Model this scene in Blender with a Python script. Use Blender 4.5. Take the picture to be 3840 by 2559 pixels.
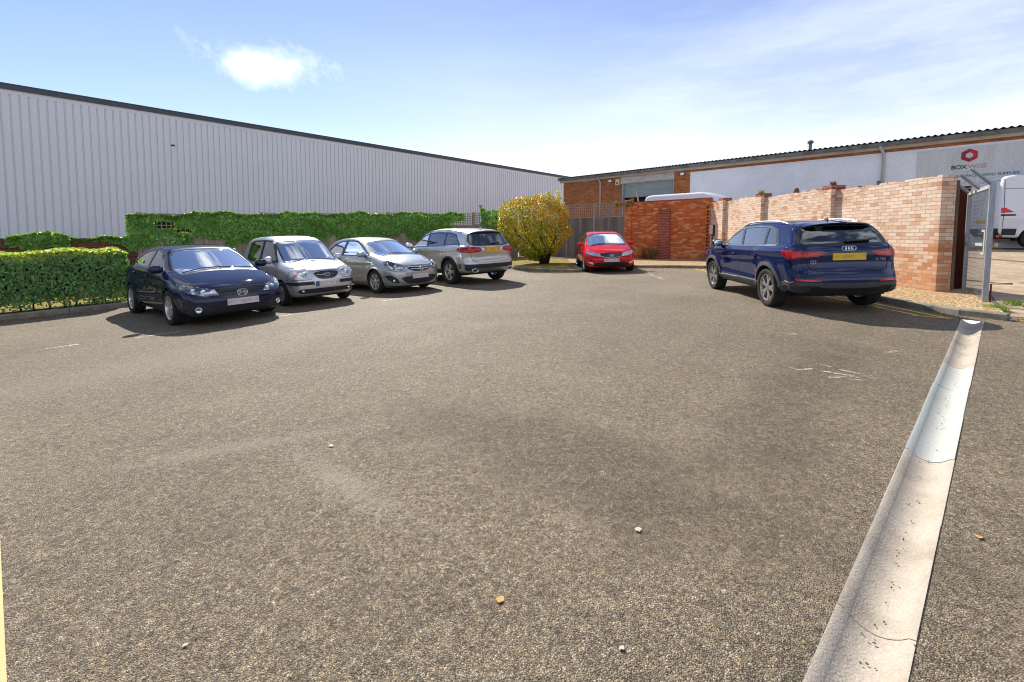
import bpy, bmesh, math, random
import numpy as np
from mathutils import Vector, Matrix
from mathutils.geometry import delaunay_2d_cdt

for _o in list(bpy.data.objects):
    bpy.data.objects.remove(_o)
SC = bpy.context.scene
COL = SC.collection
R = math.radians
rng = np.random.default_rng(7)
random.seed(7)

# ------------------------------------------------------------------ camera
SLOPE = 0.034                       # the car park rises gently to the right
CAM_H, PITCH, ROLL = 1.439, 0.0642, 0.0025
cd = bpy.data.cameras.new('camera')
cam = bpy.data.objects.new('camera', cd)
COL.objects.link(cam)
_s, _c = math.sin(PITCH), math.cos(PITCH)
_f = Vector((0, _c, -_s)); _u0 = Vector((0, _s, _c)); _r0 = Vector((1, 0, 0))
_r = _r0 * math.cos(ROLL) + _u0 * math.sin(ROLL)
_u = _u0 * math.cos(ROLL) - _r0 * math.sin(ROLL)
cam.matrix_world = Matrix(((_r.x, _u.x, -_f.x, 0), (_r.y, _u.y, -_f.y, 0), (_r.z, _u.z, -_f.z, CAM_H), (0, 0, 0, 1)))
cd.sensor_width = 36
cd.lens = 1684 / 3840 * 36
cd.shift_y = (988.5 - 1279.5) / 3840
cd.clip_start = 0.05
cd.clip_end = 2000
SC.camera = cam

# ------------------------------------------------------------------ light
SUN = Vector((-0.44, 1.10, 1.0)).normalized()      # towards the sun: ahead, a little left
EL = math.asin(SUN.z)
AZ = math.atan2(SUN.x, SUN.y)                      # clockwise from +Y
sl = bpy.data.lights.new('sun', 'SUN')
sl.energy = 4.2
sl.angle = R(0.5)
sl.color = (1.0, 0.93, 0.82)
so = bpy.data.objects.new('sun', sl)
COL.objects.link(so)
so.rotation_euler = (-SUN).to_track_quat('-Z', 'Y').to_euler()

W = bpy.data.worlds.new('World')
SC.world = W
W.use_nodes = True
nt = W.node_tree
nt.nodes.clear()


def N(nt, typ, **kw):
    n = nt.nodes.new(typ)
    for k, v in kw.items():
        if k.startswith('i_'):
            key = k[2:]
            key = int(key) if key.isdigit() else key.replace('_', ' ')
            n.inputs[key].default_value = v
        else:
            setattr(n, k, v)
    return n


def L(nt, a, b):
    nt.links.new(a, b)


def ramp(nt, src, stops, interp='LINEAR'):
    n = nt.nodes.new('ShaderNodeValToRGB')
    n.color_ramp.interpolation = interp
    el = n.color_ramp.elements
    while len(el) > 1:
        el.remove(el[-1])
    el[0].position = stops[0][0]
    for i, (p, c) in enumerate(stops):
        if i:
            el.new(p)
        if not hasattr(c, '__len__'):
            c = (c, c, c)
        el[i].color = (c[0], c[1], c[2], 1)
    L(nt, src, n.inputs[0])
    return n.outputs[0]


def math_n(nt, op, a, b=None, clamp=False):
    n = nt.nodes.new('ShaderNodeMath')
    n.operation = op
    n.use_clamp = clamp
    for i, v in enumerate((a, b)):
        if v is None:
            continue
        if hasattr(v, 'is_linked') or hasattr(v, 'links'):
            L(nt, v, n.inputs[i])
        else:
            n.inputs[i].default_value = v
    return n.outputs[0]


def mix(nt, fac, a, b, blend='MIX'):
    n = nt.nodes.new('ShaderNodeMix')
    n.data_type = 'RGBA'
    n.blend_type = blend
    for idx, v in ((0, fac), (6, a), (7, b)):
        if hasattr(v, 'links'):
            L(nt, v, n.inputs[idx])
        elif hasattr(v, '__len__'):
            n.inputs[idx].default_value = (v[0], v[1], v[2], 1)
        else:
            n.inputs[idx].default_value = v
    return n.outputs[2]


def vmath(nt, op, a, b=None):
    n = nt.nodes.new('ShaderNodeVectorMath')
    n.operation = op
    for i, v in enumerate((a, b)):
        if v is None:
            continue
        if hasattr(v, 'links'):
            L(nt, v, n.inputs[i])
        else:
            n.inputs[i].default_value = v
    return n


sky = N(nt, 'ShaderNodeTexSky', sky_type='NISHITA', sun_disc=False, sun_elevation=EL, sun_rotation=AZ,
        air_density=1.0, dust_density=0.06, ozone_density=1.0, altitude=50)
tc = N(nt, 'ShaderNodeTexCoord')
dirv = vmath(nt, 'NORMALIZE', tc.outputs['Generated']).outputs[0]
sep = N(nt, 'ShaderNodeSeparateXYZ')
L(nt, dirv, sep.inputs[0])
# haze that whitens the lower sky, more so towards the right
elev = sep.outputs[2]
haze_a = ramp(nt, elev, [(0.0, 1.0), (0.10, 0.80), (0.22, 0.40), (0.40, 0.14), (0.6, 0.02)])
wn = N(nt, 'ShaderNodeTexNoise', i_Scale=2.3, i_Detail=6.0, i_Roughness=0.62)
mp = N(nt, 'ShaderNodeMapping')
mp.inputs['Scale'].default_value = (0.55, 1.0, 3.4)
mp.inputs['Rotation'].default_value = (0, R(-16), 0)
L(nt, dirv, mp.inputs[0])
L(nt, mp.outputs[0], wn.inputs['Vector'])
cirrus = ramp(nt, wn.outputs[0], [(0.44, 0.0), (0.72, 1.0)])
rightw = ramp(nt, math_n(nt, 'MULTIPLY', math_n(nt, 'ADD', sep.outputs[0], 1.0), .5), [(.3, 0.02), (.5, .16), (.64, .5), (.82, .85)])
band = ramp(nt, elev, [(0.0, 1.0), (0.30, 0.8), (0.5, 0.15)])
cir = math_n(nt, 'MULTIPLY', math_n(nt, 'MULTIPLY', cirrus, rightw), math_n(nt, 'MULTIPLY', band, 0.75))
# one small cumulus, up on the left
cdir = Vector(((1040 - 1920) / 1684, 1, (885 - 275) / 1684)).normalized()
rel = vmath(nt, 'SUBTRACT', dirv, cdir).outputs[0]
mp2 = N(nt, 'ShaderNodeMapping')
mp2.inputs['Scale'].default_value = (6.6, 6.6, 19.0)
L(nt, rel, mp2.inputs[0])
ln = vmath(nt, 'LENGTH', mp2.outputs[0]).outputs['Value']
cn = N(nt, 'ShaderNodeTexNoise', i_Scale=13.0, i_Detail=7.0, i_Roughness=0.6)
L(nt, dirv, cn.inputs['Vector'])
cl = math_n(nt, 'SUBTRACT', math_n(nt, 'ADD', math_n(nt, 'MULTIPLY', cn.outputs[0], 1.7), -0.06), ln)
cum = ramp(nt, cl, [(0.0, 0.0), (0.30, 0.35), (0.55, .8), (.9, 1.0)])
# scattered cumulus over the rest of the sky (seen in reflections)
cn2 = N(nt, 'ShaderNodeTexNoise', i_Scale=2.6, i_Detail=8.0, i_Roughness=0.58)
mp3 = N(nt, 'ShaderNodeMapping')
mp3.inputs['Location'].default_value = (3.1, 1.7, 0.4)
mp3.inputs['Scale'].default_value = (1, 1, 1.7)
L(nt, dirv, mp3.inputs[0])
L(nt, mp3.outputs[0], cn2.inputs['Vector'])
back = ramp(nt, sep.outputs[1], [(0.0, 1.0), (0.25, 1.0), (0.45, 0.0)])
back2 = ramp(nt, elev, [(0.50, 0.0), (0.65, 1.0)])
sc_c = math_n(nt, 'MULTIPLY', ramp(nt, cn2.outputs[0], [(0.50, 0.0), (0.60, 0.9)]), math_n(nt, 'MAXIMUM', math_n(nt, 'MULTIPLY', back, 1.0), back2))
cloud = math_n(nt, 'MAXIMUM', math_n(nt, 'MAXIMUM', cir, cum), sc_c)
skyb = mix(nt, 1.0, sky.outputs[0], (0.86, 0.89, 1.10), 'MULTIPLY')
WHITE = (10.0, 10.4, 11.0)
azw = ramp(nt, math_n(nt, 'MULTIPLY', math_n(nt, 'ADD', sep.outputs[0], 1.0), .5), [(.12, .22), (.30, .45), (.46, .95), (1.0, 1.0)])
haze_w = math_n(nt, 'MULTIPLY', haze_a, azw)
c1 = mix(nt, haze_w, skyb, (9.4, 9.5, 10.2))
c2 = mix(nt, cloud, c1, WHITE)
bg = N(nt, 'ShaderNodeBackground')
bg.inputs['Strength'].default_value = 0.075
L(nt, c2, bg.inputs['Color'])
wo = N(nt, 'ShaderNodeOutputWorld')
L(nt, bg.outputs[0], wo.inputs['Surface'])

SC.view_settings.view_transform = 'Standard'
SC.view_settings.look = 'None'
SC.view_settings.exposure = 0.95
SC.view_settings.gamma = 1
SC.view_settings.use_curve_mapping = False
try:
    SC.cycles.pixel_filter_type = 'BLACKMAN_HARRIS'
    SC.cycles.filter_width = 1.1
    SC.cycles.transparent_max_bounces = 24
    SC.cycles.max_bounces = 8
except Exception:
    pass


# ------------------------------------------------------------------ helpers
def mat(name):
    m = bpy.data.materials.new(name)
    m.use_nodes = True
    nt = m.node_tree
    nt.nodes.clear()
    out = nt.nodes.new('ShaderNodeOutputMaterial')
    return m, nt, out


def plain(name, col, rough=0.5, metal=0.0, coat=0.0, spec=0.5, noise=0.0, nscale=8.0, bump=0.0, bscale=60.0):
    m, nt, out = mat(name)
    b = N(nt, 'ShaderNodeBsdfPrincipled')
    b.inputs['Roughness'].default_value = rough
    b.inputs['Metallic'].default_value = metal
    b.inputs['Coat Weight'].default_value = coat
    b.inputs['Coat Roughness'].default_value = 0.03
    b.inputs['Specular IOR Level'].default_value = spec
    if noise > 0:
        t = N(nt, 'ShaderNodeTexCoord')
        n = N(nt, 'ShaderNodeTexNoise', i_Scale=nscale, i_Detail=6.0, i_Roughness=0.65)
        L(nt, t.outputs['Object'], n.inputs['Vector'])
        lo = [c * (1 - noise) for c in col]
        hi = [min(1, c * (1 + noise)) for c in col]
        L(nt, ramp(nt, n.outputs[0], [(0.3, lo), (0.7, hi)]), b.inputs['Base Color'])
    else:
        b.inputs['Base Color'].default_value = (*col, 1)
    if bump > 0:
        t = N(nt, 'ShaderNodeTexCoord')
        n = N(nt, 'ShaderNodeTexNoise', i_Scale=bscale, i_Detail=4.0)
        L(nt, t.outputs['Object'], n.inputs['Vector'])
        bp = N(nt, 'ShaderNodeBump')
        bp.inputs['Strength'].default_value = bump
        bp.inputs['Distance'].default_value = 0.01
        L(nt, n.outputs[0], bp.inputs['Height'])
        L(nt, bp.outputs[0], b.inputs['Normal'])
    L(nt, b.outputs[0], out.inputs[0])
    return m


def mesh_obj(name, verts, faces, m=None, parent=None, smooth=False, uv=None):
    me = bpy.data.meshes.new(name)
    me.from_pydata([tuple(map(float, v)) for v in verts], [], [tuple(map(int, f)) for f in faces])
    me.validate(verbose=False)
    if smooth:
        me.polygons.foreach_set('use_smooth', [True] * len(me.polygons))
    if m:
        me.materials.append(m)
    o = bpy.data.objects.new(name, me)
    COL.objects.link(o)
    if parent:
        o.parent = parent
    return o


def box_uv(o):
    """UV in metres by dominant axis, in the object's own frame."""
    me = o.data
    uvl = me.uv_layers.new(name='uv')
    for p in me.polygons:
        n = p.normal
        ax = max(range(3), key=lambda i: abs(n[i]))
        for li in p.loop_indices:
            c = me.vertices[me.loops[li].vertex_index].co
            if ax == 0:
                uvl.data[li].uv = (c.y, c.z)
            elif ax == 1:
                uvl.data[li].uv = (c.x, c.z)
            else:
                uvl.data[li].uv = (c.x, c.y)
    return o


class MB:
    """Collects simple shapes into one mesh."""
    def __init__(s):
        s.v, s.f = [], []

    def add(s, v, f):
        n = len(s.v)
        s.v.extend(tuple(map(float, p)) for p in v)
        s.f.extend(tuple(i + n for i in q) for q in f)

    def box(s, x0, x1, y0, y1, z0, z1):
        v = [(x0, y0, z0), (x1, y0, z0), (x1, y1, z0), (x0, y1, z0), (x0, y0, z1), (x1, y0, z1), (x1, y1, z1), (x0, y1, z1)]
        s.add(v, [(0, 3, 2, 1), (4, 5, 6, 7), (0, 1, 5, 4), (1, 2, 6, 5), (2, 3, 7, 6), (3, 0, 4, 7)])
        return s

    def bar(s, p, q, w, h=None, up=(0, 0, 1)):
        p, q = Vector(p), Vector(q)
        h = h or w
        d = (q - p).normalized()
        a = d.cross(Vector(up))
        if a.length < 1e-4:
            a = d.cross(Vector((1, 0, 0)))
        a.normalize()
        b = a.cross(d).normalized()
        v = []
        for e in (p, q):
            for i, j in ((-1, -1), (1, -1), (1, 1), (-1, 1)):
                v.append(e + a * (i * w / 2) + b * (j * h / 2))
        s.add(v, [(3, 2, 1, 0), (4, 5, 6, 7), (0, 1, 5, 4), (1, 2, 6, 5), (2, 3, 7, 6), (3, 0, 4, 7)])
        return s

    def tube(s, pts, r, n=8, cap=True):
        pts = [Vector(p) for p in pts]
        rr = r if hasattr(r, '__len__') else [r] * len(pts)
        v = []
        pa = None
        for i, p in enumerate(pts):
            d = (pts[min(i + 1, len(pts) - 1)] - pts[max(i - 1, 0)]).normalized()
            if pa is None:
                a = d.cross(Vector((0, 0, 1)))
                if a.length < 1e-3:
                    a = d.cross(Vector((1, 0, 0)))
            else:
                a = pa - d * pa.dot(d)
            a.normalize()
            pa = a
            b = d.cross(a)
            for k in range(n):
                t = 2 * math.pi * k / n
                v.append(p + (a * math.cos(t) + b * math.sin(t)) * rr[i])
        f = []
        for i in range(len(pts) - 1):
            for k in range(n):
                f.append((i * n + k, i * n + (k + 1) % n, (i + 1) * n + (k + 1) % n, (i + 1) * n + k))
        if cap:
            f.append(tuple(range(n))[::-1])
            f.append(tuple((len(pts) - 1) * n + k for k in range(n)))
        s.add(v, f)
        return s

    def prism(s, poly, a0, a1, axis='y'):
        """poly of 2-D points, extruded along axis."""
        n = len(poly)
        def P3(p, t):
            if axis == 'y':
                return (p[0], t, p[1])
            if axis == 'x':
                return (t, p[0], p[1])
            return (p[0], p[1], t)
        v = [P3(p, a0) for p in poly] + [P3(p, a1) for p in poly]
        f = [tuple(range(n)), tuple(range(2 * n - 1, n - 1, -1))]
        for i in range(n):
            j = (i + 1) % n
            f.append((i, i + n, j + n, j))
        s.add(v, f)
        return s

    def lathe(s, prof, n=32, axis='y', c=(0, 0, 0), close=False):
        """prof: (radius, offset along axis)"""
        v = []
        for (r, t) in prof:
            for k in range(n):
                a = 2 * math.pi * k / n
                if axis == 'y':
                    v.append((c[0] + r * math.cos(a), c[1] + t, c[2] + r * math.sin(a)))
                elif axis == 'x':
                    v.append((c[0] + t, c[1] + r * math.cos(a), c[2] + r * math.sin(a)))
                else:
                    v.append((c[0] + r * math.cos(a), c[1] + r * math.sin(a), c[2] + t))
        f = []
        m = len(prof)
        for i in range(m if close else m - 1):
            j = (i + 1) % m
            for k in range(n):
                f.append((i * n + k, i * n + (k + 1) % n, j * n + (k + 1) % n, j * n + k))
        s.add(v, f)
        return s

    def ball(s, c, r, e=1.0, nu=14, nv=8, rot=None):
        """superellipsoid; e<1 is boxier"""
        rx, ry, rz = r if hasattr(r, '__len__') else (r, r, r)
        def sp(x):
            return math.copysign(abs(x) ** e, x)
        v, f = [], []
        for j in range(nv + 1):
            ph = -math.pi / 2 + math.pi * j / nv
            for i in range(nu):
                th = 2 * math.pi * i / nu
                p = Vector((rx * sp(math.cos(ph)) * sp(math.cos(th)), ry * sp(math.cos(ph)) * sp(math.sin(th)), rz * sp(math.sin(ph))))
                if rot is not None:
                    p = rot @ p
                v.append(p + Vector(c))
        for j in range(nv):
            for i in range(nu):
                f.append((j * nu + i, j * nu + (i + 1) % nu, (j + 1) * nu + (i + 1) % nu, (j + 1) * nu + i))
        s.add(v, f)
        return s

    def build(s, name, m, parent=None, smooth=False, uv=False, recalc=True):
        o = mesh_obj(name, s.v, s.f, m, parent, smooth)
        if recalc:
            bm = bmesh.new()
            bm.from_mesh(o.data)
            if smooth:
                bmesh.ops.remove_doubles(bm, verts=bm.verts, dist=1e-5)
            bmesh.ops.recalc_face_normals(bm, faces=bm.faces)
            bm.to_mesh(o.data)
            bm.free()
        if uv:
            box_uv(o)
        return o


def auto_smooth(o, deg=35):
    me = o.data
    bm = bmesh.new()
    bm.from_mesh(me)
    for e in bm.edges:
        if len(e.link_faces) == 2 and e.calc_face_angle(0) > R(deg):
            e.smooth = False
    for f in bm.faces:
        f.smooth = True
    bm.to_mesh(me)
    bm.free()
    return o


def tag(o, label=None, cat=None, group=None, kind=None):
    if label:
        o['label'] = label
    if cat:
        o['category'] = cat
    if group:
        o['group'] = group
    if kind:
        o['kind'] = kind
    return o


def empty(name, loc=(0, 0, 0), rz=0):
    o = bpy.data.objects.new(name, None)
    COL.objects.link(o)
    o.empty_display_size = 0.2
    o.location = loc
    o.rotation_euler = (0, 0, rz)
    return o


def copy_tree(o, parent=None):
    c = o.copy()
    COL.objects.link(c)
    c.parent = parent
    for ch in list(o.children):
        copy_tree(ch, c)
    return c


def gz(x, y):
    """height of the tarmac"""
    return SLOPE * x


def place(o, x, y, yaw, dz=0.0):
    """stand o on the sloping tarmac"""
    n = Vector((-SLOPE, 0, 1)).normalized()
    f = Vector((math.cos(yaw), math.sin(yaw), 0))
    f = (f - n * f.dot(n)).normalized()
    l = n.cross(f)
    z = gz(x, y) + dz
    o.matrix_world = Matrix(((f.x, l.x, n.x, x), (f.y, l.y, n.y, y), (f.z, l.z, n.z, z), (0, 0, 0, 1)))
    return o


def text_mesh(name, txt, size, m, parent=None, extrude=0.004, spacing=1.0, bold=0.0):
    c = bpy.data.curves.new(name, 'FONT')
    c.body = txt
    c.size = size
    c.extrude = extrude
    c.space_character = spacing
    c.offset = bold
    c.align_x = 'CENTER'
    c.align_y = 'CENTER'
    o = bpy.data.objects.new(name, c)
    COL.objects.link(o)
    dg = bpy.context.evaluated_depsgraph_get()
    me = bpy.data.meshes.new_from_object(o.evaluated_get(dg))
    bpy.data.objects.remove(o)
    me.materials.clear()
    me.materials.append(m)
    o = bpy.data.objects.new(name, me)
    COL.objects.link(o)
    if parent:
        o.parent = parent
    return o
# ------------------------------------------------------------------ car bodies: smooth implicit solids, meshed and cut
def chaikin(P, n=3):
    P = np.array(P, float)
    for _ in range(n):
        Q = np.roll(P, -1, 0)
        P = np.stack([P * .75 + Q * .25, P * .25 + Q * .75], 1).reshape(-1, 2)
    return P


def sdpoly(px, pz, P):
    """signed distance to a closed polygon, negative inside"""
    d = np.full(px.shape, 1e9)
    ins = np.zeros(px.shape, bool)
    n = len(P)
    for i in range(n):
        ax, az = P[i]
        bx, bz = P[(i + 1) % n]
        ex, ez = bx - ax, bz - az
        wx, wz = px - ax, pz - az
        t = np.clip((wx * ex + wz * ez) / (ex * ex + ez * ez + 1e-12), 0, 1)
        d = np.minimum(d, (wx - ex * t) ** 2 + (wz - ez * t) ** 2)
        c = (az > pz) != (bz > pz)
        with np.errstate(divide='ignore', invalid='ignore'):
            xc = ax + (pz - az) * ex / (ez if abs(ez) > 1e-12 else 1e-12)
        ins ^= c & (px < xc)
    d = np.sqrt(d)
    return np.where(ins, -d, d)


class Table:
    def __init__(s, P, step=0.02, m=0.5):
        s.P = P
        s.lo = P.min(0) - m
        hi = P.max(0) + m
        s.st = step
        s.nx, s.nz = [int(v) + 2 for v in (hi - s.lo) / step]
        gx, gy = np.meshgrid(s.lo[0] + step * np.arange(s.nx), s.lo[1] + step * np.arange(s.nz), indexing='ij')
        s.T = sdpoly(gx, gy, P)

    def __call__(s, x, z, exact):
        if exact:
            return sdpoly(x, z, s.P)
        fx = np.clip((x - s.lo[0]) / s.st, 0, s.nx - 1.001)
        fz = np.clip((z - s.lo[1]) / s.st, 0, s.nz - 1.001)
        i, j = fx.astype(int), fz.astype(int)
        a, b = fx - i, fz - j
        T = s.T
        return (T[i, j] * (1 - a) + T[i + 1, j] * a) * (1 - b) + (T[i, j + 1] * (1 - a) + T[i + 1, j + 1] * a) * b


def smax(a, b, k):
    return np.maximum(a, b) + np.maximum(k - np.abs(a - b), 0) ** 2 / (4 * k)


def smin(a, b, k):
    return -smax(-a, -b, k)


def sstep(a, b, x):
    t = np.clip((x - a) / (b - a), 0, 1)
    return t * t * (3 - 2 * t)


def pl(tab, x):
    """smooth interpolation of a table"""
    t = np.array(tab, float)
    xs = np.linspace(t[0, 0], t[-1, 0], 120)
    ys = np.interp(xs, t[:, 0], t[:, 1])
    k = np.ones(9) / 9
    yp = np.convolve(np.pad(ys, 4, mode='edge'), k, 'valid')
    return np.interp(x, xs, yp)


class Body:
    def __init__(s, sp):
        s.sp = sp
        s.low = Table(chaikin(sp['low'], 3))
        s.gh = Table(chaikin(sp['gh'], 3))

    def f(s, P, exact=True):
        sp = s.sp
        u, y, z = P[..., 0], np.abs(P[..., 1]), P[..., 2]
        wF = sstep(0.1, sp['uf'] - 0.2, u)
        wR = sstep(0.1, -sp['ur'] - 0.2, -u)
        a, b = sp.get('bowF', (.16, .22))
        c, d = sp.get('bowR', (.08, .16))
        y5 = (y / (sp['W'] / 2)) ** 6
        ul = u + (a * y * y + b * y5) * wF - (c * y * y + d * y5) * wR
        zl = z + sp.get('crown', .035) * y * y
        d1 = s.low(ul, zl, exact)
        Ys = pl(sp['wp'], u) * pl(sp['S'], z)
        for wu in (sp['wb'] / 2, -sp['wb'] / 2):
            rr = np.hypot(u - wu, z - sp['r'])
            Ys = Ys + sp.get('flare', .02) * np.exp(-((rr - sp['r'] - .06) / .075) ** 2) * sstep(.1, .3, z)
        for (z0, dz, amp, u0, u1, sl) in sp.get('lines', []):
            Ys = Ys + amp * np.tanh((z - z0 - sl * u) / dz) * sstep(u0, u0 + .3, u) * (1 - sstep(u1 - .3, u1, u))
        dl = smax(d1, (y - Ys) / 1.02, sp.get('kl', .13))
        bf, br = sp.get('gbowF', .22), sp.get('gbowR', .12)
        um = sp.get('um', -.3)
        ug = u + bf * y * y * sstep(um, um + .8, u) - br * y * y * sstep(-um, -um + .8, -u)
        zg = z + sp.get('rcrown', .07) * y * y
        d2 = s.gh(ug, zg, exact)
        h = np.maximum(z - sp['zb'], -.2)
        Yg = pl(sp['gw'], u) - sp['tm'] * h - sp.get('tc', .12) * h * np.abs(h)
        dg = smax(d2, (y - Yg) * .92, sp.get('kg', .10))
        return smin(dl, dg, sp.get('ku', .035))

    def grad(s, P):
        e = 1e-3
        g = np.zeros_like(P)
        f0 = s.f(P)
        for i in range(3):
            q = np.zeros(3)
            q[i] = e
            g[:, i] = s.f(P + q) - f0
        s.f0 = f0
        return g / e

    def mesh(s, h=.03):
        sp = s.sp
        us = np.arange(sp['ur'] - .12, sp['uf'] + .12, h)
        ys = (np.arange(-int((sp['W'] / 2 + .12) / h) - 1, int((sp['W'] / 2 + .12) / h) + 2)) * h
        zs = np.arange(.05, sp['H'] + .12, h)
        G = np.stack(np.meshgrid(us, ys, zs, indexing='ij'), -1)
        F = s.f(G, False)
        neg = F < 0
        nx, ny, nz = F.shape
        cnt = np.zeros((nx - 1, ny - 1, nz - 1), int)
        for i in (0, 1):
            for j in (0, 1):
                for k in (0, 1):
                    cnt += neg[i:nx - 1 + i, j:ny - 1 + j, k:nz - 1 + k]
        act = (cnt > 0) & (cnt < 8)
        idx = -np.ones(act.shape, int)
        cells = np.argwhere(act)
        idx[act] = np.arange(len(cells))
        # vertex: mean of the edge crossings
        acc = np.zeros((len(cells), 3))
        num = np.zeros(len(cells))
        corners = [(i, j, k) for i in (0, 1) for j in (0, 1) for k in (0, 1)]
        for a in corners:
            for ax in range(3):
                if a[ax]:
                    continue
                b = list(a)
                b[ax] = 1
                fa = F[cells[:, 0] + a[0], cells[:, 1] + a[1], cells[:, 2] + a[2]]
                fb = F[cells[:, 0] + b[0], cells[:, 1] + b[1], cells[:, 2] + b[2]]
                cr = (fa < 0) != (fb < 0)
                t = np.where(cr, fa / np.where(fa == fb, 1, fa - fb), 0)
                p = np.array(a, float)[None] + t[:, None] * (np.array(b) - np.array(a))[None]
                acc += p * cr[:, None]
                num += cr
        V = (cells + acc / num[:, None]) * h + np.array([us[0], ys[0], zs[0]])
        faces = []
        for ax in range(3):
            sl0 = [slice(None)] * 3
            sl1 = [slice(None)] * 3
            sl0[ax] = slice(0, -1)
            sl1[ax] = slice(1, None)
            ch = neg[tuple(sl0)] != neg[tuple(sl1)]
            e = np.argwhere(ch)
            o1, o2 = [(1, 2), (2, 0), (0, 1)][ax]
            ok = (e[:, o1] > 0) & (e[:, o2] > 0) & (e[:, o1] < F.shape[o1] - 1) & (e[:, o2] < F.shape[o2] - 1)
            e = e[ok]
            sign = neg[tuple(e.T)]
            q = []
            for (da, db) in ((-1, -1), (0, -1), (0, 0), (-1, 0)):
                c = e.copy()
                c[:, o1] += da
                c[:, o2] += db
                q.append(idx[c[:, 0], c[:, 1], c[:, 2]])
            q = np.stack(q, 1)
            q[~sign] = q[~sign][:, ::-1]
            faces.append(q)
        Fc = np.concatenate(faces)
        for _ in range(3):
            g = s.grad(V)
            f = s.f0
            V = V - np.clip(f, -.02, .02)[:, None] * g / np.maximum((g * g).sum(1), .2)[:, None]
        return V, Fc

    def proj(s, A, view):
        """shoot 2-D points onto the body"""
        A = np.asarray(A, float)
        n = len(A)
        if view == 'S':
            o = np.stack([A[:, 0], np.full(n, 1.3), A[:, 1]], 1)
            d = np.array([0, -1, 0.])
        elif view == 'F':
            o = np.stack([np.full(n, 3.2), A[:, 0], A[:, 1]], 1)
            d = np.array([-1., 0, 0])
        elif view == 'B':
            o = np.stack([np.full(n, -3.2), A[:, 0], A[:, 1]], 1)
            d = np.array([1., 0, 0])
        elif view == 'T':
            o = np.stack([A[:, 0], A[:, 1], np.full(n, 2.6)], 1)
            d = np.array([0, 0, -1.])
        else:
            al = R(view)
            d = np.array([-math.cos(al), -math.sin(al), 0])
            ax = np.array([-math.sin(al), math.cos(al), 0])
            o = ax[None] * A[:, :1] - d[None] * 3.2
            o[:, 2] = A[:, 1]
        ts = np.arange(0, 4.2, .04)
        P = o[:, None, :] + d[None, None] * ts[None, :, None]
        F = s.f(P, False)
        ins = F < 0
        hit = ins.any(1)
        k = ins.argmax(1)
        lo = ts[np.maximum(k - 1, 0)]
        hi = ts[k]
        # nothing hit: use the closest approach
        km = F.argmin(1)
        for it in range(11):
            m = (lo + hi) / 2
            f = s.f(o + d[None] * m[:, None], it > 5)
            if it == 5:
                lo, hi = lo - .004, hi + .004
            lo = np.where(f < 0, lo, m)
            hi = np.where(f < 0, m, hi)
        t = np.where(hit, hi, ts[km])
        P = o + d[None] * t[:, None]
        g = s.grad(P)
        P = np.where(hit[:, None], P, P - s.f(P)[:, None] * g)
        g = g / np.maximum(np.linalg.norm(g, axis=1), 1e-6)[:, None]
        return P, g


def resample(poly, step):
    out = []
    n = len(poly)
    for i in range(n):
        a = np.array(poly[i], float)
        b = np.array(poly[(i + 1) % n], float)
        k = max(1, int(np.ceil(np.linalg.norm(b - a) / step)))
        for j in range(k):
            out.append(a + (b - a) * j / k)
    return np.array(out)


def rnd(poly, n=2):
    """round the corners of an outline"""
    return chaikin(poly, n)


def inside(p, poly):
    return sdpoly(np.array([p[0]]), np.array([p[1]]), np.asarray(poly))[0] < 0


def grow(poly, e):
    """offset an outline outwards by e"""
    P = np.array(poly, float)
    a = 0.5 * np.sum(P[:, 0] * np.roll(P[:, 1], -1) - np.roll(P[:, 0], -1) * P[:, 1])
    d1 = P - np.roll(P, 1, 0)
    d2 = np.roll(P, -1, 0) - P
    n1 = np.stack([d1[:, 1], -d1[:, 0]], 1)
    n2 = np.stack([d2[:, 1], -d2[:, 0]], 1)
    n1 /= np.maximum(np.linalg.norm(n1, axis=1), 1e-9)[:, None]
    n2 /= np.maximum(np.linalg.norm(n2, axis=1), 1e-9)[:, None]
    m = n1 + n2
    l2 = np.maximum((m * m).sum(1), .5)
    return P + (1 if a > 0 else -1) * e * 2 * m / l2[:, None]


def flat_patch(outer, holes=(), step=.045):
    loops = [resample(outer, step)] + [resample(h, step) for h in holes]
    pts, edges = [], []
    for lp in loops:
        n0 = len(pts)
        pts.extend(Vector((float(p[0]), float(p[1]))) for p in lp)
        edges.extend((n0 + i, n0 + (i + 1) % len(lp)) for i in range(len(lp)))
    O = np.asarray(outer, float)
    lo, hi = O.min(0), O.max(0)
    gx, gy = np.meshgrid(np.arange(lo[0] + step * .6, hi[0], step), np.arange(lo[1] + step * .6, hi[1], step))
    q = np.stack([gx.ravel(), gy.ravel()], 1)
    if len(q):
        ok = sdpoly(q[:, 0], q[:, 1], loops[0]) < -step * .35
        for h in loops[1:]:
            ok &= sdpoly(q[:, 0], q[:, 1], h) > step * .35
        pts.extend(Vector((float(p[0]), float(p[1]))) for p in q[ok])
    v, _, f, *_r = delaunay_2d_cdt(pts, edges, [], 0, 1e-5)
    v = np.array([(p.x, p.y) for p in v])
    F = np.array([t for t in f if len(t) == 3])
    c = v[F].mean(1)
    ok = sdpoly(c[:, 0], c[:, 1], loops[0]) < 0
    for h in loops[1:]:
        ok &= sdpoly(c[:, 0], c[:, 1], h) > 0
    return v, F[ok]


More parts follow.
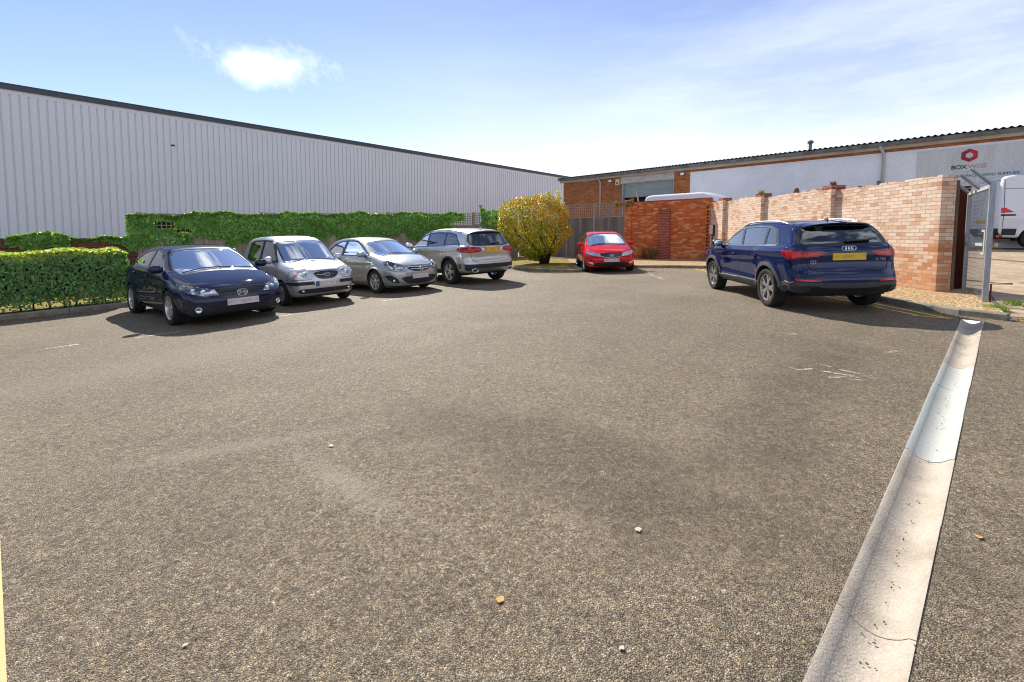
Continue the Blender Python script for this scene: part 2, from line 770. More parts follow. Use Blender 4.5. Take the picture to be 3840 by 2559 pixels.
def skin(P, Nn, F, off, depth):
    """patch floated off the body with a rim going back to it"""
    top = P + Nn * off
    e = {}
    for t in F:
        for i in range(3):
            a, b = int(t[i]), int(t[(i + 1) % 3])
            e[(a, b)] = e.get((a, b), 0) + 1
    V = list(top)
    faces = [tuple(t) for t in F]
    m = {}
    for (a, b) in e:
        if (b, a) in e:
            continue
        for q in (a, b):
            if q not in m:
                m[q] = len(V)
                V.append(P[q] - Nn[q] * depth + Nn[q] * min(off, 0))
        faces.append((b, a, m[a], m[b]))
    return np.array(V), faces


def main_piece(F):
    """keep the largest connected piece"""
    lab = {}
    def find(a):
        while lab.setdefault(a, a) != a:
            lab[a] = lab[lab[a]]
            a = lab[a]
        return a
    for t in F:
        a = find(int(t[0]))
        for q in t[1:]:
            lab[find(int(q))] = a
    r = np.array([find(int(t[0])) for t in F])
    u, c = np.unique(r, return_counts=True)
    return F[r == u[c.argmax()]]


class Car:
    def __init__(s, name, sp, M):
        s.sp, s.M = sp, M
        s.b = Body(sp)
        s.root = empty(name)
        s.cuts = []
        s.V, s.F = s.b.mesh(sp.get('h', .03))

    def cut(s, poly, view, cond=None, both=True):
        """open a clean hole in the body"""
        V, F = s.V, s.F
        poly = np.asarray(poly, float)
        pr = resample(poly, .02)
        for sgn in ((1, -1) if both and view in ('S',) else (1,)):
            def to2(P):
                if view == 'S':
                    return P[:, 0], P[:, 2], P[:, 1] * sgn > .25
                if view == 'F':
                    return P[:, 1], P[:, 2], P[:, 0] > s.sp.get('um', -.3)
                return P[:, 1], P[:, 2], P[:, 0] < s.sp.get('um', -.3)
            C = V[F].mean(1)
            a, b, side = to2(C)
            kill = (sdpoly(a, b, poly) < 0) & side
            if cond is not None:
                kill &= cond(C)
            keep = F[~kill]
            gone = np.unique(F[kill])
            bd = np.intersect1d(gone, np.unique(keep))
            F = keep
            if not len(bd):
                continue
            P = V[bd]
            a, b, _ = to2(P)
            d2 = (a[:, None] - pr[None, :, 0]) ** 2 + (b[:, None] - pr[None, :, 1]) ** 2
            j = d2.argmin(1)
            ok = d2.min(1) < .045 ** 2
            Q, _n = s.b.proj(pr[j], view)
            if view == 'S':
                Q[:, 1] *= sgn
            ok &= np.linalg.norm(Q - P, axis=1) < .09
            V = V.copy()
            V[bd[ok]] = Q[ok]
        s.V, s.F = V, F

    def part(s, name, V, faces, m, parent=None, smooth=True, label=None):
        o = mesh_obj(name, V, faces, m, parent or s.root, smooth)
        if smooth:
            auto_smooth(o, 40)
        if label:
            o['label'] = label
        return o

    def patch(s, name, poly, view, m, off=.004, depth=.012, holes=(), mirror=True, step=.045, parent=None, label=None):
        v, F = flat_patch(poly, holes, step)
        P, Nn = s.b.proj(v, view)
        if view in ('F', 'B'):
            far = (P[:, 0] < s.sp['uf'] - .62) if view == 'F' and P[:, 2].mean() < s.sp['zb'] - .12 else (P[:, 0] > s.sp['ur'] + .55) if view == 'B' and P[:, 2].mean() < s.sp['zb'] - .05 else np.zeros(len(P), bool)
            F = main_piece(F[~far[F].any(1)])
        if view == 'S':
            F = main_piece(F[(Nn[F][:, :, 1] > .42).all(1)])
        V, faces = skin(P, Nn, F, off, depth)
        # face orientation: make it look outwards
        a, b, c = [V[i] for i in faces[0][:3]]
        if np.dot(np.cross(b - a, c - a), Nn[faces[0][0]]) < 0:
            faces = [tuple(reversed(f)) for f in faces]
        out = [s.part(name, V, faces, m, parent, True, label)]
        if mirror:
            V2 = V * np.array([1, -1, 1])
            out.append(s.part(name, V2, [tuple(reversed(f)) for f in faces], m, parent, True, label))
        return out

    def patch3(s, name, pts, alpha, m, *a, **k):
        ax = (-math.sin(R(alpha)), math.cos(R(alpha)))
        return s.patch(name, [(u * ax[0] + y * ax[1], z) for u, y, z in pts], alpha, m, *a, **k)

    def at3(s, p, alpha):
        ax = (-math.sin(R(alpha)), math.cos(R(alpha)))
        return s.at((p[0] * ax[0] + p[1] * ax[1], p[2]), alpha)

    def at(s, p, view):
        P, n = s.b.proj(np.array([p]), view)
        return Vector(P[0]), Vector(n[0])

    def seams(s, lines, w=.009):
        V, Fc = [], []
        for view, pts, mir in lines:
            pts = np.array(pts, float)
            dense = []
            for i in range(len(pts) - 1):
                k = max(1, int(np.linalg.norm(pts[i + 1] - pts[i]) / .04))
                for j in range(k):
                    dense.append(pts[i] + (pts[i + 1] - pts[i]) * j / k)
            dense.append(pts[-1])
            D = np.array(dense)
            t = np.gradient(D, axis=0)
            t /= np.maximum(np.linalg.norm(t, axis=1), 1e-9)[:, None]
            nn = np.stack([-t[:, 1], t[:, 0]], 1)
            A, na = s.b.proj(D + nn * w / 2, view)
            B, nb = s.b.proj(D - nn * w / 2, view)
            A, B = A + na * .003, B + nb * .003
            for sg in ((1, -1) if mir else (1,)):
                n0 = len(V)
                q = np.array([1, sg, 1])
                for a, b in zip(A, B):
                    V.append(a * q)
                    V.append(b * q)
                for i in range(len(A) - 1):
                    Fc.append((n0 + 2 * i, n0 + 2 * i + 1, n0 + 2 * i + 3, n0 + 2 * i + 2))
        return s.part('panel_gap', V, Fc, s.M['gap'], None, False)

    def fin(s, u, m):
        P, n = s.at((u, 0), 'T')
        k = MB()
        z = P.z - .01
        k.add([(u + .09, -.02, z), (u - .09, -.025, z), (u - .09, .025, z), (u + .09, .02, z), (u - .05, 0, z + .062), (u - .085, 0, z + .068)],
              [(0, 3, 2, 1), (0, 1, 5, 4), (3, 4, 5, 2), (0, 4, 3), (1, 2, 5)])
        k.build('aerial', m, s.root)

    def spoiler(s, u0, z0, hw, m, back=.16, sweep=.16, drop=.11):
        v, f = [], []
        n = 20
        for j in range(n + 1):
            t = 2 * j / n - 1
            y = hw * t
            bz = z0 - drop * y * y - .03 * abs(t) ** 8
            ub = u0 + sweep * y * y + .10 * abs(t) ** 8
            for (du, dz) in ((.12, .006), (-back, -.030), (-back + .012, -.052), (.02, -.05)):
                v.append((ub + du, y, bz + dz))
        for j in range(n):
            for q in range(4):
                a, b = j * 4 + q, j * 4 + (q + 1) % 4
                f.append((a, b, b + 4, a + 4))
        f += [(0, 1, 2, 3), (4 * n, 4 * n + 3, 4 * n + 2, 4 * n + 1)]
        k = MB()
        k.add(v, f)
        auto_smooth(k.build('roof_spoiler', m, s.root), 30)

    def finish_body(s):
        sp = s.sp
        o = s.part('body', s.V, s.F, s.M['paint'], None, False)
        o.data.polygons.foreach_set('use_smooth', [True] * len(o.data.polygons))
        return o

    def windows(s, wins, dlo=None, view='S', frame=.022, cond=None, name='side_window', glass=None, fname='window_frame', mirror=True, fm=None):
        """cut panes; dark surround over the pillars between them"""
        glass = glass or s.M['glass']
        for w in wins:
            s.cut(w, view, cond)
        if dlo is not None:
            s.patch(fname, dlo, view, fm or s.M['black'], .004, .012, [grow(w, -.006) for w in wins], mirror)
        else:
            for w in wins:
                s.patch(fname, grow(w, frame), view, fm or s.M['black'], .003, .012, [grow(w, -.006)], mirror)
        for w in wins:
            s.patch(name, grow(w, .008), view, glass, -.003, .002, (), mirror)

    def wheels(s, r, w, rim_r, track, spokes=5, twin=True, m_rim=None, style='spoke', sw=.03, split=.2):
        sp = s.sp
        wb = sp['wb'] / 2
        m_rim = m_rim or s.M['alloy']
        for (u, sg) in ((wb, 1), (wb, -1), (-wb, 1), (-wb, -1)):
            hubm = MB()
            hubm.lathe([(.02, -w * .3), (rim_r * .55, -w * .3), (rim_r * .55, w * .10), (.02, w * .10)], 24)
            wh = hubm.build('wheel', s.M['disc'], s.root, False)
            wh.location = (u, sg * (track / 2), r)
            wh.rotation_euler = (0, random.uniform(0, 6.28), 0 if sg > 0 else math.pi)
            if abs(u) > 5:
                pass
            t = MB()
            t.lathe([(rim_r, -w * .42), (r * .90, -w * .5), (r * .97, -w * .46), (r, -w * .36), (r - .006, -w * .2), (r, -w * .18),
                     (r, -w * .02), (r - .006, 0), (r, w * .02), (r, w * .18), (r - .006, w * .2), (r, w * .36), (r * .97, w * .46), (r * .90, w * .5), (rim_r + .008, w * .44), (rim_r - .004, w * .40)], 48)
            auto_smooth(t.build('tyre', s.M['tyre'], wh, True), 50)
            k = MB()
            # barrel and lip
            k.lathe([(rim_r - .002, w * .43), (rim_r - .014, w * .43), (rim_r - .022, w * .36), (rim_r - .026, -w * .40)], 48)
            if style == 'spoke':
                for i in range(spokes):
                    a0 = 2 * math.pi * i / spokes
                    for da in ((-split, split) if twin else (0,)):
                        ca, sa = math.cos(a0), math.sin(a0)
                        cb, sb = math.cos(a0 + da), math.sin(a0 + da)
                        r1 = rim_r - .014
                        p = []
                        for (rad, ww, yo, dd) in ((.035, sw * .9, w * .34, .03), (rim_r * .5, sw * .62, w * .37, .03), (r1, sw * .8, w * .38, .025)):
                            f = min(1, rad / r1 * 1.15)
                            cx, sx = ca + (cb - ca) * f, sa + (sb - sa) * f
                            ln = math.hypot(cx, sx)
                            cx, sx = cx / ln, sx / ln
                            for q in (-1, 1):
                                for yy in (yo, yo - dd):
                                    p.append((rad * cx - q * ww * sx, yy, rad * sx + q * ww * cx))
                        fs = []
                        for st in range(2):
                            o = st * 4
                            fs += [(o, o + 2, o + 6, o + 4), (o + 1, o + 5, o + 7, o + 3), (o, o + 4, o + 5, o + 1), (o + 2, o + 3, o + 7, o + 6)]
                        k.add(p, fs)
                k.lathe([(.001, w * .40), (.03, w * .395), (.058, w * .35), (.06, w * .25)], 20)
            else:
                k.lathe([(.001, w * .47), (.05, w * .46), (rim_r * .45, w * .40), (rim_r * .62, w * .385)], 32)
                for i in range(spokes):
                    a0 = 2 * math.pi * i / spokes
                    hw = math.pi / spokes * .72
                    p = []
                    for (rad, hh) in ((rim_r * .60, hw * .8), (rim_r - .012, hw)):
                        for q in (-1, -.33, .33, 1):
                            p.append((rad * math.cos(a0 + q * hh), w * .385 if rad < rim_r * .7 else w * .43, rad * math.sin(a0 + q * hh)))
                    k.add(p, [(0, 1, 5, 4), (1, 2, 6, 5), (2, 3, 7, 6)])
            auto_smooth(k.build('rim', m_rim, wh, True, recalc=True), 30)

    def liners(s, Ra, depth=.42):
        sp = s.sp
        for i, wu in enumerate((sp['wb'] / 2, -sp['wb'] / 2)):
            for sg in (1, -1):
                k = MB()
                n = 20
                y1 = sp['W'] / 2 - .035
                y0 = y1 - depth
                v, f = [], []
                for j in range(n + 1):
                    a = math.pi * (-.08 + 1.16 * j / n)
                    for (yy, rr) in ((y1, Ra + .012), (y0, Ra + .012), (y0, .02)):
                        v.append((wu + rr * math.cos(a), yy * sg, sp['r'] + rr * math.sin(a)))
                for j in range(n):
                    o = j * 3
                    f += [(o, o + 1, o + 4, o + 3), (o + 1, o + 2, o + 5, o + 4)]
                k.add(v, f)
                k.build('wheel_arch_liner', s.M['under'], s.root, True)

    def underbody(s, z=.2):
        sp = s.sp
        wb = sp['wb'] / 2
        k = MB()
        w = sp['W'] / 2 - .30
        k.box(sp['ur'] + .25, sp['uf'] - .25, -w, w, z - .03, z + .25)
        k.box(-wb + .42, wb - .42, -w - .2, w + .2, z - .005, z + .2)
        k.build('underbody', s.M['under'], s.root)

    def mirrors(s, u, z, y, m, size=(.07, .12, .075), arm=.1):
        for sg in (1, -1):
            k = MB()
            k.ball((u, sg * (y + arm), z), (size[0], size[1], size[2]), .75, 16, 10)
            o = k.build('wing_mirror', m, s.root, True)
            k = MB()
            k.bar((u + .01, sg * (y - .04), z - size[2] * .75), (u, sg * (y + arm), z - size[2] * .6), .06, .03)
            k.build('mirror_arm', s.M['black'], o)
            k = MB()
            k.ball((u - size[0] * .80, sg * (y + arm), z), (.02, size[1] * .86, size[2] * .8), .75, 14, 8)
            k.build('mirror_glass', s.M['chrome'], o, True)

    def handle(s, u, z, m, w=.17):
        P, n = s.at((u, z), 'S')
        for sg in (1, -1):
            k = MB()
            k.ball((P.x, sg * (P.y + .018), P.z), (w / 2, .016, .017), .6, 14, 8)
            k.build('door_handle', m, s.root, True)

    def plate(s, z, view, m, w=.52, h=.112, y=0.0, off=.016):
        sg = 1 if view == 'F' else -1
        q = [(y - w / 2, z - h / 2), (y + w / 2, z - h / 2), (y + w / 2, z + h / 2), (y - w / 2, z + h / 2)]
        P, n = s.b.proj(np.array(q + [(y, z)]), view)
        u0 = max(P[:, 0] * sg) * sg
        k = MB()
        k.box(min(u0, u0 + sg * off), max(u0, u0 + sg * off), y - w / 2, y + w / 2, z - h / 2, z + h / 2)
        return k.build('number_plate', m, s.root)

    def seats(s, u_f, zseat, w, rear=True, right_hand=True):
        for (u, sy, nm) in ((u_f, 1, 'seat'), (u_f, -1, 'seat')):
            k = MB()
            y = sy * w
            k.ball((u, y, zseat), (.26, .23, .09), .6, 14, 8)
            k.ball((u - .30, y, zseat + .34), (.09, .22, .34), .6, 14, 8, Matrix.Rotation(-.25, 3, 'Y'))
            k.ball((u - .40, y, zseat + .70), (.05, .12, .09), .7, 12, 8)
            k.build('seat', s.M['seat'], s.root, True)
        if rear:
            k = MB()
            k.ball((u_f - .95, 0, zseat + .05), (.25, w + .25, .10), .5, 14, 8)
            k.ball((u_f - 1.2, 0, zseat + .34), (.09, w + .25, .28), .5, 14, 8)
            for sy in (1, -1):
                k.ball((u_f - 1.24, sy * w, zseat + .66), (.05, .12, .08), .7, 12, 8)
            k.build('rear_seat', s.M['seat'], s.root, True)
        k = MB()
        a = R(65)
        pts = []
        y = -w if right_hand else w
        for i in range(25):
            t = 2 * math.pi * i / 24
            pts.append((u_f + .42 + .17 * math.sin(t) * math.cos(a), y + .18 * math.cos(t), zseat + .42 + .17 * math.sin(t) * math.sin(a)))
        k.tube(pts, .014, 8, False)
        k.ball((u_f + .44, y, zseat + .41), (.03, .06, .06), .8)
        k.build('steering_wheel', s.M['black'], s.root, True)

    def dash(s, u0, u1, z0, z1, hw):
        k = MB()
        k.prism([(u0, z0 - .25), (u0, z1 - .02), (u0 + .08, z1), (u1, z0), (u1, z0 - .25)], -hw, hw)
        k.build('dashboard', s.M['seat'], s.root)

    def wiper(s, pts, view, r=.010):
        P, n = s.b.proj(np.array(pts), view)
        k = MB()
        k.tube([Vector(p) + Vector(q) * .022 for p, q in zip(P, n)], r, 6)
        k.build('wiper', s.M['black'], s.root)

    def grille_slats(s, poly, view, zs, m, hgt=.012, off=.012, name='grille_slat', shrink=0.0):
        """thin bars across an outline"""
        poly = np.asarray(poly, float)
        k = MB()
        for z in zs:
            xs = []
            n = len(poly)
            for i in range(n):
                a, b = poly[i], poly[(i + 1) % n]
                if (a[1] > z) != (b[1] > z):
                    xs.append(a[0] + (z - a[1]) * (b[0] - a[0]) / (b[1] - a[1]))
            if len(xs) < 2:
                continue
            x0, x1 = min(xs) + shrink, max(xs) - shrink
            D = np.array([(x0 + (x1 - x0) * j / 12, z) for j in range(13)])
            P, nn = s.b.proj(D, view)
            k.tube([Vector(p) + Vector(q) * off for p, q in zip(P, nn)], hgt / 2, 6)
        return k.build(name, m, s.root)


def circ(x, y, rx, ry=None, n=20):
    ry = ry or rx
    return [(x + rx * math.cos(2 * math.pi * i / n), y + ry * math.sin(2 * math.pi * i / n)) for i in range(n)]


def paint(name, col, metal=.55, rough=.30, coat=1.0, dirt=1.0):
    m, nt, out = mat(name)
    b = N(nt, 'ShaderNodeBsdfPrincipled')
    b.inputs['Base Color'].default_value = (*col, 1)
    b.inputs['Metallic'].default_value = metal
    b.inputs['Specular IOR Level'].default_value = .5 if metal > 0 else 0.0
    b.inputs['Roughness'].default_value = rough
    b.inputs['Coat Roughness'].default_value = .02
    t = N(nt, 'ShaderNodeTexCoord')
    n = N(nt, 'ShaderNodeTexNoise', i_Scale=3.0, i_Detail=7.0, i_Roughness=.7)
    L(nt, t.outputs['Object'], n.inputs['Vector'])
    # road dust: the film low on the doors is a matt layer
    geo = N(nt, 'ShaderNodeNewGeometry')
    s3 = N(nt, 'ShaderNodeSeparateXYZ')
    L(nt, t.outputs['Object'], s3.inputs[0])
    low = ramp(nt, s3.outputs[2], [(0.15, .30), (.5, .05), (1.3, .015)])
    dust = math_n(nt, 'MULTIPLY', math_n(nt, 'MULTIPLY', low, dirt), ramp(nt, n.outputs[0], [(.3, .2), (.7, 1.0)]))
    L(nt, mix(nt, dust, col, (.20, .18, .15)), b.inputs['Base Color'])
    L(nt, math_n(nt, 'ADD', rough, math_n(nt, 'MULTIPLY', dust, .5)), b.inputs['Roughness'])
    L(nt, math_n(nt, 'MULTIPLY', math_n(nt, 'SUBTRACT', 1.0, dust), coat), b.inputs['Coat Weight'])
    dk = N(nt, 'ShaderNodeBsdfDiffuse')
    dk.inputs[0].default_value = (.03, .03, .03, 1)
    mx = N(nt, 'ShaderNodeMixShader')
    L(nt, geo.outputs['Backfacing'], mx.inputs[0])
    L(nt, b.outputs[0], mx.inputs[1])
    L(nt, dk.outputs[0], mx.inputs[2])
    L(nt, mx.outputs[0], out.inputs[0])
    return m


def glass_mat(name, tint=(.55, .60, .58), refl=1.6, base=.05):
    m, nt, out = mat(name)
    tr = N(nt, 'ShaderNodeBsdfTransparent')
    tr.inputs[0].default_value = (*tint, 1)
    gl = N(nt, 'ShaderNodeBsdfGlossy')
    gl.inputs['Roughness'].default_value = 0.0
    gl.inputs[0].default_value = (1, 1, 1, 1)
    fr = N(nt, 'ShaderNodeFresnel', i_IOR=1.5)
    fac = math_n(nt, 'ADD', math_n(nt, 'MULTIPLY', fr.outputs[0], refl), base, True)
    mx = N(nt, 'ShaderNodeMixShader')
    L(nt, fac, mx.inputs[0])
    L(nt, tr.outputs[0], mx.inputs[1])
    L(nt, gl.outputs[0], mx.inputs[2])
    L(nt, mx.outputs[0], out.inputs[0])
    return m


def plate_mat(name, base, blue=False):
    """plate with its characters smeared past reading"""
    m, nt, out = mat(name)
    t = N(nt, 'ShaderNodeTexCoord')
    mp = N(nt, 'ShaderNodeMapping')
    mp.inputs['Scale'].default_value = (1, 11, 7)
    L(nt, t.outputs['Object'], mp.inputs[0])
    n = N(nt, 'ShaderNodeTexNoise', i_Scale=1.0, i_Detail=1.0)
    L(nt, mp.outputs[0], n.inputs['Vector'])
    f = ramp(nt, n.outputs[0], [(.40, 0.0), (.62, .5)])
    s3 = N(nt, 'ShaderNodeSeparateXYZ')
    L(nt, t.outputs['Generated'], s3.inputs[0])
    ed = ramp(nt, s3.outputs[2], [(0.1, 0.0), (.4, 1.0), (.6, 1.0), (.9, 0.0)])
    c = mix(nt, math_n(nt, 'MULTIPLY', f, ed), base, [x * .35 for x in base])
    if blue:
        c = mix(nt, ramp(nt, s3.outputs[1], [(.115, 1.0), (.15, 0.0)]), c, (.03, .08, .35))
    b = N(nt, 'ShaderNodeBsdfPrincipled', i_Roughness=.35)
    L(nt, c, b.inputs['Base Color'])
    L(nt, b.outputs[0], out.inputs[0])
    return m


CM = dict(
    glass=glass_mat('clear_glass', (.50, .56, .54), 2.0, .05),
    privacy=glass_mat('dark_glass', (.06, .07, .07), 2.0, .05),
    screen=glass_mat('screen_glass', (.38, .46, .46), 3.0, .42),
    black=plain('black_trim', (.012, .012, .013), .28, 0, .3),
    matt=plain('black_plastic', (.022, .022, .023), .6, 0, 0, .4, .3, 20),
    grey=plain('grey_cladding', (.055, .055, .057), .55, 0, 0, .4, .25, 20),
    gap=plain('panel_gap_dark', (.006, .006, .006), .9),
    tyre=plain('tyre_rubber', (.022, .021, .020), .85, 0, 0, .3, .35, 14),
    alloy=plain('alloy_silver', (.55, .55, .54), .3, .8, .4),
    alloy_dark=plain('alloy_grey', (.40, .39, .37), .3, .8, .4),
    disc=plain('brake_iron', (.05, .045, .04), .6, .6),
    under=plain('underbody_black', (.010, .010, .010), .9),
    seat=plain('seat_cloth', (.045, .045, .047), .9, 0, 0, .3, .3, 30),
    chrome=plain('chrome', (.75, .76, .78), .08, 1.0),
    satin=plain('satin_metal', (.55, .55, .56), .32, 1.0),
    lamp=plain('lamp_reflector', (.80, .82, .84), .2, .35, 1.0, .5, .25, 22),
    lampmid=plain('lamp_bowl', (.34, .35, .37), .12, .9, 1.0, .5, .45, 26),
    lampdark=plain('lamp_housing', (.10, .10, .11), .15, .5, 1.0),
    lens=glass_mat('lamp_lens', (.93, .94, .95), 1.6, .06),
    amber=plain('amber_lens', (.75, .22, .02), .2, 0, 1.0),
    red=plain('red_lens', (.30, .004, .006), .15, 0, .5, .3, .45, 14),
    redhi=plain('bright_red_lens', (.62, .010, .012), .15, 0, .5, .3),
    white=plate_mat('plate_white', (.62, .56, .55)),
    white_eu=plate_mat('plate_white_blue_end', (.60, .55, .55), True),
    yellow=plate_mat('plate_yellow', (.70, .42, .02)),
)
# ------------------------------------------------------------------ surface materials
def asphalt_mat():
    m, nt, out = mat('tarmac')
    t = N(nt, 'ShaderNodeTexCoord')
    P = t.outputs['Object']
    v = N(nt, 'ShaderNodeTexVoronoi', i_Scale=190.0)
    v.feature = 'F1'
    L(nt, P, v.inputs['Vector'])
    v2 = N(nt, 'ShaderNodeTexVoronoi', i_Scale=62.0)
    L(nt, P, v2.inputs['Vector'])
    sh = N(nt, 'ShaderNodeSeparateColor')
    L(nt, v.outputs['Color'], sh.inputs[0])
    sh2 = N(nt, 'ShaderNodeSeparateColor')
    L(nt, v2.outputs['Color'], sh2.inputs[0])
    # stones: warm greys, a few pale, a few rusty
    stone = ramp(nt, sh.outputs[0], [(0.0, (.100, .077, .046)), (.30, (.178, .142, .092)), (.62, (.238, .194, .130)), (.86, (.300, .250, .175)), (.95, (.39, .335, .25)), (1.0, (.48, .43, .34))])
    tint = ramp(nt, sh.outputs[1], [(0.0, (1.0, .94, .84)), (.5, (1, 1, 1)), (.85, (.94, .97, 1.02)), (.985, (1.25, .95, .66))])
    c = mix(nt, 1.0, stone, tint, 'MULTIPLY')
    # bitumen in the gaps
    gap = ramp(nt, v.outputs['Distance'], [(.40, 1.0), (.74, .34)])
    c = mix(nt, 1.0, c, gap, 'MULTIPLY')
    big = ramp(nt, sh2.outputs[0], [(0.0, .80), (.5, 1.0), (1.0, 1.20)])
    c = mix(nt, 1.0, c, big, 'MULTIPLY')
    # clumps of larger stones
    n4 = N(nt, 'ShaderNodeTexNoise', i_Scale=46.0, i_Detail=3.0, i_Roughness=.6)
    L(nt, P, n4.inputs['Vector'])
    n5 = N(nt, 'ShaderNodeTexNoise', i_Scale=19.0, i_Detail=2.0, i_Roughness=.6)
    L(nt, P, n5.inputs['Vector'])
    c = mix(nt, 1.0, c, ramp(nt, n4.outputs[0], [(.34, .66), (.5, 1.0), (.66, 1.34)]), 'MULTIPLY')
    c = mix(nt, 1.0, c, ramp(nt, n5.outputs[0], [(.34, .80), (.5, 1.0), (.66, 1.20)]), 'MULTIPLY')
    # wear: pale sandy tracks and darker, less worn patches
    n1 = N(nt, 'ShaderNodeTexNoise', i_Scale=.30, i_Detail=5.0, i_Roughness=.62, i_Distortion=.6)
    L(nt, P, n1.inputs['Vector'])
    n2 = N(nt, 'ShaderNodeTexNoise', i_Scale=1.3, i_Detail=6.0, i_Roughness=.66)
    L(nt, P, n2.inputs['Vector'])
    n3 = N(nt, 'ShaderNodeTexNoise', i_Scale=9.0, i_Detail=4.0, i_Roughness=.6)
    L(nt, P, n3.inputs['Vector'])
    w = math_n(nt, 'ADD', math_n(nt, 'MULTIPLY', n1.outputs[0], .62), math_n(nt, 'MULTIPLY', n2.outputs[0], .38))
    wear = ramp(nt, w, [(.38, (.80, .79, .78)), (.48, (.97, .96, .94)), (.58, (1.08, 1.06, 1.03)), (.68, (1.26, 1.22, 1.15))])
    c = mix(nt, 1.0, c, wear, 'MULTIPLY')
    dustf = math_n(nt, 'MULTIPLY', ramp(nt, w, [(.50, 0.0), (.70, .40)]), ramp(nt, n3.outputs[0], [(.35, .35), (.65, 1.0)]))
    c = mix(nt, dustf, c, (.25, .222, .178))
    # patches with a shape of their own: a darker, less worn strip, a pale scuffed one beside it, sandy wear by the bays
    def patchf(cx, cy, ang, lx, ly, wob, lo, hi):
        q = N(nt, 'ShaderNodeMapping')
        q.inputs['Location'].default_value = (-cx, -cy, 0)
        L(nt, P, q.inputs[0])
        q2 = N(nt, 'ShaderNodeMapping')
        q2.inputs['Rotation'].default_value = (0, 0, R(-ang))
        L(nt, q.outputs[0], q2.inputs[0])
        q3 = N(nt, 'ShaderNodeMapping')
        q3.inputs['Scale'].default_value = (1 / lx, 1 / ly, 0)
        L(nt, q2.outputs[0], q3.inputs[0])
        ln = vmath(nt, 'LENGTH', q3.outputs[0]).outputs['Value']
        ln = math_n(nt, 'ADD', ln, math_n(nt, 'MULTIPLY', math_n(nt, 'SUBTRACT', n2.outputs[0], .5), wob))
        f = math_n(nt, 'ADD', math_n(nt, 'SUBTRACT', math_n(nt, 'MULTIPLY', n4.outputs[0], .8), ln), math_n(nt, 'MULTIPLY', sh.outputs[0], .5))
        return ramp(nt, f, [(.6 - hi, 0.0), (.6 - lo, 1.0)])
    c = mix(nt, math_n(nt, 'MULTIPLY', patchf(.45, 2.75, -40, 2.3, .75, 1.3, .45, 1.1), .50), c, mix(nt, 1.0, c, (.42, .40, .38), 'MULTIPLY'))
    c = mix(nt, math_n(nt, 'MULTIPLY', patchf(2.6, 3.9, 42, 3.4, .55, 1.2, .4, 1.1), .45), c, mix(nt, 1.0, c, (.45, .43, .42), 'MULTIPLY'))
    c = mix(nt, math_n(nt, 'MULTIPLY', patchf(-1.05, 2.62, -40, 1.15, .22, 1.3, .2, 1.1), .50), c, (.30, .262, .205))
    c = mix(nt, math_n(nt, 'MULTIPLY', patchf(-1.9, 3.1, 20, 1.6, .2, 1.3, .2, 1.1), .35), c, (.30, .262, .205))
    c = mix(nt, math_n(nt, 'MULTIPLY', patchf(-4.2, 5.6, 45, 4.2, 1.3, 1.6, .3, 1.2), .22), c, (.31, .272, .215))
    c = mix(nt, math_n(nt, 'MULTIPLY', patchf(-1.5, 9.5, 50, 5.5, 2.0, 1.6, .3, 1.2), .08), c, (.30, .27, .225))
    b = N(nt, 'ShaderNodeBsdfPrincipled')
    L(nt, c, b.inputs['Base Color'])
    b.inputs['Roughness'].default_value = .72
    b.inputs['Specular IOR Level'].default_value = .35
    h = math_n(nt, 'ADD', math_n(nt, 'SUBTRACT', 1.0, v.outputs['Distance']), math_n(nt, 'MULTIPLY', sh.outputs[2], .9))
    h = math_n(nt, 'ADD', h, math_n(nt, 'MULTIPLY', sh2.outputs[1], .9))
    bp = N(nt, 'ShaderNodeBump')
    bp.inputs['Strength'].default_value = .85
    bp.inputs['Distance'].default_value = .0055
    L(nt, h, bp.inputs['Height'])
    L(nt, bp.outputs[0], b.inputs['Normal'])
    L(nt, b.outputs[0], out.inputs[0])
    return m


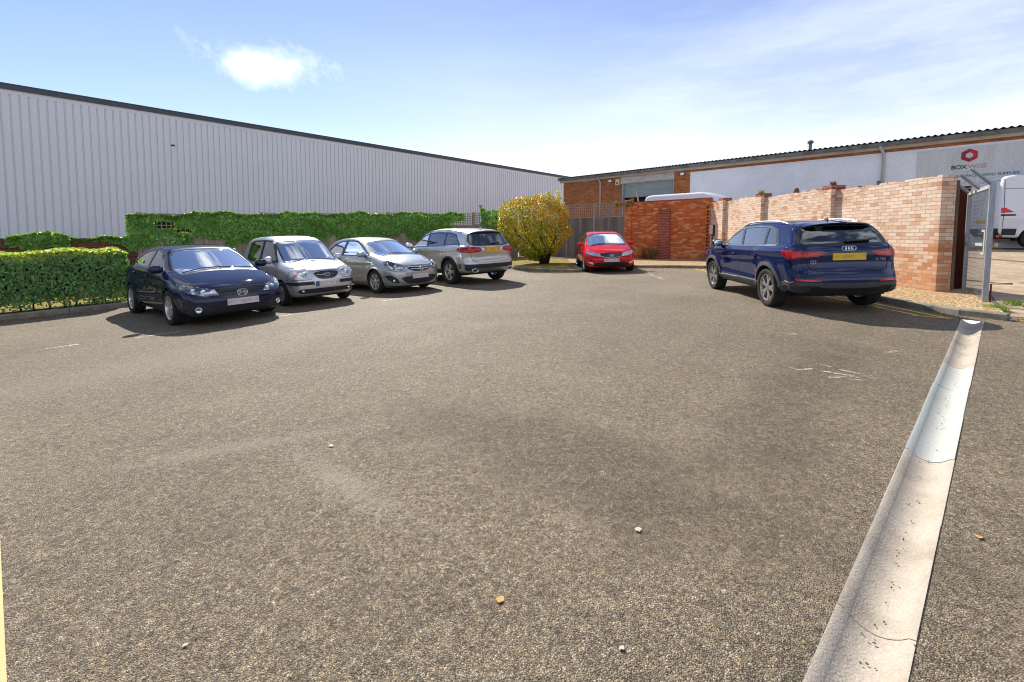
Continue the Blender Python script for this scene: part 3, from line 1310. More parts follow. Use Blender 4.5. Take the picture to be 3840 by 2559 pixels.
def brick_mat(name, pal, mortar, bw=.225, bh=.075, gapw=.010, bump=.6, pale=None, palef=(.5, .62), pscale=1.1, zlow=0.0, stain=.25):
    m, nt, out = mat(name)
    t = N(nt, 'ShaderNodeTexCoord')
    P = t.outputs['UV']
    br = N(nt, 'ShaderNodeTexBrick', i_Scale=1.0)
    br.offset = .5
    for k, v in (('Color1', (0, 0, 0, 1)), ('Color2', (1, 1, 1, 1)), ('Mortar', (0, 0, 0, 1))):
        br.inputs[k].default_value = v
    br.inputs['Mortar Size'].default_value = gapw / 2
    br.inputs['Mortar Smooth'].default_value = .25
    br.inputs['Bias'].default_value = 0
    br.inputs['Brick Width'].default_value = bw
    br.inputs['Row Height'].default_value = bh
    wob = N(nt, 'ShaderNodeTexNoise', i_Scale=5.0, i_Detail=2.0)
    L(nt, P, wob.inputs['Vector'])
    off = vmath(nt, 'SCALE', vmath(nt, 'SUBTRACT', wob.outputs['Color'], (.5, .5, .5)).outputs[0])
    off.inputs[3].default_value = .012
    pv = vmath(nt, 'ADD', P, off.outputs[0]).outputs[0]
    L(nt, pv, br.inputs['Vector'])
    col = ramp(nt, br.outputs['Color'], [(i / (len(pal) - 1), c) for i, c in enumerate(pal)])
    n = N(nt, 'ShaderNodeTexNoise', i_Scale=pscale, i_Detail=6.0, i_Roughness=.65)
    L(nt, P, n.inputs['Vector'])
    fine = N(nt, 'ShaderNodeTexNoise', i_Scale=38.0, i_Detail=5.0, i_Roughness=.7)
    L(nt, P, fine.inputs['Vector'])
    col = mix(nt, 1.0, col, ramp(nt, fine.outputs[0], [(.3, .78), (.7, 1.2)]), 'MULTIPLY')
    if pale:
        f = math_n(nt, 'ADD', math_n(nt, 'MULTIPLY', br.outputs['Color'], .16), n.outputs[0])
        if zlow:
            su = N(nt, 'ShaderNodeSeparateXYZ')
            L(nt, P, su.inputs[0])
            f = math_n(nt, 'SUBTRACT', f, math_n(nt, 'MULTIPLY', ramp(nt, math_n(nt, 'MULTIPLY', su.outputs[1], .5), [(.1, 1.0), (.75, 0.0)]), zlow))
        col = mix(nt, ramp(nt, f, [(palef[0], 0.0), (palef[1], .8)]), col, mix(nt, br.outputs['Color'], pale[0], pale[1]))
    col = mix(nt, 1.0, col, ramp(nt, n.outputs[0], [(.3, 1 - stain), (.7, 1 + stain * .5)]), 'MULTIPLY')
    col = mix(nt, br.outputs['Fac'], col, mortar)
    b = N(nt, 'ShaderNodeBsdfPrincipled', i_Roughness=.88)
    b.inputs['Specular IOR Level'].default_value = .25
    L(nt, col, b.inputs['Base Color'])
    bp = N(nt, 'ShaderNodeBump')
    bp.inputs['Strength'].default_value = bump
    bp.inputs['Distance'].default_value = .012
    hh = math_n(nt, 'ADD', math_n(nt, 'MULTIPLY', math_n(nt, 'SUBTRACT', 1.0, br.outputs['Fac']), 1.0), math_n(nt, 'MULTIPLY', fine.outputs[0], .5))
    L(nt, hh, bp.inputs['Height'])
    L(nt, bp.outputs[0], b.inputs['Normal'])
    L(nt, b.outputs[0], out.inputs[0])
    return m


def stain_mat(name, base, dark, rough=.8, sc=(3, 3, .6), lo=.42, hi=.7, metal=0.0, bump=.2, bsc=90.0, spec=.4):
    """a surface with streaks and blotches of its own"""
    m, nt, out = mat(name)
    t = N(nt, 'ShaderNodeTexCoord')
    mp = N(nt, 'ShaderNodeMapping')
    mp.inputs['Scale'].default_value = sc
    L(nt, t.outputs['Object'], mp.inputs[0])
    n = N(nt, 'ShaderNodeTexNoise', i_Scale=1.0, i_Detail=7.0, i_Roughness=.68)
    L(nt, mp.outputs[0], n.inputs['Vector'])
    f = N(nt, 'ShaderNodeTexNoise', i_Scale=bsc, i_Detail=3.0)
    L(nt, t.outputs['Object'], f.inputs['Vector'])
    c = mix(nt, ramp(nt, n.outputs[0], [(lo, 0.0), (hi, 1.0)]), base, dark)
    c = mix(nt, 1.0, c, ramp(nt, f.outputs[0], [(.3, .86), (.7, 1.12)]), 'MULTIPLY')
    b = N(nt, 'ShaderNodeBsdfPrincipled', i_Roughness=rough)
    b.inputs['Metallic'].default_value = metal
    b.inputs['Specular IOR Level'].default_value = spec
    L(nt, c, b.inputs['Base Color'])
    if bump:
        bp = N(nt, 'ShaderNodeBump')
        bp.inputs['Strength'].default_value = bump
        bp.inputs['Distance'].default_value = .006
        L(nt, f.outputs[0], bp.inputs['Height'])
        L(nt, bp.outputs[0], b.inputs['Normal'])
    L(nt, b.outputs[0], out.inputs[0])
    return m


def wood_mat(name, pal):
    """weathered boards: each board (a loose piece of the mesh) its own tone, grain along z"""
    m, nt, out = mat(name)
    t = N(nt, 'ShaderNodeTexCoord')
    g = N(nt, 'ShaderNodeNewGeometry')
    mp = N(nt, 'ShaderNodeMapping')
    mp.inputs['Scale'].default_value = (26, 26, 1.6)
    L(nt, t.outputs['Object'], mp.inputs[0])
    n = N(nt, 'ShaderNodeTexNoise', i_Scale=1.0, i_Detail=6.0, i_Roughness=.65)
    L(nt, mp.outputs[0], n.inputs['Vector'])
    c = ramp(nt, g.outputs['Random Per Island'], [(i / (len(pal) - 1), q) for i, q in enumerate(pal)])
    c = mix(nt, 1.0, c, ramp(nt, n.outputs[0], [(.3, .62), (.7, 1.3)]), 'MULTIPLY')
    b = N(nt, 'ShaderNodeBsdfPrincipled', i_Roughness=.85)
    L(nt, c, b.inputs['Base Color'])
    bp = N(nt, 'ShaderNodeBump')
    bp.inputs['Strength'].default_value = .4
    bp.inputs['Distance'].default_value = .004
    L(nt, n.outputs[0], bp.inputs['Height'])
    L(nt, bp.outputs[0], b.inputs['Normal'])
    L(nt, b.outputs[0], out.inputs[0])
    return m


def litter_mat(name, pal, sc=60.0, bump=.9, big=None):
    """gravel, fallen leaves, dry grass: many small flecks"""
    m, nt, out = mat(name)
    t = N(nt, 'ShaderNodeTexCoord')
    v = N(nt, 'ShaderNodeTexVoronoi', i_Scale=sc)
    L(nt, t.outputs['Object'], v.inputs['Vector'])
    sh = N(nt, 'ShaderNodeSeparateColor')
    L(nt, v.outputs['Color'], sh.inputs[0])
    c = ramp(nt, sh.outputs[0], [(i / (len(pal) - 1), q) for i, q in enumerate(pal)])
    n = N(nt, 'ShaderNodeTexNoise', i_Scale=1.4, i_Detail=5.0, i_Roughness=.6)
    L(nt, t.outputs['Object'], n.inputs['Vector'])
    if big:
        c = mix(nt, ramp(nt, n.outputs[0], [(.42, 0.0), (.6, .85)]), c, mix(nt, 1.0, c, big, 'MULTIPLY'))
    c = mix(nt, 1.0, c, ramp(nt, v.outputs['Distance'], [(.2, 1.0), (.7, .45)]), 'MULTIPLY')
    b = N(nt, 'ShaderNodeBsdfPrincipled', i_Roughness=.9)
    b.inputs['Specular IOR Level'].default_value = .2
    L(nt, c, b.inputs['Base Color'])
    bp = N(nt, 'ShaderNodeBump')
    bp.inputs['Strength'].default_value = bump
    bp.inputs['Distance'].default_value = .015
    L(nt, math_n(nt, 'ADD', sh.outputs[1], math_n(nt, 'SUBTRACT', 1.0, v.outputs['Distance'])), bp.inputs['Height'])
    L(nt, bp.outputs[0], b.inputs['Normal'])
    L(nt, b.outputs[0], out.inputs[0])
    return m


def worn_paint(name, col, cover=(.40, .56), rough=.7, sc=26.0):
    """road paint, worn through to the stones; the gaps are see-through"""
    m, nt, out = mat(name)
    t = N(nt, 'ShaderNodeTexCoord')
    n = N(nt, 'ShaderNodeTexNoise', i_Scale=sc, i_Detail=5.0, i_Roughness=.7)
    L(nt, t.outputs['Object'], n.inputs['Vector'])
    n2 = N(nt, 'ShaderNodeTexNoise', i_Scale=2.2, i_Detail=3.0)
    L(nt, t.outputs['Object'], n2.inputs['Vector'])
    f = ramp(nt, math_n(nt, 'ADD', math_n(nt, 'MULTIPLY', n.outputs[0], .65), math_n(nt, 'MULTIPLY', n2.outputs[0], .35)), [(cover[0], 0.0), (cover[1], 1.0)])
    b = N(nt, 'ShaderNodeBsdfPrincipled', i_Roughness=rough)
    L(nt, mix(nt, n.outputs[0], [x * .7 for x in col], col), b.inputs['Base Color'])
    tr = N(nt, 'ShaderNodeBsdfTransparent')
    mx = N(nt, 'ShaderNodeMixShader')
    L(nt, f, mx.inputs[0])
    L(nt, tr.outputs[0], mx.inputs[1])
    L(nt, b.outputs[0], mx.inputs[2])
    L(nt, mx.outputs[0], out.inputs[0])
    return m


M_TAR = asphalt_mat()
M_WHITE_LINE = worn_paint('worn_white_paint', (.62, .58, .50), (.45, .60))
M_FADED = worn_paint('faded_white_paint', (.60, .56, .47), (.52, .66), .7, 20.0)
M_FLAKE = worn_paint('flaking_white_paint', (.46, .40, .31), (.47, .60), .8, 34.0)
M_YELLOW = worn_paint('worn_yellow_paint', (.72, .46, .06), (.34, .46))
M_YELLOW_NEW = worn_paint('yellow_paint', (.56, .46, .20), (.30, .40), .7, 60.0)
M_CONC = stain_mat('drain_concrete', (.385, .335, .27), (.255, .215, .165), .85, (2.6, 2.6, 2.6), .44, .72, 0, .5, 110)
M_CONC_NEW = stain_mat('pale_drain_concrete', (.375, .385, .35), (.315, .32, .285), .8, (2.2, 2.2, 2.2), .5, .8, 0, .25, 120)
M_KERB = stain_mat('kerb_concrete', (.25, .225, .18), (.10, .10, .065), .9, (3, 3, 3), .42, .66, 0, .5, 60)
M_GRAVEL = litter_mat('gravel_and_leaves', [(.24, .13, .05), (.50, .31, .14), (.68, .46, .23), (.55, .40, .24), (.78, .62, .40)], 34.0)
M_GRASS = litter_mat('dry_grass_and_leaves', [(.14, .17, .04), (.32, .30, .07), (.56, .46, .12), (.44, .30, .09), (.24, .25, .06)], 46.0, .9, (.85, .60, .40))
M_SOIL = litter_mat('soil_and_leaf_litter', [(.06, .04, .025), (.12, .08, .05), (.20, .12, .06), (.10, .10, .04)], 40.0)
M_PAVING = brick_mat('block_paving', [(.36, .27, .185), (.42, .32, .22), (.31, .23, .16)], (.22, .17, .12), .21, .105, .008, .4)
M_BRICK_RED = brick_mat('red_brick', [(.42, .070, .020), (.56, .115, .028), (.60, .145, .034), (.48, .090, .024), (.62, .20, .058), (.70, .36, .16), (.56, .125, .030)], (.42, .20, .10), .225, .075, .011, .6)
M_BRICK_DARK = brick_mat('dark_red_brick', [(.27, .050, .030), (.37, .08, .042), (.20, .042, .028)], (.52, .38, .29), .225, .075, .011, .6)
M_BRICK_PALE = brick_mat('pale_spalled_brick', [(.54, .22, .10), (.66, .32, .16), (.72, .42, .25), (.60, .26, .12)], (.40, .29, .20), .225, .075, .010, .9,
                         ((.74, .54, .39), (.86, .74, .60)), (.42, .58), .45, .17)
M_BRICK_SHED = brick_mat('warehouse_brick', [(.28, .085, .030), (.40, .13, .045), (.46, .165, .055), (.34, .105, .036), (.52, .22, .085)], (.32, .19, .11), .225, .075, .011, .5)
M_BRICK_LOW = brick_mat('old_dark_brick', [(.085, .030, .020), (.13, .045, .028), (.16, .06, .035)], (.19, .13, .09), .225, .075, .012, .7)
M_BRICK_SOLDIER = brick_mat('brick_on_edge', [(.10, .035, .022), (.15, .05, .03)], (.20, .14, .10), .075, .225, .012, .7)
M_PAINTED = brick_mat('white_painted_brick', [(.80, .82, .85), (.83, .85, .88)], (.72, .74, .78), .225, .075, .010, .45, None, (.5, .6), 1.0, 0.0, .10)
M_FENCE = wood_mat('weathered_boards', [(.10, .09, .085), (.16, .14, .13), (.21, .185, .165), (.13, .115, .105), (.25, .21, .17)])
M_FENCE_WARM = wood_mat('fence_boards', [(.20, .16, .12), (.28, .23, .17), (.24, .19, .14), (.33, .27, .20)])
M_TRELLIS = wood_mat('trellis_timber', [(.25, .20, .145), (.32, .26, .19), (.21, .17, .125)])
M_TRELLIS_GREY = wood_mat('grey_trellis_timber', [(.30, .25, .205), (.38, .32, .26)])
M_CLAD = plain('grey_cladding_sheet', (.64, .65, .675), .42, 0, 0, .5, .03, .12)
M_GROOVE = plain('cladding_groove_shade', (.43, .445, .475), .5)  # same sheet in a darker colour: groove shade painted on
M_FLASH = plain('dark_flashing', (.045, .052, .060), .5, 0, 0, .5, .15, 2)
M_ROOF = stain_mat('fibre_cement_roof', (.13, .14, .12), (.06, .07, .05), .95, (2, 2, 2), .4, .65, 0, .5, 30)
M_GUTTER = stain_mat('weathered_gutter', (.22, .215, .20), (.10, .10, .09), .85, (3, 3, 3), .42, .66, 0, .3, 40)
M_FASCIA = stain_mat('peeling_fascia', (.52, .45, .36), (.36, .29, .22), .8, (1.2, 1.2, 3), .45, .7, 0, .3, 50)
M_LINTEL = stain_mat('stained_concrete_lintel', (.52, .49, .45), (.26, .24, .21), .9, (1.5, 1.5, 3.5), .48, .72, 0, .4, 40)
M_SHUTTER = stain_mat('galvanised_shutter', (.40, .48, .50), (.30, .37, .40), .45, (1, 1, 5), .4, .7, .3, 0, 40)
M_DARK = plain('dark_interior', (.008, .008, .009), .9)
M_PVC = plain('grey_pvc_pipe', (.42, .42, .42), .5, 0, 0, .5, .15, 3)
M_SIGN = stain_mat('dirty_white_signboard', (.60, .61, .60), (.50, .50, .46), .55, (3.5, 3.5, .5), .42, .7, 0, 0, 20)
M_STEEL = stain_mat('galvanised_steel', (.36, .39, .42), (.24, .26, .28), .45, (8, 8, 2), .4, .65, .55, 0, 60)
M_STEEL_LT = stain_mat('pale_galvanised_steel', (.58, .59, .58), (.45, .45, .43), .45, (8, 8, 2), .4, .65, .4, 0, 60)
M_RUST = stain_mat('rusty_red_oxide', (.16, .028, .014), (.09, .022, .012), .75, (5, 5, 1.5), .4, .65, 0, .4, 60)
M_VAN = plain('white_van_paint', (.74, .75, .77), .3, 0, .6, .5, .05, 3)

# ------------------------------------------------------------------ the ground
CH0, CHD = Vector((.92, 1.33)), Vector((5.60, 5.12)).normalized()     # near left corner and run of the drain
CHN = Vector((CHD.y, -CHD.x))                                          # towards its right side
CHW = .225


def ground_h(x, y):
    base = SLOPE * min(max(x, -30), 14)
    if x > 8.7:
        base += .030 * min(x - 8.7, 12) * min(1, max(0, (y - 7.5) / 3)) + .033 * min(max(y - 9.5, 0), 14)
    else:
        d = (x - 8.6) * .721 + (y - 19.55) * .693
        base += min(.6, max(0, d - .3) * .2)
    return base


def build_ground():
    pts, edges = [], []
    def loop(ps):
        n0 = len(pts)
        pts.extend(Vector(p) for p in ps)
        edges.extend((n0 + i, n0 + (i + 1) % len(ps)) for i in range(len(ps)))
    a = CH0 - CHD * 4.0
    b = CH0 + CHD * 7.62
    hole = [a, b, b + CHN * CHW, a + CHN * CHW]
    loop(hole)
    loop([(-320, -60), (320, -60), (320, 420), (-320, 420)])
    hp = np.array([(p.x, p.y) for p in hole])
    for X in np.arange(-24, 30.1, 1.0):
        for Y in np.arange(-6, 44.1, 1.0):
            if sdpoly(np.array([X]), np.array([Y]), hp)[0] > .15:
                pts.append(Vector((X + .001, Y)))
    for X in (-300, -200, -120, -70, -45, 45, 70, 120, 200, 300):
        for Y in (-55, -25, 0, 20, 50, 80, 130, 200, 300, 400):
            pts.append(Vector((X, Y)))
    v, _e, f, *_r = delaunay_2d_cdt(pts, edges, [], 0, 1e-5)
    V = [(p.x, p.y, ground_h(p.x, p.y)) for p in v]
    F = []
    for t in f:
        c = sum((Vector(v[i]) for i in t), Vector((0, 0))) / len(t)
        if sdpoly(np.array([c.x]), np.array([c.y]), hp)[0] > 0:
            F.append(tuple(t))
    o = mesh_obj('car_park_tarmac', V, F, M_TAR, None, True)
    bm = bmesh.new()
    bm.from_mesh(o.data)
    bmesh.ops.recalc_face_normals(bm, faces=bm.faces)
    if bm.faces[0].normal.z < 0:
        bmesh.ops.reverse_faces(bm, faces=bm.faces)
    bm.to_mesh(o.data)
    bm.free()
    return tag(o, 'worn grey brown tarmac of the car park', 'ground', None, 'structure')


def sheet(name, outline, m, dz, step=1.0, hfun=None, thick=0.0):
    """a flat area laid on the ground"""
    hf = hfun or ground_h
    v, F = flat_patch(outline, (), step)
    V = [(x, y, hf(x, y) + dz) for x, y in v]
    o = mesh_obj(name, V, F, m)
    bm = bmesh.new()
    bm.from_mesh(o.data)
    bmesh.ops.recalc_face_normals(bm, faces=bm.faces)
    if sum(f.normal.z for f in bm.faces) < 0:
        bmesh.ops.reverse_faces(bm, faces=bm.faces)
    bm.to_mesh(o.data)
    bm.free()
    box_uv(o)
    return o


def strip(name, a, b, w, m, dz=.004):
    a, b = Vector(a), Vector(b)
    d = (b - a).normalized()
    n = Vector((-d.y, d.x)) * w / 2
    k = max(1, int((b - a).length / 1.0))
    V, F = [], []
    for i in range(k + 1):
        p = a + (b - a) * i / k
        for q in (p + n, p - n):
            V.append((q.x, q.y, ground_h(q.x, q.y) + dz))
    for i in range(k):
        F.append((2 * i, 2 * i + 1, 2 * i + 3, 2 * i + 2))
    o = mesh_obj(name, V, F, m)
    return o


def kerb_run(name, line, h=.11, w=.13, side=1, label=None):
    """kerb stones along a polyline, a joint every 0.9 m"""
    P = [Vector(p) for p in line]
    k = MB()
    for i in range(len(P) - 1):
        a, b = P[i], P[i + 1]
        d = (b - a)
        ln = d.length
        d.normalize()
        n = Vector((-d.y, d.x)) * side
        m = max(1, round(ln / .9))
        for j in range(m):
            s0, s1 = ln * j / m + .004, ln * (j + 1) / m - .004
            jit = random.uniform(-.008, .008)
            prof = [(0, -.05), (.012, h * .82), (.03, h), (w, h), (w, -.05)]
            v = []
            for s in (s0, s1):
                q = a + d * s
                for (o, z) in prof:
                    r = q + n * (o + jit)
                    v.append((r.x, r.y, ground_h(r.x, r.y) + z + jit * .5))
            nn = len(prof)
            f = [(t, t + 1, t + 1 + nn, t + nn) for t in range(nn - 1)] + [tuple(range(nn))[::-1], tuple(range(nn, 2 * nn))]
            k.add(v, f)
    o = k.build(name, M_KERB)
    return tag(o, label or 'weathered concrete kerb', 'kerb', None, 'structure')


build_ground()
KL = [(-13.4, 5.75), (-10.49, 9.11), (-9.16, 10.66), (-1.0, 20.0)]
KI = [(-1.0, 20.0), (-.45, 19.5), (.4, 18.2), (1.23, 16.97), (1.85, 16.3), (2.27, 16.12), (2.55, 16.25), (2.66, 16.6), (2.55, 19.9)]
KB = [(2.55, 19.9), (4.75, 19.7), (4.72, 17.32), (6.2, 16.72), (6.98, 16.15)]
KR = [(6.98, 16.15), (6.80, 11.5), (6.68, 7.6), (6.78, 6.75), (6.98, 6.28)]
kerb_run('kerb', KL, .12, .13, 1, 'mossy concrete kerb along the foot of the hedge')
kerb_run('kerb', KI, .10, .13, 1, 'concrete kerb round the bed of the shrub')
kerb_run('kerb', KB, .10, .13, 1, 'concrete kerb before the red brick back wall')
kerb_run('kerb', KR, .10, .13, 1, 'concrete kerb along the bed of the pale brick wall')


def off_line(line, d):
    out = []
    P = [Vector(p) for p in line]
    for i, p in enumerate(P):
        a = P[max(0, i - 1)]
        b = P[min(len(P) - 1, i + 1)]
        t = (b - a).normalized()
        out.append(tuple(p + Vector((-t.y, t.x)) * d))
    return out


tag(sheet('grass', off_line(KL, .12) + off_line(KI, .12) + [(2.7, 20.2), (2.9, 24.6), (.1, 27.3), (-5, 22.2), (-11.8, 14.6), (-16.5, 9.5)], M_GRASS, .085, .8), 'dry yellow grass and leaves before the ivy fence', 'grass', None, 'structure')
tag(sheet('gravel_bed', off_line(KB[:], .12)[1:] + off_line(KR, .12)[:-1] + [(7.15, 6.45), (8.3, 7.8), (9.2, 8.9), (8.5, 8.95), (8.62, 19.6), (5.7, 22.4), (2.9, 24.6), (2.7, 20.1)], M_GRAVEL, .075, .6), 'gravel and fallen leaves at the foot of the walls', 'gravel', None, 'structure')
tag(sheet('yard_paving', [(8.75, 9.0), (9.3, 8.7), (7.35, 6.55), (8.6, 5.2), (60, 3), (60, 60), (2, 60), (3, 26), (8.75, 20.0)], M_PAVING, .006, 1.0), 'sandy block paving of the yard beyond the gate', 'paving', None, 'structure')

# the dished drain
def channel():
    root = empty('drainage_channel', (CH0.x, CH0.y, ground_h(*CH0)))
    tag(root, 'dished concrete drainage channel running across the tarmac to the kerb', 'drain')
    joints = [-4.0, -3.0, -2.15, -1.29, -.43, .43, 1.29, 2.15, 3.01, 3.87, 4.73, 5.59, 6.60, 7.60]
    prof = []
    for i in range(13):
        x = CHW * i / 12
        e = min(x, CHW - x)
        z = .004 if e < .016 else .004 - .052 * math.sin(math.pi * (x - .016) / (CHW - .032)) ** .8
        prof.append((x, z))
    for j in range(len(joints) - 1):
        s0, s1 = joints[j] + .0012, joints[j + 1] - .0012
        V, F = [], []
        jz = random.uniform(-.002, .003)
        jn = random.uniform(-.003, .003)
        m = 4
        for i in range(m + 1):
            q = CH0 + CHD * (s0 + (s1 - s0) * i / m)
            for (x, z) in prof:
                r = q + CHN * (x + jn)
                V.append((r.x - root.location.x, r.y - root.location.y, ground_h(r.x, r.y) + z + jz - root.location.z))
        w = len(prof)
        for i in range(m):
            for t in range(w - 1):
                a = i * w + t
                F.append((a, a + 1, a + 1 + w, a + w))
        # ends and flanks
        base = len(V)
        for i in (0, m):
            for t in (0, w - 1):
                v = V[i * w + t]
                V.append((v[0], v[1], v[2] - .09))
        F.append((base, base + 1) + tuple(range(w - 1, -1, -1)))
        F.append((base + 3, base + 2) + tuple(m * w + t for t in range(w)))
        F.append((base, base + 2, base + 3, base + 1))
        F.append((base + 0,) + tuple(i * w for i in range(m + 1)) + (base + 2,))
        F.append((base + 3,) + tuple(i * w + w - 1 for i in range(m, -1, -1)) + (base + 1,))
        pale = 1.9 < (s0 + s1) / 2 < 4.6
        pale = 2.0 < (s0 + s1) / 2 < 4.7
        o = mesh_obj('channel_segment', V, F, M_CONC_NEW if pale else M_CONC, root, True)
        auto_smooth(o, 50)
        bm = bmesh.new()
        bm.from_mesh(o.data)
        bmesh.ops.recalc_face_normals(bm, faces=bm.faces)
        bm.to_mesh(o.data)
        bm.free()
        if pale:
            o['label'] = 'newer pale grey length of the drainage channel'


channel()

# painted lines
tag(strip('yellow_line', (-.9, .68), (-8.5, 7.17), .088, M_YELLOW_NEW, .004), 'yellow line at the near left edge of the tarmac', 'road marking', None, 'structure')
for x0 in (6.42, 6.22):
    tag(strip('yellow_line', (x0 + .02, 6.55 + (6.42 - x0) * 1.5), (x0 + .30, 15.9), .065, M_YELLOW, .004), 'one of the double yellow lines beside the kerb', 'road marking', 'double yellow lines', 'structure')
tag(strip('yellow_line', (6.44, 6.52), (6.17, 6.86), .06, M_YELLOW, .005), 'short yellow bar closing the double yellow lines', 'road marking', 'double yellow lines', 'structure')
tag(strip('bay_line', (4.68, 17.2), (4.40, 12.9), .085, M_WHITE_LINE, .004), 'white bay line beside the red hatchback', 'road marking', 'bay markings', 'structure')
tag(strip('bay_line', (4.38, 12.95), (4.95, 12.85), .07, M_FADED, .005), 'faded white end of the bay line', 'road marking', 'bay markings', 'structure')
BU = Vector((.676, .737))
BV = Vector((.765, -.644))
for i, (x, y, a, b) in enumerate([(-6.66, 6.46, .24, .16), (-5.72, 7.18, .30, .34), (-4.35, 8.75, .34, .3), (-2.75, 10.55, .40, .25), (-.95, 12.6, .40, .3), (.9, 14.6, .4, .25)]):
    c = Vector((x, y))
    tag(strip('bay_mark', c - BU * a, c + BU * a, .075, M_WHITE_LINE, .004), 'worn white T mark at the end of a parking bay', 'road marking', 'bay markings', 'structure')
    tag(strip('bay_mark', c - BV * b, c - BV * .04, .075, M_FADED, .005), 'worn white stem of a parking bay mark', 'road marking', 'bay markings', 'structure')
FL = [((3.17, 4.58), (3.22, 4.47), .035), ((3.07, 4.33), (3.18, 4.21), .045), ((3.34, 4.23), (3.39, 4.11), .05), ((3.0, 4.15), (3.06, 4.14), .03), ((3.13, 4.07), (3.24, 4.05), .04), ((2.71, 4.55), (2.73, 4.51), .03),
      ((2.81, 4.53), (2.85, 4.41), .03), ((2.89, 4.40), (3.01, 4.42), .035), ((3.25, 4.35), (3.31, 4.26), .045), ((3.09, 4.17), (3.12, 4.15), .03), ((3.21, 4.19), (3.22, 4.13), .05), ((3.31, 4.16), (3.37, 4.07), .045),
      ((4.49, 8.73), (4.62, 8.67), .06), ((3.55, 6.18), (3.76, 5.85), .10), ((3.85, 4.75), (4.3, 4.95), .05)]
for a, b, w in FL:
    a, b = Vector(a), Vector(b)
    d = (b - a).normalized() * .02
    tag(strip('paint_flake', a - d, b + d, w, M_FADED if w > .055 else M_FLAKE, .004), 'flaking remains of white road paint', 'road marking', 'flaking paint patches', 'structure')


# ------------------------------------------------------------------ grey clad warehouse on the left
def grey_warehouse():
    th = R(47.5)
    n = Vector((-math.sin(th), math.cos(th)))
    o0 = n * 35.13
    root = empty('clad_warehouse', (o0.x, o0.y, 0), th)          # local x along the wall, y away from us
    tag(root, 'long grey metal clad warehouse with a dark roof edge on the left', 'building')
    x0, x1, zb, zt = -34.0, 52.0, -2.0, 8.72
    V, F = [], []
    pitch = .333
    s = x0
    prof = []
    while s < x1:
        prof += [(s, 0), (s + .258, 0), (s + .266, .035), (s + .325, .035)]
        s += pitch
    prof.append((x1, 0))
    for (x, y) in prof:
        V.append((x, y, zb))
        V.append((x, y, 8.62))
    for i in range(len(prof) - 1):
        F.append((2 * i, 2 * i + 2, 2 * i + 3, 2 * i + 1))
    wl = mesh_obj('wall', V, F, M_CLAD, root)
    wl.data.materials.append(M_GROOVE)
    for i, pg in enumerate(wl.data.polygons):
        pg.material_index = 1 if i % 4 in (1, 3) else 0
    k = MB()
    k.box(x0, x1, -.004, .12, 8.60, 8.83)
    k.build('closure_strip', M_CLAD, root)
    k = MB()
    k.box(x0 - .1, x1 + .15, -.09, .25, 8.83, 9.08)
    k.box(x0 - .1, x1 + .15, -.11, .25, 9.08, 9.13)
    k.build('roof_edge', M_FLASH, root)
    k = MB()
    k.box(x1 - .02, x1 + .10, -.02, .3, zb, 8.8)
    k.build('corner_flashing', M_CLAD, root)
    k = MB()
    k.prism([(.3, 9.0), (30, 11.4), (30, -2), (.3, -2)], x0 + .01, x1 - .03, 'x')
    k.build('roof', M_FLASH, root)
    k = MB()
    k.box(6.62, 6.80, -.05, 0, 6.95, 7.03)
    k.build('wall_vent', M_DARK, root)


grey_warehouse()

# ------------------------------------------------------------------ brick warehouse on the right
RW0 = Vector((3.6, 31.7))
RWT = R(-46.1)


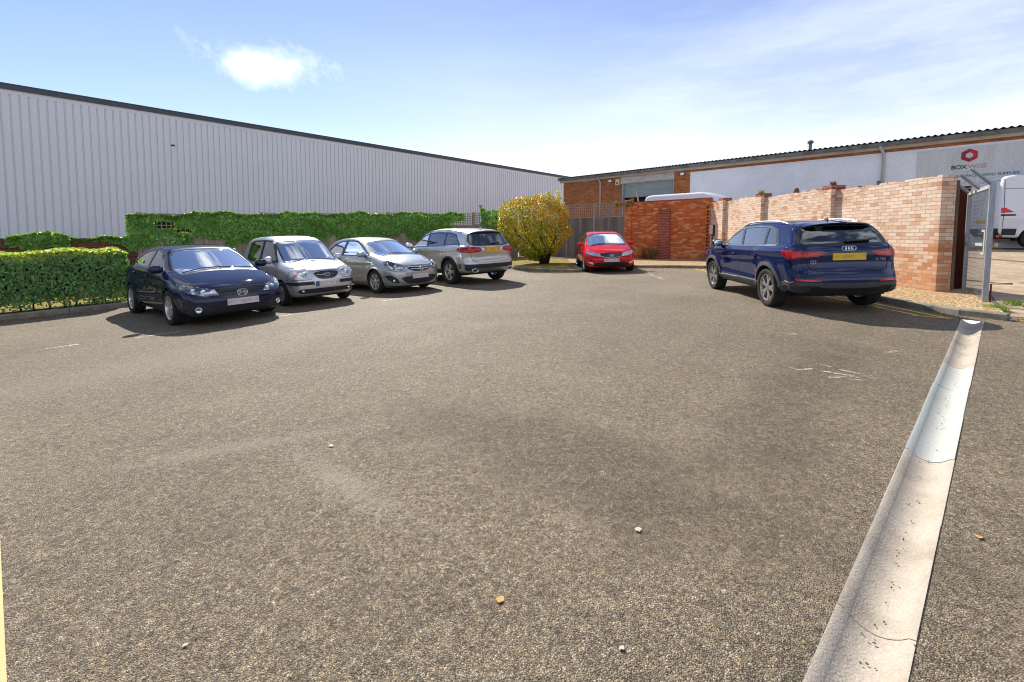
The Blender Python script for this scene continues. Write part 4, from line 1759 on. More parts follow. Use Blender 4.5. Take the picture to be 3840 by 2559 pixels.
def brick_warehouse():
    root = empty('brick_warehouse', (RW0.x, RW0.y, 0), RWT)       # local x to the right, y into the building
    tag(root, 'brick warehouse with corrugated roof, roller shutter and white painted wall', 'building')
    x1 = 40.0

    def wall(name, segs, m, y0, y1):
        k = MB()
        for (a, b, z0, z1) in segs:
            k.box(a, b, y0, y1, z0, z1)
        return k.build(name, m, root, False, True)
    wall('wall', [(0, 4.72, -1, 5.02)], M_BRICK_SHED, 0, .3)
    wall('wall', [(8.12, 9.06, -1, 5.02)], M_BRICK_SHED, 0, .3)
    wall('wall', [(9.06, x1, 4.91, 5.06)], M_BRICK_SHED, 0, .3)
    wall('painted_wall', [(9.06, x1, -1, 4.91)], M_PAINTED, -.012, .3)
    wall('lintel', [(4.60, 8.12, 4.62, 5.02)], M_LINTEL, -.02, .3)
    # shutter
    k = MB()
    v, f = [], []
    z = 3.74
    i = 0
    while z < 4.62:
        v += [(4.80, .12, z), (8.09, .12, z), (4.80, .085, z + .055), (8.09, .085, z + .055)]
        z += .075
    v += [(4.80, .12, 4.63), (8.09, .12, 4.63)]
    for i in range(0, len(v) // 2 - 1):
        f.append((2 * i, 2 * i + 1, 2 * i + 3, 2 * i + 2))
    k.add(v, f)
    k.build('roller_shutter', M_SHUTTER, root)
    MB().box(4.72, 4.82, -.01, .2, .2, 4.62).build('shutter_guide', M_STEEL, root)
    MB().box(8.06, 8.12, -.005, .2, .2, 4.62).build('shutter_guide', M_STEEL, root)
    k = MB()
    k.box(4.6, 8.2, .5, 6, -1, 4.6)
    k.build('dark_doorway', M_DARK, root)
    MB().box(.31, x1 - .01, 6.2, 13.9, -1, 5.5).build('back_of_shed', M_DARK, root)
    # eaves
    k = MB()
    k.box(-.25, x1, -.10, .05, 5.03, 5.20)
    k.build('fascia', M_FASCIA, root)
    k = MB()
    k.box(-.32, x1, -.24, -.11, 5.17, 5.31)
    k.build('gutter', M_GUTTER, root)
    # corrugated roof
    n = int((x1 + .4) / .2 * 10)
    V, F = [], []
    for i in range(n + 1):
        x = -.38 + .02 * i
        w = .030 * math.cos(2 * math.pi * (x - .15) / .2)
        w = w if w > 0 else w * .7
        for (y, z) in ((-.30, 5.335), (-.30, 5.350), (14, 6.3)):
            V.append((x, y, z + w))
    for i in range(n):
        a = 3 * i
        F += [(a, a + 3, a + 4, a + 1), (a + 1, a + 4, a + 5, a + 2)]
    o = mesh_obj('roof', V, F, M_ROOF, root, True)
    auto_smooth(o, 50)
    k = MB()
    k.box(-.28, x1, -.12, 0.3, 5.20, 5.30)
    k.build('eaves_board', M_GUTTER, root)
    k = MB()
    k.prism([(.3, 5.0), (14, 6.2), (14, -1), (.3, -1)], .002, .3, 'x')
    k.build('gable', M_BRICK_SHED, root, False, True)
    # downpipes
    for (x, zt) in ((3.12, 5.18), (17.40, 5.2)):
        k = MB()
        k.tube([(x - .12, -.18, zt), (x - .12, -.18, zt - .10), (x, -.075, zt - .34), (x, -.075, -.5)], .05 if x < 10 else .06, 10)
        k.build('downpipe', M_PVC, root, True)
    k = MB()
    k.box(17.22, 17.34, -.06, 0, 3.45, 3.75)
    k.build('junction_box', M_GUTTER, root)
    for x in (3.92, 8.66):
        k = MB()
        k.box(x - .12, x + .12, -.16, -.10, 4.76, 4.93)
        k.bar((x, -.10, 4.86), (x, 0, 4.90), .04)
        o = k.build('floodlight', M_GUTTER, root)
        k = MB()
        k.box(x - .10, x + .10, -.172, -.16, 4.78, 4.91)
        k.build('floodlight_glass', plain('floodlight_glass', (.8, .82, .85), .15), o)
    k = MB()
    k.prism([(4.27, 4.56), (4.53, 4.56), (4.53, 4.92), (4.27, 4.92)], -.09, 0)
    o = k.build('alarm_box', plain('cream_alarm_box', (.66, .57, .36), .5), root)
    MB().box(4.34, 4.47, -.096, -.09, 4.62, 4.74).build('alarm_panel', plain('alarm_panel', (.10, .10, .12), .5), o)
    # flue on the roof
    k = MB()
    k.tube([(14.63, .35, 5.3), (14.63, .35, 5.74)], .07, 10)
    k.lathe([(.001, 5.90), (.11, 5.86), (.13, 5.80), (.13, 5.76), (.06, 5.72)], 14, 'z', (14.63, .35, 0))
    k.build('flue', M_GUTTER, root)
    # signboard
    k = MB()
    k.box(18.47, 21.55, -.05, -.012, 3.30, 4.815)
    sg = k.build('signboard', M_SIGN, root)
    red = plain('sign_red', (.52, .012, .030), .5)
    dred = plain('sign_dark_red', (.26, .010, .035), .5)
    grey = plain('sign_pale_grey', (.55, .55, .55), .5)
    dark = plain('sign_dark_teal', (.028, .055, .070), .5)
    pink = plain('sign_faded_red', (.52, .20, .23), .5)
    hx = lambda r, i: (19.93 + r * math.sin(math.pi / 3 * i), 4.49 + r * math.cos(math.pi / 3 * i))
    for i in range(6):
        k = MB()
        k.prism([hx(.255, i), hx(.255, i + 1), hx(.115, i + 1), hx(.115, i)], -.058, -.050)
        k.build('hexagon_emblem', red if i in (0, 1) else dred if i in (4, 5, 3) else plain('sign_mid_red', (.40, .01, .035), .5), sg)
    k = MB()
    k.prism([hx(.105, i) for i in range(6)], -.057, -.050)
    k.build('hexagon_centre', grey, sg)

    def txt(s, cx, cz, size, m, width, bold=0.0):
        o = text_mesh('lettering', s, size, m, sg, .002, 1.0, bold)
        xs = [v.co.x for v in o.data.vertices]
        ys = [v.co.y for v in o.data.vertices]
        k = width / (max(xs) - min(xs))
        c = (max(xs) + min(xs)) / 2
        cy = (max(ys) + min(ys)) / 2
        o.matrix_local = Matrix.Translation((cx, -.054, cz)) @ Matrix.Rotation(R(90), 4, 'X') @ Matrix.Diagonal((k, k, 1, 1)) @ Matrix.Translation((-c, -cy, 0))
    txt('BOX', 19.675, 4.07, .2, dark, .44, .006)
    txt('WISE', 20.16, 4.07, .2, pink, .50)
    txt('MANUFACTURER & PACKAGING SUPPLIER', 19.93, 3.725, .1, dark, 2.64)
    MB().box(19.55, 20.31, -.056, -.050, 3.895, 3.912).build('sign_rule', grey, sg)


brick_warehouse()

# ------------------------------------------------------------------ boundary walls
def right_wall():
    th = R(88)
    root = empty('brick_wall', (8.23, 8.77, 0), th)               # local x away from us, y to the left (the car park side)
    tag(root, 'pale spalled brick boundary wall with piers stepping up away from the gate', 'wall')
    k = MB()
    T = .235
    for (a, b, z) in ((0, 3.05, 2.575), (3.05, 6.55, 2.675), (6.55, 9.5, 2.775), (9.5, 11.2, 2.85)):
        k.box(a, b, -T, 0, -.2, z)
    w = k.build('wall', M_BRICK_PALE, root, False, True)
    for (a, b, z) in ((2.88, 3.24, 2.73), (6.38, 6.74, 2.84), (9.34, 9.70, 2.93)):
        k = MB()
        k.box(a, b, .001, .115, -.2, z - .10)
        p = k.build('pier', M_BRICK_PALE, root, False, True)
        k = MB()
        k.box(a - .004, b + .006, -T - .004, .119, z - .10, z)
        k.build('pier_cap', M_BRICK_DARK, p, False, True)
    k = MB()
    k.box(-.10, .002, -T - .03, .004, -.2, 2.60)
    o = k.build('end_pier', M_BRICK_PALE, root, False, True)
    # loose bricks of the top course
    k = MB()
    s = .12
    zt = lambda s: 2.575 if s < 3.05 else 2.675 if s < 6.55 else 2.775
    while s < 9.2:
        ln = .215
        if random.random() < .55:
            k.box(s, s + ln, -T + .02, -.012 + random.uniform(-.01, .01), zt(s) - .002, zt(s) + random.choice((.02, .03, .045)))
        s += .225
    k.build('crumbling_top_course', M_BRICK_PALE, root, False, True)
    return root


right_wall()


def back_wall():
    root = empty('brick_wall', (8.60, 19.55, 0), RWT)             # local x to the right
    tag(root, 'deep red brick back wall with a dark brick pier at its middle', 'wall')
    MB().box(-4.2, .0, 0, .225, -.2, 3.02).build('wall', M_BRICK_RED, root, False, True)
    MB().box(-2.37, -1.82, -.11, -.001, -.2, 2.62).build('pier', M_BRICK_DARK, root, False, True)
    MB().box(-4.2, -3.85, -.11, -.001, -.2, 2.82).build('pilaster', M_BRICK_RED, root, False, True)
    MB().box(-4.21, .0, -.012, .237, 3.02, 3.06).build('coping', M_BRICK_DARK, root, False, True)
    k = MB()
    z = .5
    while z < 2.7:
        k.box(-.16, -.085, -.004, .02, z, z + .078)
        z += .15
    k.build('toothed_joint', M_DARK, root)


back_wall()


def charger():
    root = empty('wall_box', (8.23 + .035 * 10.45, 8.77 + 10.45, 0), R(88))
    tag(root, 'small white electric box with a black cable on the brick wall corner', 'electric box')
    k = MB()
    k.box(-.15, .13, .0, .10, 1.42, 1.86)
    k.build('box_body', plain('black_box', (.02, .02, .02), .4), root)
    k = MB()
    k.box(-.155, .10, .10, .135, 1.47, 1.86)
    k.build('box_front', plain('pale_box_front', (.62, .65, .70), .35), root)
    k = MB()
    k.tube([(0, .05, 1.42), (.0, .05, .3)], .022, 8)
    k.build('cable', CM['matt'], root, True)


charger()


# low dark wall behind the hedge, in line with the timber fence
F0 = Vector((-10.95, 15.3))
FT = R(47.5)
FU = Vector((math.cos(FT), math.sin(FT)))
FN = Vector((math.sin(FT), -math.cos(FT)))               # towards the car park


def fp(s, d=0.0):
    return F0 + FU * s + FN * d


def low_wall():
    p = fp(-12.0)
    root = empty('low_brick_wall', (p.x, p.y, 0), FT)
    tag(root, 'low dark brick wall behind the clipped hedge', 'wall')
    MB().box(0, 10.6, -.02, .21, -1.3, 1.08).build('wall', M_BRICK_LOW, root, False, True)
    MB().box(0, 10.6, -.03, .22, 1.08, 1.30).build('coping', M_BRICK_SOLDIER, root, False, True)


low_wall()


# ------------------------------------------------------------------ timber fences
def fence(name, p, th, n, pw, zlo, ztop, dz, label, m_board, m_trel, tr_h, mirror=1, first_post=True, trellis_rows=5):
    """boards below, square trellis above; panels step by dz"""
    root = empty(name, (p.x, p.y, 0), th)
    tag(root, label, 'fence')
    for i in range(n):
        x0 = i * pw
        zt = ztop + dz * i
        zb = zlo + dz * i
        zr = zt - tr_h
        k = MB()
        x = x0 + .05
        while x < x0 + pw - .06:
            w = random.uniform(.115, .14)
            e = min(x + w, x0 + pw - .05)
            q = random.uniform(-.006, .006)
            k.box(x, e - .006, -.012 + q, .006 + q, zb, zr - .035 + random.uniform(-.006, .004))
            x = e
        bd = k.build('fence_boards', m_board, root)
        for zz in (zb + .25, zr - .30):
            MB().box(x0 + .05, x0 + pw - .05, .012, .05, zz, zz + .09).build('fence_rail', m_trel, root)
        k = MB()
        k.box(x0 + .05, x0 + pw - .05, -.024, .012, zr - .028, zr + .012)
        k.box(x0 + .02, x0 + pw - .02, -.035, .03, zt - .01, zt + .022)
        k.box(x0 + .05, x0 + .085, -.022, .0, zr + .012, zt - .01)
        k.box(x0 + pw - .085, x0 + pw - .05, -.022, .0, zr + .012, zt - .01)
        nx = 13
        for j in range(1, nx):
            xx = x0 + .07 + (pw - .14) * j / nx
            k.box(xx - .016, xx + .016, -.014, -.003, zr + .012, zt - .01)
        for j in range(1, trellis_rows):
            zz = zr + tr_h * j / trellis_rows
            k.box(x0 + .085, x0 + pw - .085, -.003, .008, zz - .016, zz + .016)
        k.build('trellis_panel', m_trel, root)
    for i in range(n + 1):
        zt = ztop + dz * min(i, n - 1) + .03
        MB().box(i * pw - .05, i * pw + .05, -.045, .055, zlo + dz * i - .3, zt).build('fence_post', m_trel, root)
    return root


fence('timber_fence', fp(-1.35), FT, 10, 1.80, -.55, 2.08, .068, 'timber fence with square trellis half buried in green climber', M_FENCE_WARM, M_TRELLIS, .62)
_c = Vector((8.60, 19.55))
_d = Vector((math.cos(RWT), math.sin(RWT)))
_p = _c - _d * (4.23 + 4 * 1.86)
fence('timber_fence', _p, RWT, 4, 1.86, .15, 3.07, 0.0, 'weathered grey timber fence with trellis behind the red hatchback', M_FENCE, M_TRELLIS_GREY, .70)
# ------------------------------------------------------------------ plants
def leaf_mat(name, pal, rough=.38, trans=.35, spec=.5):
    m, nt, out = mat(name)
    g = N(nt, 'ShaderNodeNewGeometry')
    c = ramp(nt, g.outputs['Random Per Island'], [(i / (len(pal) - 1), q) for i, q in enumerate(pal)])
    b = N(nt, 'ShaderNodeBsdfPrincipled')
    b.inputs['Roughness'].default_value = rough
    b.inputs['Specular IOR Level'].default_value = spec
    L(nt, c, b.inputs['Base Color'])
    t = N(nt, 'ShaderNodeBsdfTranslucent')
    L(nt, mix(nt, 1.0, c, (1.5, 1.55, .55), 'MULTIPLY'), t.inputs[0])
    mx = N(nt, 'ShaderNodeMixShader')
    mx.inputs[0].default_value = trans
    L(nt, b.outputs[0], mx.inputs[1])
    L(nt, t.outputs[0], mx.inputs[2])
    L(nt, mx.outputs[0], out.inputs[0])
    return m


def unit(v):
    return v / np.maximum(np.linalg.norm(v, axis=1), 1e-9)[:, None]


def leaves(name, P, Nn, D, ln, wd, mats, midx=None, parent=None, fold=.25):
    """one kite-shaped, folded leaf at each point: normal Nn, pointing along D"""
    n = len(P)
    D = unit(D - Nn * (D * Nn).sum(1)[:, None])
    S = np.cross(Nn, D)
    ln = np.broadcast_to(ln, n)[:, None] * rng.uniform(.7, 1.25, (n, 1))
    wd = np.broadcast_to(wd, n)[:, None] * rng.uniform(.75, 1.2, (n, 1))
    V = np.empty((n, 6, 3))
    up = Nn * wd * fold
    V[:, 0] = P - D * ln * .5
    V[:, 1] = P - D * ln * .12 + S * wd * .5 + up
    V[:, 2] = P + D * ln * .22 + S * wd * .38 + up
    V[:, 3] = P + D * ln * .5 - Nn * ln * .08
    V[:, 4] = P + D * ln * .22 - S * wd * .38 + up
    V[:, 5] = P - D * ln * .12 - S * wd * .5 + up
    base = (np.arange(n) * 6)[:, None]
    F = np.concatenate([base + np.array([0, 1, 2, 3]), base + np.array([0, 3, 4, 5])], 1).reshape(-1, 4)
    me = bpy.data.meshes.new(name)
    me.vertices.add(n * 6)
    me.vertices.foreach_set('co', V.reshape(-1).astype(np.float32))
    me.loops.add(n * 8)
    me.loops.foreach_set('vertex_index', F.reshape(-1).astype(np.int32))
    me.polygons.add(n * 2)
    me.polygons.foreach_set('loop_start', (np.arange(n * 2) * 4).astype(np.int32))
    me.polygons.foreach_set('loop_total', np.full(n * 2, 4, np.int32))
    for q in mats:
        me.materials.append(q)
    if midx is not None:
        me.polygons.foreach_set('material_index', np.repeat(midx, 2).astype(np.int32))
    me.update(calc_edges=True)
    o = bpy.data.objects.new(name, me)
    COL.objects.link(o)
    if parent:
        o.parent = parent
    return o


def vnoise(P, f, seed=0):
    """cheap smooth noise on points"""
    r = np.random.default_rng(seed)
    out = np.zeros(len(P))
    for k in range(6):
        w = r.normal(size=3) * f * (1 + .5 * k)
        out += np.sin(P @ w + r.uniform(0, 6.28)) / (1 + .5 * k)
    return out / 2.4


M_HEDGE = leaf_mat('hedge_leaf', [(0.077, 0.159, 0.051), (0.129, 0.271, 0.082), (0.196, 0.369, 0.104), (0.106, 0.226, 0.074), (0.261, 0.433, 0.116), (0.153, 0.304, 0.097)], .30, .30, .55)
M_HEDGE_LIT = leaf_mat('sunlit_hedge_leaf', [(0.285, 0.426, 0.084), (0.456, 0.538, 0.120), (0.627, 0.582, 0.144), (0.342, 0.448, 0.096)], .34, .42, .5)  # sunlit glow of the hedge top, painted into these leaves
M_IVY = leaf_mat('climber_leaf', [(0.125, 0.286, 0.085), (0.204, 0.421, 0.112), (0.307, 0.553, 0.142), (0.164, 0.354, 0.104), (0.390, 0.640, 0.160)], .45, .38, .35)
M_IVY_SHADE = leaf_mat('shaded_climber_leaf', [(.020, .035, .012), (.035, .05, .016), (.05, .04, .02)], .6, .1, .2)  # shade behind the trellis opening, put into the leaf colour
M_IVY_TIP = leaf_mat('young_climber_leaf', [(.16, .30, .05), (.22, .34, .06), (.28, .36, .08)], .42, .42, .4)
M_IVY_RUST = leaf_mat('turning_leaf', [(.36, .14, .02), (.30, .20, .03), (.42, .10, .02), (.22, .20, .04)], .5, .4, .3)
M_BUSH_G = leaf_mat('shrub_green_leaf', [(0.123, 0.188, 0.019), (0.223, 0.276, 0.026), (0.333, 0.352, 0.031), (0.167, 0.220, 0.026)], .30, .35, .55)
M_BUSH_O = leaf_mat('shrub_orange_leaf', [(0.580, 0.256, 0.024), (0.497, 0.330, 0.033), (0.662, 0.226, 0.022), (0.414, 0.300, 0.033)], .34, .40, .5)
M_BUSH_Y = leaf_mat('shrub_yellow_leaf', [(0.557, 0.372, 0.032), (0.459, 0.358, 0.038), (0.630, 0.385, 0.032), (0.360, 0.330, 0.043)], .34, .45, .5)
M_TWIG = plain('twig_bark', (.045, .032, .022), .9, 0, 0, .3, .4, 20)
M_DRY = plain('dead_stem', (.14, .08, .035), .9, 0, 0, .3, .4, 20)
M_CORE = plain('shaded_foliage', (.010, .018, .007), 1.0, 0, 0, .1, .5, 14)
M_BLADE = leaf_mat('grass_blade', [(.10, .20, .03), (.16, .24, .05), (.22, .24, .07)], .5, .4, .3)


def hedge():
    th = R(50)
    u = np.array([math.cos(th), math.sin(th), 0])
    nn = np.array([math.sin(th), -math.cos(th), 0])               # towards the car park
    o0 = np.array([-10.25, 10.06, 0])
    z0 = ground_h(-10.25, 10.06)
    root = empty('clipped_hedge', (o0[0], o0[1], z0), th)
    tag(root, 'clipped evergreen hedge with sunlit top behind the left kerb', 'hedge')
    s0, s1, dep, top = -6.0, 1.24, .95, 1.36

    def topz(s):
        return top + .03 * np.sin(s * 2.1) + .03 * np.sin(s * 5.3 + 1) + .012 * (s + 2)

    def push(n, kind):
        s = rng.uniform(s0, s1, n)
        if kind == 'front':
            z = .12 + (topz(s) - .12) * rng.uniform(0, 1, n) ** .9
            d = .02 - rng.exponential(.05, n)
            N0 = np.tile([0, -1, .25], (n, 1))
        elif kind == 'top':
            z = topz(s) - rng.exponential(.035, n)
            d = -rng.uniform(-.02, dep, n)
            N0 = np.tile([0, -.25, 1], (n, 1))
        elif kind == 'end':
            z = .12 + (topz(s) - .12) * rng.uniform(0, 1, n)
            d = -rng.uniform(0, dep, n)
            s = s1 + .04 - rng.exponential(.05, n)
            N0 = np.tile([1, -.1, .3], (n, 1))
        else:
            z = .12 + (topz(s) - .12) * rng.uniform(0, 1, n)
            d = -dep + rng.exponential(.05, n)
            N0 = np.tile([0, 1, .25], (n, 1))
        P = np.stack([s, -d, z], 1)
        bulge = .05 * vnoise(P, 3.2, 3)
        # corners are rounded off
        e = np.maximum(0, P[:, 2] - (topz(P[:, 0]) - .16))
        if kind in ('front',):
            P[:, 1] += e * .7
        if kind == 'end':
            P[:, 0] -= e * .9
        if kind in ('end', 'front', 'top'):
            ee = np.maximum(0, P[:, 0] - (s1 - .25))
            P[:, 2] -= ee * ee * 2.2 * (P[:, 2] > .9)
        P[:, 1] -= bulge * (1 if kind == 'front' else 0)
        P[:, 2] += bulge * (1 if kind == 'top' else 0)
        return P, unit(N0 + rng.normal(0, .48, (n, 3)))
    A = [push(n, k) for n, k in ((15000, 'front'), (8500, 'top'), (2200, 'end'), (2500, 'back'))]
    P = np.concatenate([a[0] for a in A])
    Nn = np.concatenate([a[1] for a in A])
    # thin out low down, where stems and light show
    keep = ~((P[:, 2] < .34) & (rng.uniform(0, 1, len(P)) < .62 + .3 * vnoise(P, 4, 5)))
    P, Nn = P[keep], Nn[keep]
    D = rng.normal(0, .6, P.shape) + np.array([0, -.2, -.7])
    lit = ((P[:, 2] > topz(P[:, 0]) - .14) & (rng.uniform(0, 1, len(P)) < .8)) | (rng.uniform(0, 1, len(P)) < .03)
    leaves('foliage', P, Nn, D, .082, .046, [M_HEDGE, M_HEDGE_LIT], lit.astype(int), root)
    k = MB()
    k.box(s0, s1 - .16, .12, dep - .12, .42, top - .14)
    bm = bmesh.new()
    o = k.build('light_block_core', M_CORE, root)  # solid dark box added inside the hedge to block light
    bm.free()
    k = MB()
    for i in range(30):
        s = s0 + .12 + i * (s1 - s0 - .25) / 29 + random.uniform(-.06, .06)
        d = random.uniform(.15, .7)
        k.tube([(s, d, -.05), (s + random.uniform(-.06, .06), d + random.uniform(-.05, .05), .25), (s + random.uniform(-.1, .1), d, .6)], [.022, .017, .012], 5)
    k.build('stems', M_TWIG, root)


hedge()


def climber(name, label, spans, n, seed, root_p, th, mats, ln=.105, rust=0.0, hang=True, thick=.22):
    """leaves over a fence; spans: function s -> (low, top), density"""
    root = empty(name, (root_p.x, root_p.y, 0), th)
    tag(root, label, 'climber')
    s = rng.uniform(spans['s0'], spans['s1'], n)
    lo, hi = spans['f'](s)
    z = lo + (hi - lo) * rng.uniform(0, 1, n) ** .85
    hide = spans['mask'](s, z)
    win = spans['win'](s, z) if 'win' in spans else np.zeros(n, bool)
    s, z, lo, hi, win = [q[~hide] for q in (s, z, lo, hi, win)]
    m = len(s)
    P0 = np.stack([s, np.zeros(m), z], 1)
    bul = .5 + .5 * vnoise(P0, 2.3, seed)
    edge = np.clip((z - lo) / .35, .25, 1) * np.clip((hi - z) / .18, .3, 1)
    y = -(.02 + (thick * bul * edge) * rng.uniform(.35, 1.0, m))
    back = rng.uniform(0, 1, m) < .13
    y[back & (z > hi - .35)] *= -1
    y[win] = rng.uniform(.07, .25, int(win.sum()))
    P = np.stack([s, y, z], 1)
    P[:, 2] += .03 * vnoise(P0, 7, seed + 1)
    Nn = unit(np.array([0, -1, .55]) + rng.normal(0, .5, (m, 3)))
    up = z > hi - .14
    Nn[up] = unit(np.array([0, -.5, 1]) + rng.normal(0, .5, (int(up.sum()), 3)))
    D = rng.normal(0, .5, (m, 3)) + np.array([0, -.15, -.9])
    mi = (rng.uniform(0, 1, m) < rust).astype(int)
    tip = (z > hi - .16) & (rng.uniform(0, 1, m) < .45) & (mi == 0)
    mi[tip | ((rng.uniform(0, 1, m) < .10) & (mi == 0))] = 2
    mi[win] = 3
    leaves('foliage', P, Nn, D, ln, ln * .78, mats, mi, root, .18)
    return root


def ivy_low(s):
    return 1.02 + .022 * s + .16 * np.sin(s * 1.7 + .4) + .13 * np.sin(s * 3.9) + .07 * np.sin(s * 9.1)


def ivy_top(s):
    return 2.13 + .036 * s + .05 * np.sin(s * 2.3) + .035 * np.sin(s * 6.1 + 1)


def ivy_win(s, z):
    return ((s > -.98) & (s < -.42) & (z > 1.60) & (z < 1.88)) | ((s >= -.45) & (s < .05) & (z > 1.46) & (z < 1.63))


def ivy_mask(s, z):
    q = ((s > -1.0) & (s < .2) & (z < 1.36) & (rng.uniform(0, 1, len(s)) < .8))
    q |= (s > 10.9) & (z < 2.15) & (rng.uniform(0, 1, len(s)) < (s - 10.6))
    q |= (s > 11.4) & (rng.uniform(0, 1, len(s)) < .55)
    # thinner low down
    q |= (z < ivy_low(s) + .18) & (rng.uniform(0, 1, len(s)) < .4)
    return q


climber('ivy', 'long mass of green climber draped over the timber fence behind the parked cars', dict(s0=-1.65, s1=12.3, f=lambda s: (ivy_low(s), ivy_top(s)), mask=ivy_mask, win=ivy_win), 30000, 11, F0, FT, [M_IVY, M_IVY_RUST, M_IVY_TIP, M_IVY_SHADE], .105, .012, True, .36)
climber('ivy', 'bright green clump of climber hanging on the fence just left of the round shrub', dict(s0=13.55, s1=15.9, f=lambda s: (np.where((s > 14.1) & (s < 14.9), .7, 1.9), 2.85 - .18 * (s - 13.9) ** 2 * (s < 13.9) + .05 * np.sin(s * 7)), mask=lambda s, z: np.zeros(len(s), bool)), 1900, 21, F0, FT, [M_IVY, M_IVY_RUST, M_IVY_TIP, M_IVY_SHADE], .125, .04, True, .34)
climber('ivy', 'leafy climber sprawling over the low dark wall at the left edge', dict(s0=-4.15, s1=-2.95, f=lambda s: (1.02 + .05 * np.sin(s * 9), 1.42 + .07 * np.sin(s * 5)), mask=lambda s, z: np.zeros(len(s), bool)), 900, 31, F0, FT, [M_IVY, M_IVY_RUST, M_IVY_TIP, M_IVY_SHADE], .125, .01, True, .30)
climber('ivy', 'climber trailing along the low dark wall up to the fence post', dict(s0=-2.9, s1=-1.38, f=lambda s: (1.20 - .35 * np.clip((s + 2.3) / .9, 0, 1) ** 2, 1.33 + .05 * np.sin(s * 8) + .08 * (s + 2.2)), mask=lambda s, z: rng.uniform(0, 1, len(s)) < .2), 700, 41, F0, FT, [M_IVY, M_IVY_RUST, M_IVY_TIP, M_IVY_SHADE], .115, .01, True, .22)
climber('ivy', 'thin orange and green climber along the top of the weathered grey fence', dict(s0=-.1, s1=4.0 * 1.86 + .5, f=lambda s: (2.86 - .25 * (np.sin(s * 1.3 + 2) > .75), 3.16 + .05 * np.sin(s * 5)), mask=lambda s, z: (vnoise(np.stack([s, s * 0, z * 0], 1), 1.6, 9) < .05) | ((s > 3.2) & (s < 4.8))), 900, 51, _p, RWT, [M_IVY, M_IVY_RUST, M_IVY_TIP, M_IVY_SHADE], .10, .75, True, .16)


def shrub():
    c = np.array([.98, 20.35, 1.74])
    gzb = ground_h(1.45, 20.2) + .09
    root = empty('round_shrub', (1.45, 20.2, gzb))
    tag(root, 'big round evergreen shrub turning yellow and orange on the planted corner', 'shrub')
    b = np.array([1.45, 20.2, gzb])
    n = 18000
    d = unit(rng.normal(0, 1, (n, 3)))
    # squarish egg, lumpy, hollow
    r = (np.abs(d[:, 0]) ** 2.6 + np.abs(d[:, 1]) ** 2.6 + np.abs(d[:, 2]) ** 2.6) ** (-1 / 2.6)
    lump = .98 + .14 * vnoise(d, 2.3, 2) + .11 * vnoise(d, 5.5, 4) + .05 * vnoise(d, 12, 14)
    rad = 1 - rng.exponential(.10, n)
    rad = np.clip(rad, .2, 1.04)
    P = d * (r * lump * rad)[:, None] * np.array([1.60, 1.45, 1.46])
    # narrower towards the foot, leaning crown
    k = np.clip((P[:, 2] + 1.35) / 1.2, 0, 1)
    P[:, 0] = P[:, 0] * (.58 + .42 * k) + .25 * (1 - k)
    P[:, 1] *= (.55 + .45 * k)
    P = P + c
    # open gaps on the lower left
    gap = (vnoise(P, 1.9, 6) > .62) & (P[:, 2] < 1.8)
    keep = (P[:, 2] > gzb + .10) & ~gap & ~((P[:, 2] < .8) & (rng.uniform(0, 1, n) < .30))
    P, d, rad = P[keep], d[keep], rad[keep]
    n = len(P)
    Nn = unit(d + np.array([0, -.1, .4]) + rng.normal(0, .55, (n, 3)))
    D = unit(d + rng.normal(0, .6, (n, 3)) + np.array([0, 0, .3]))
    h = (P[:, 2] - 1.0) / 2.0
    po = np.clip(.16 + .34 * h + .35 * (P[:, 0] - .9) / 1.6 + .30 * vnoise(P, 1.7, 8), .03, .85) * (rad > .80)
    py = np.clip(.18 + .20 * h - .10 * (P[:, 0] - .9), .1, .6)
    q = rng.uniform(0, 1, n)
    mi = np.where(q < po, 1, np.where(q < po + py * (1 - po), 2, 0))
    leaves('crown', P - b, Nn, D, .095, .042, [M_BUSH_G, M_BUSH_O, M_BUSH_Y], mi, root, .3)
    # tall new shoots
    for (x, z0, z1) in ((1.62, 2.75, 3.38), (2.06, 2.60, 3.40)):
        m = 170
        t = rng.uniform(0, 1, m)
        P = np.stack([x + rng.normal(0, .11, m) * (1.1 - .6 * t), 20.3 + rng.normal(0, .12, m), z0 + (z1 - z0) * t], 1)
        leaves('new_shoot', P - b, unit(rng.normal(0, 1, (m, 3)) + [0, -.4, .3]), rng.normal(0, .4, (m, 3)) + [0, 0, 1], .10, .045, [M_BUSH_Y, M_IVY], (rng.uniform(0, 1, m) < .5).astype(int), root)
    k = MB()
    for i in range(9):
        a = 2 * math.pi * i / 9
        r0 = .16
        p0 = (r0 * math.cos(a) * .8, r0 * math.sin(a) * .8, -.08)
        p1 = (r0 * 1.6 * math.cos(a), r0 * 1.6 * math.sin(a), .45)
        p2 = (-.35 + .95 * math.cos(a), .95 * math.sin(a), 1.25 + random.uniform(-.2, .2))
        p3 = (-.42 + 1.25 * math.cos(a), 1.2 * math.sin(a), 2.0 + random.uniform(-.2, .4))
        k.tube([p0, p1, p2, p3], [.075, .055, .032, .012], 7)
    k.build('trunk', M_TWIG, root, True)


shrub()


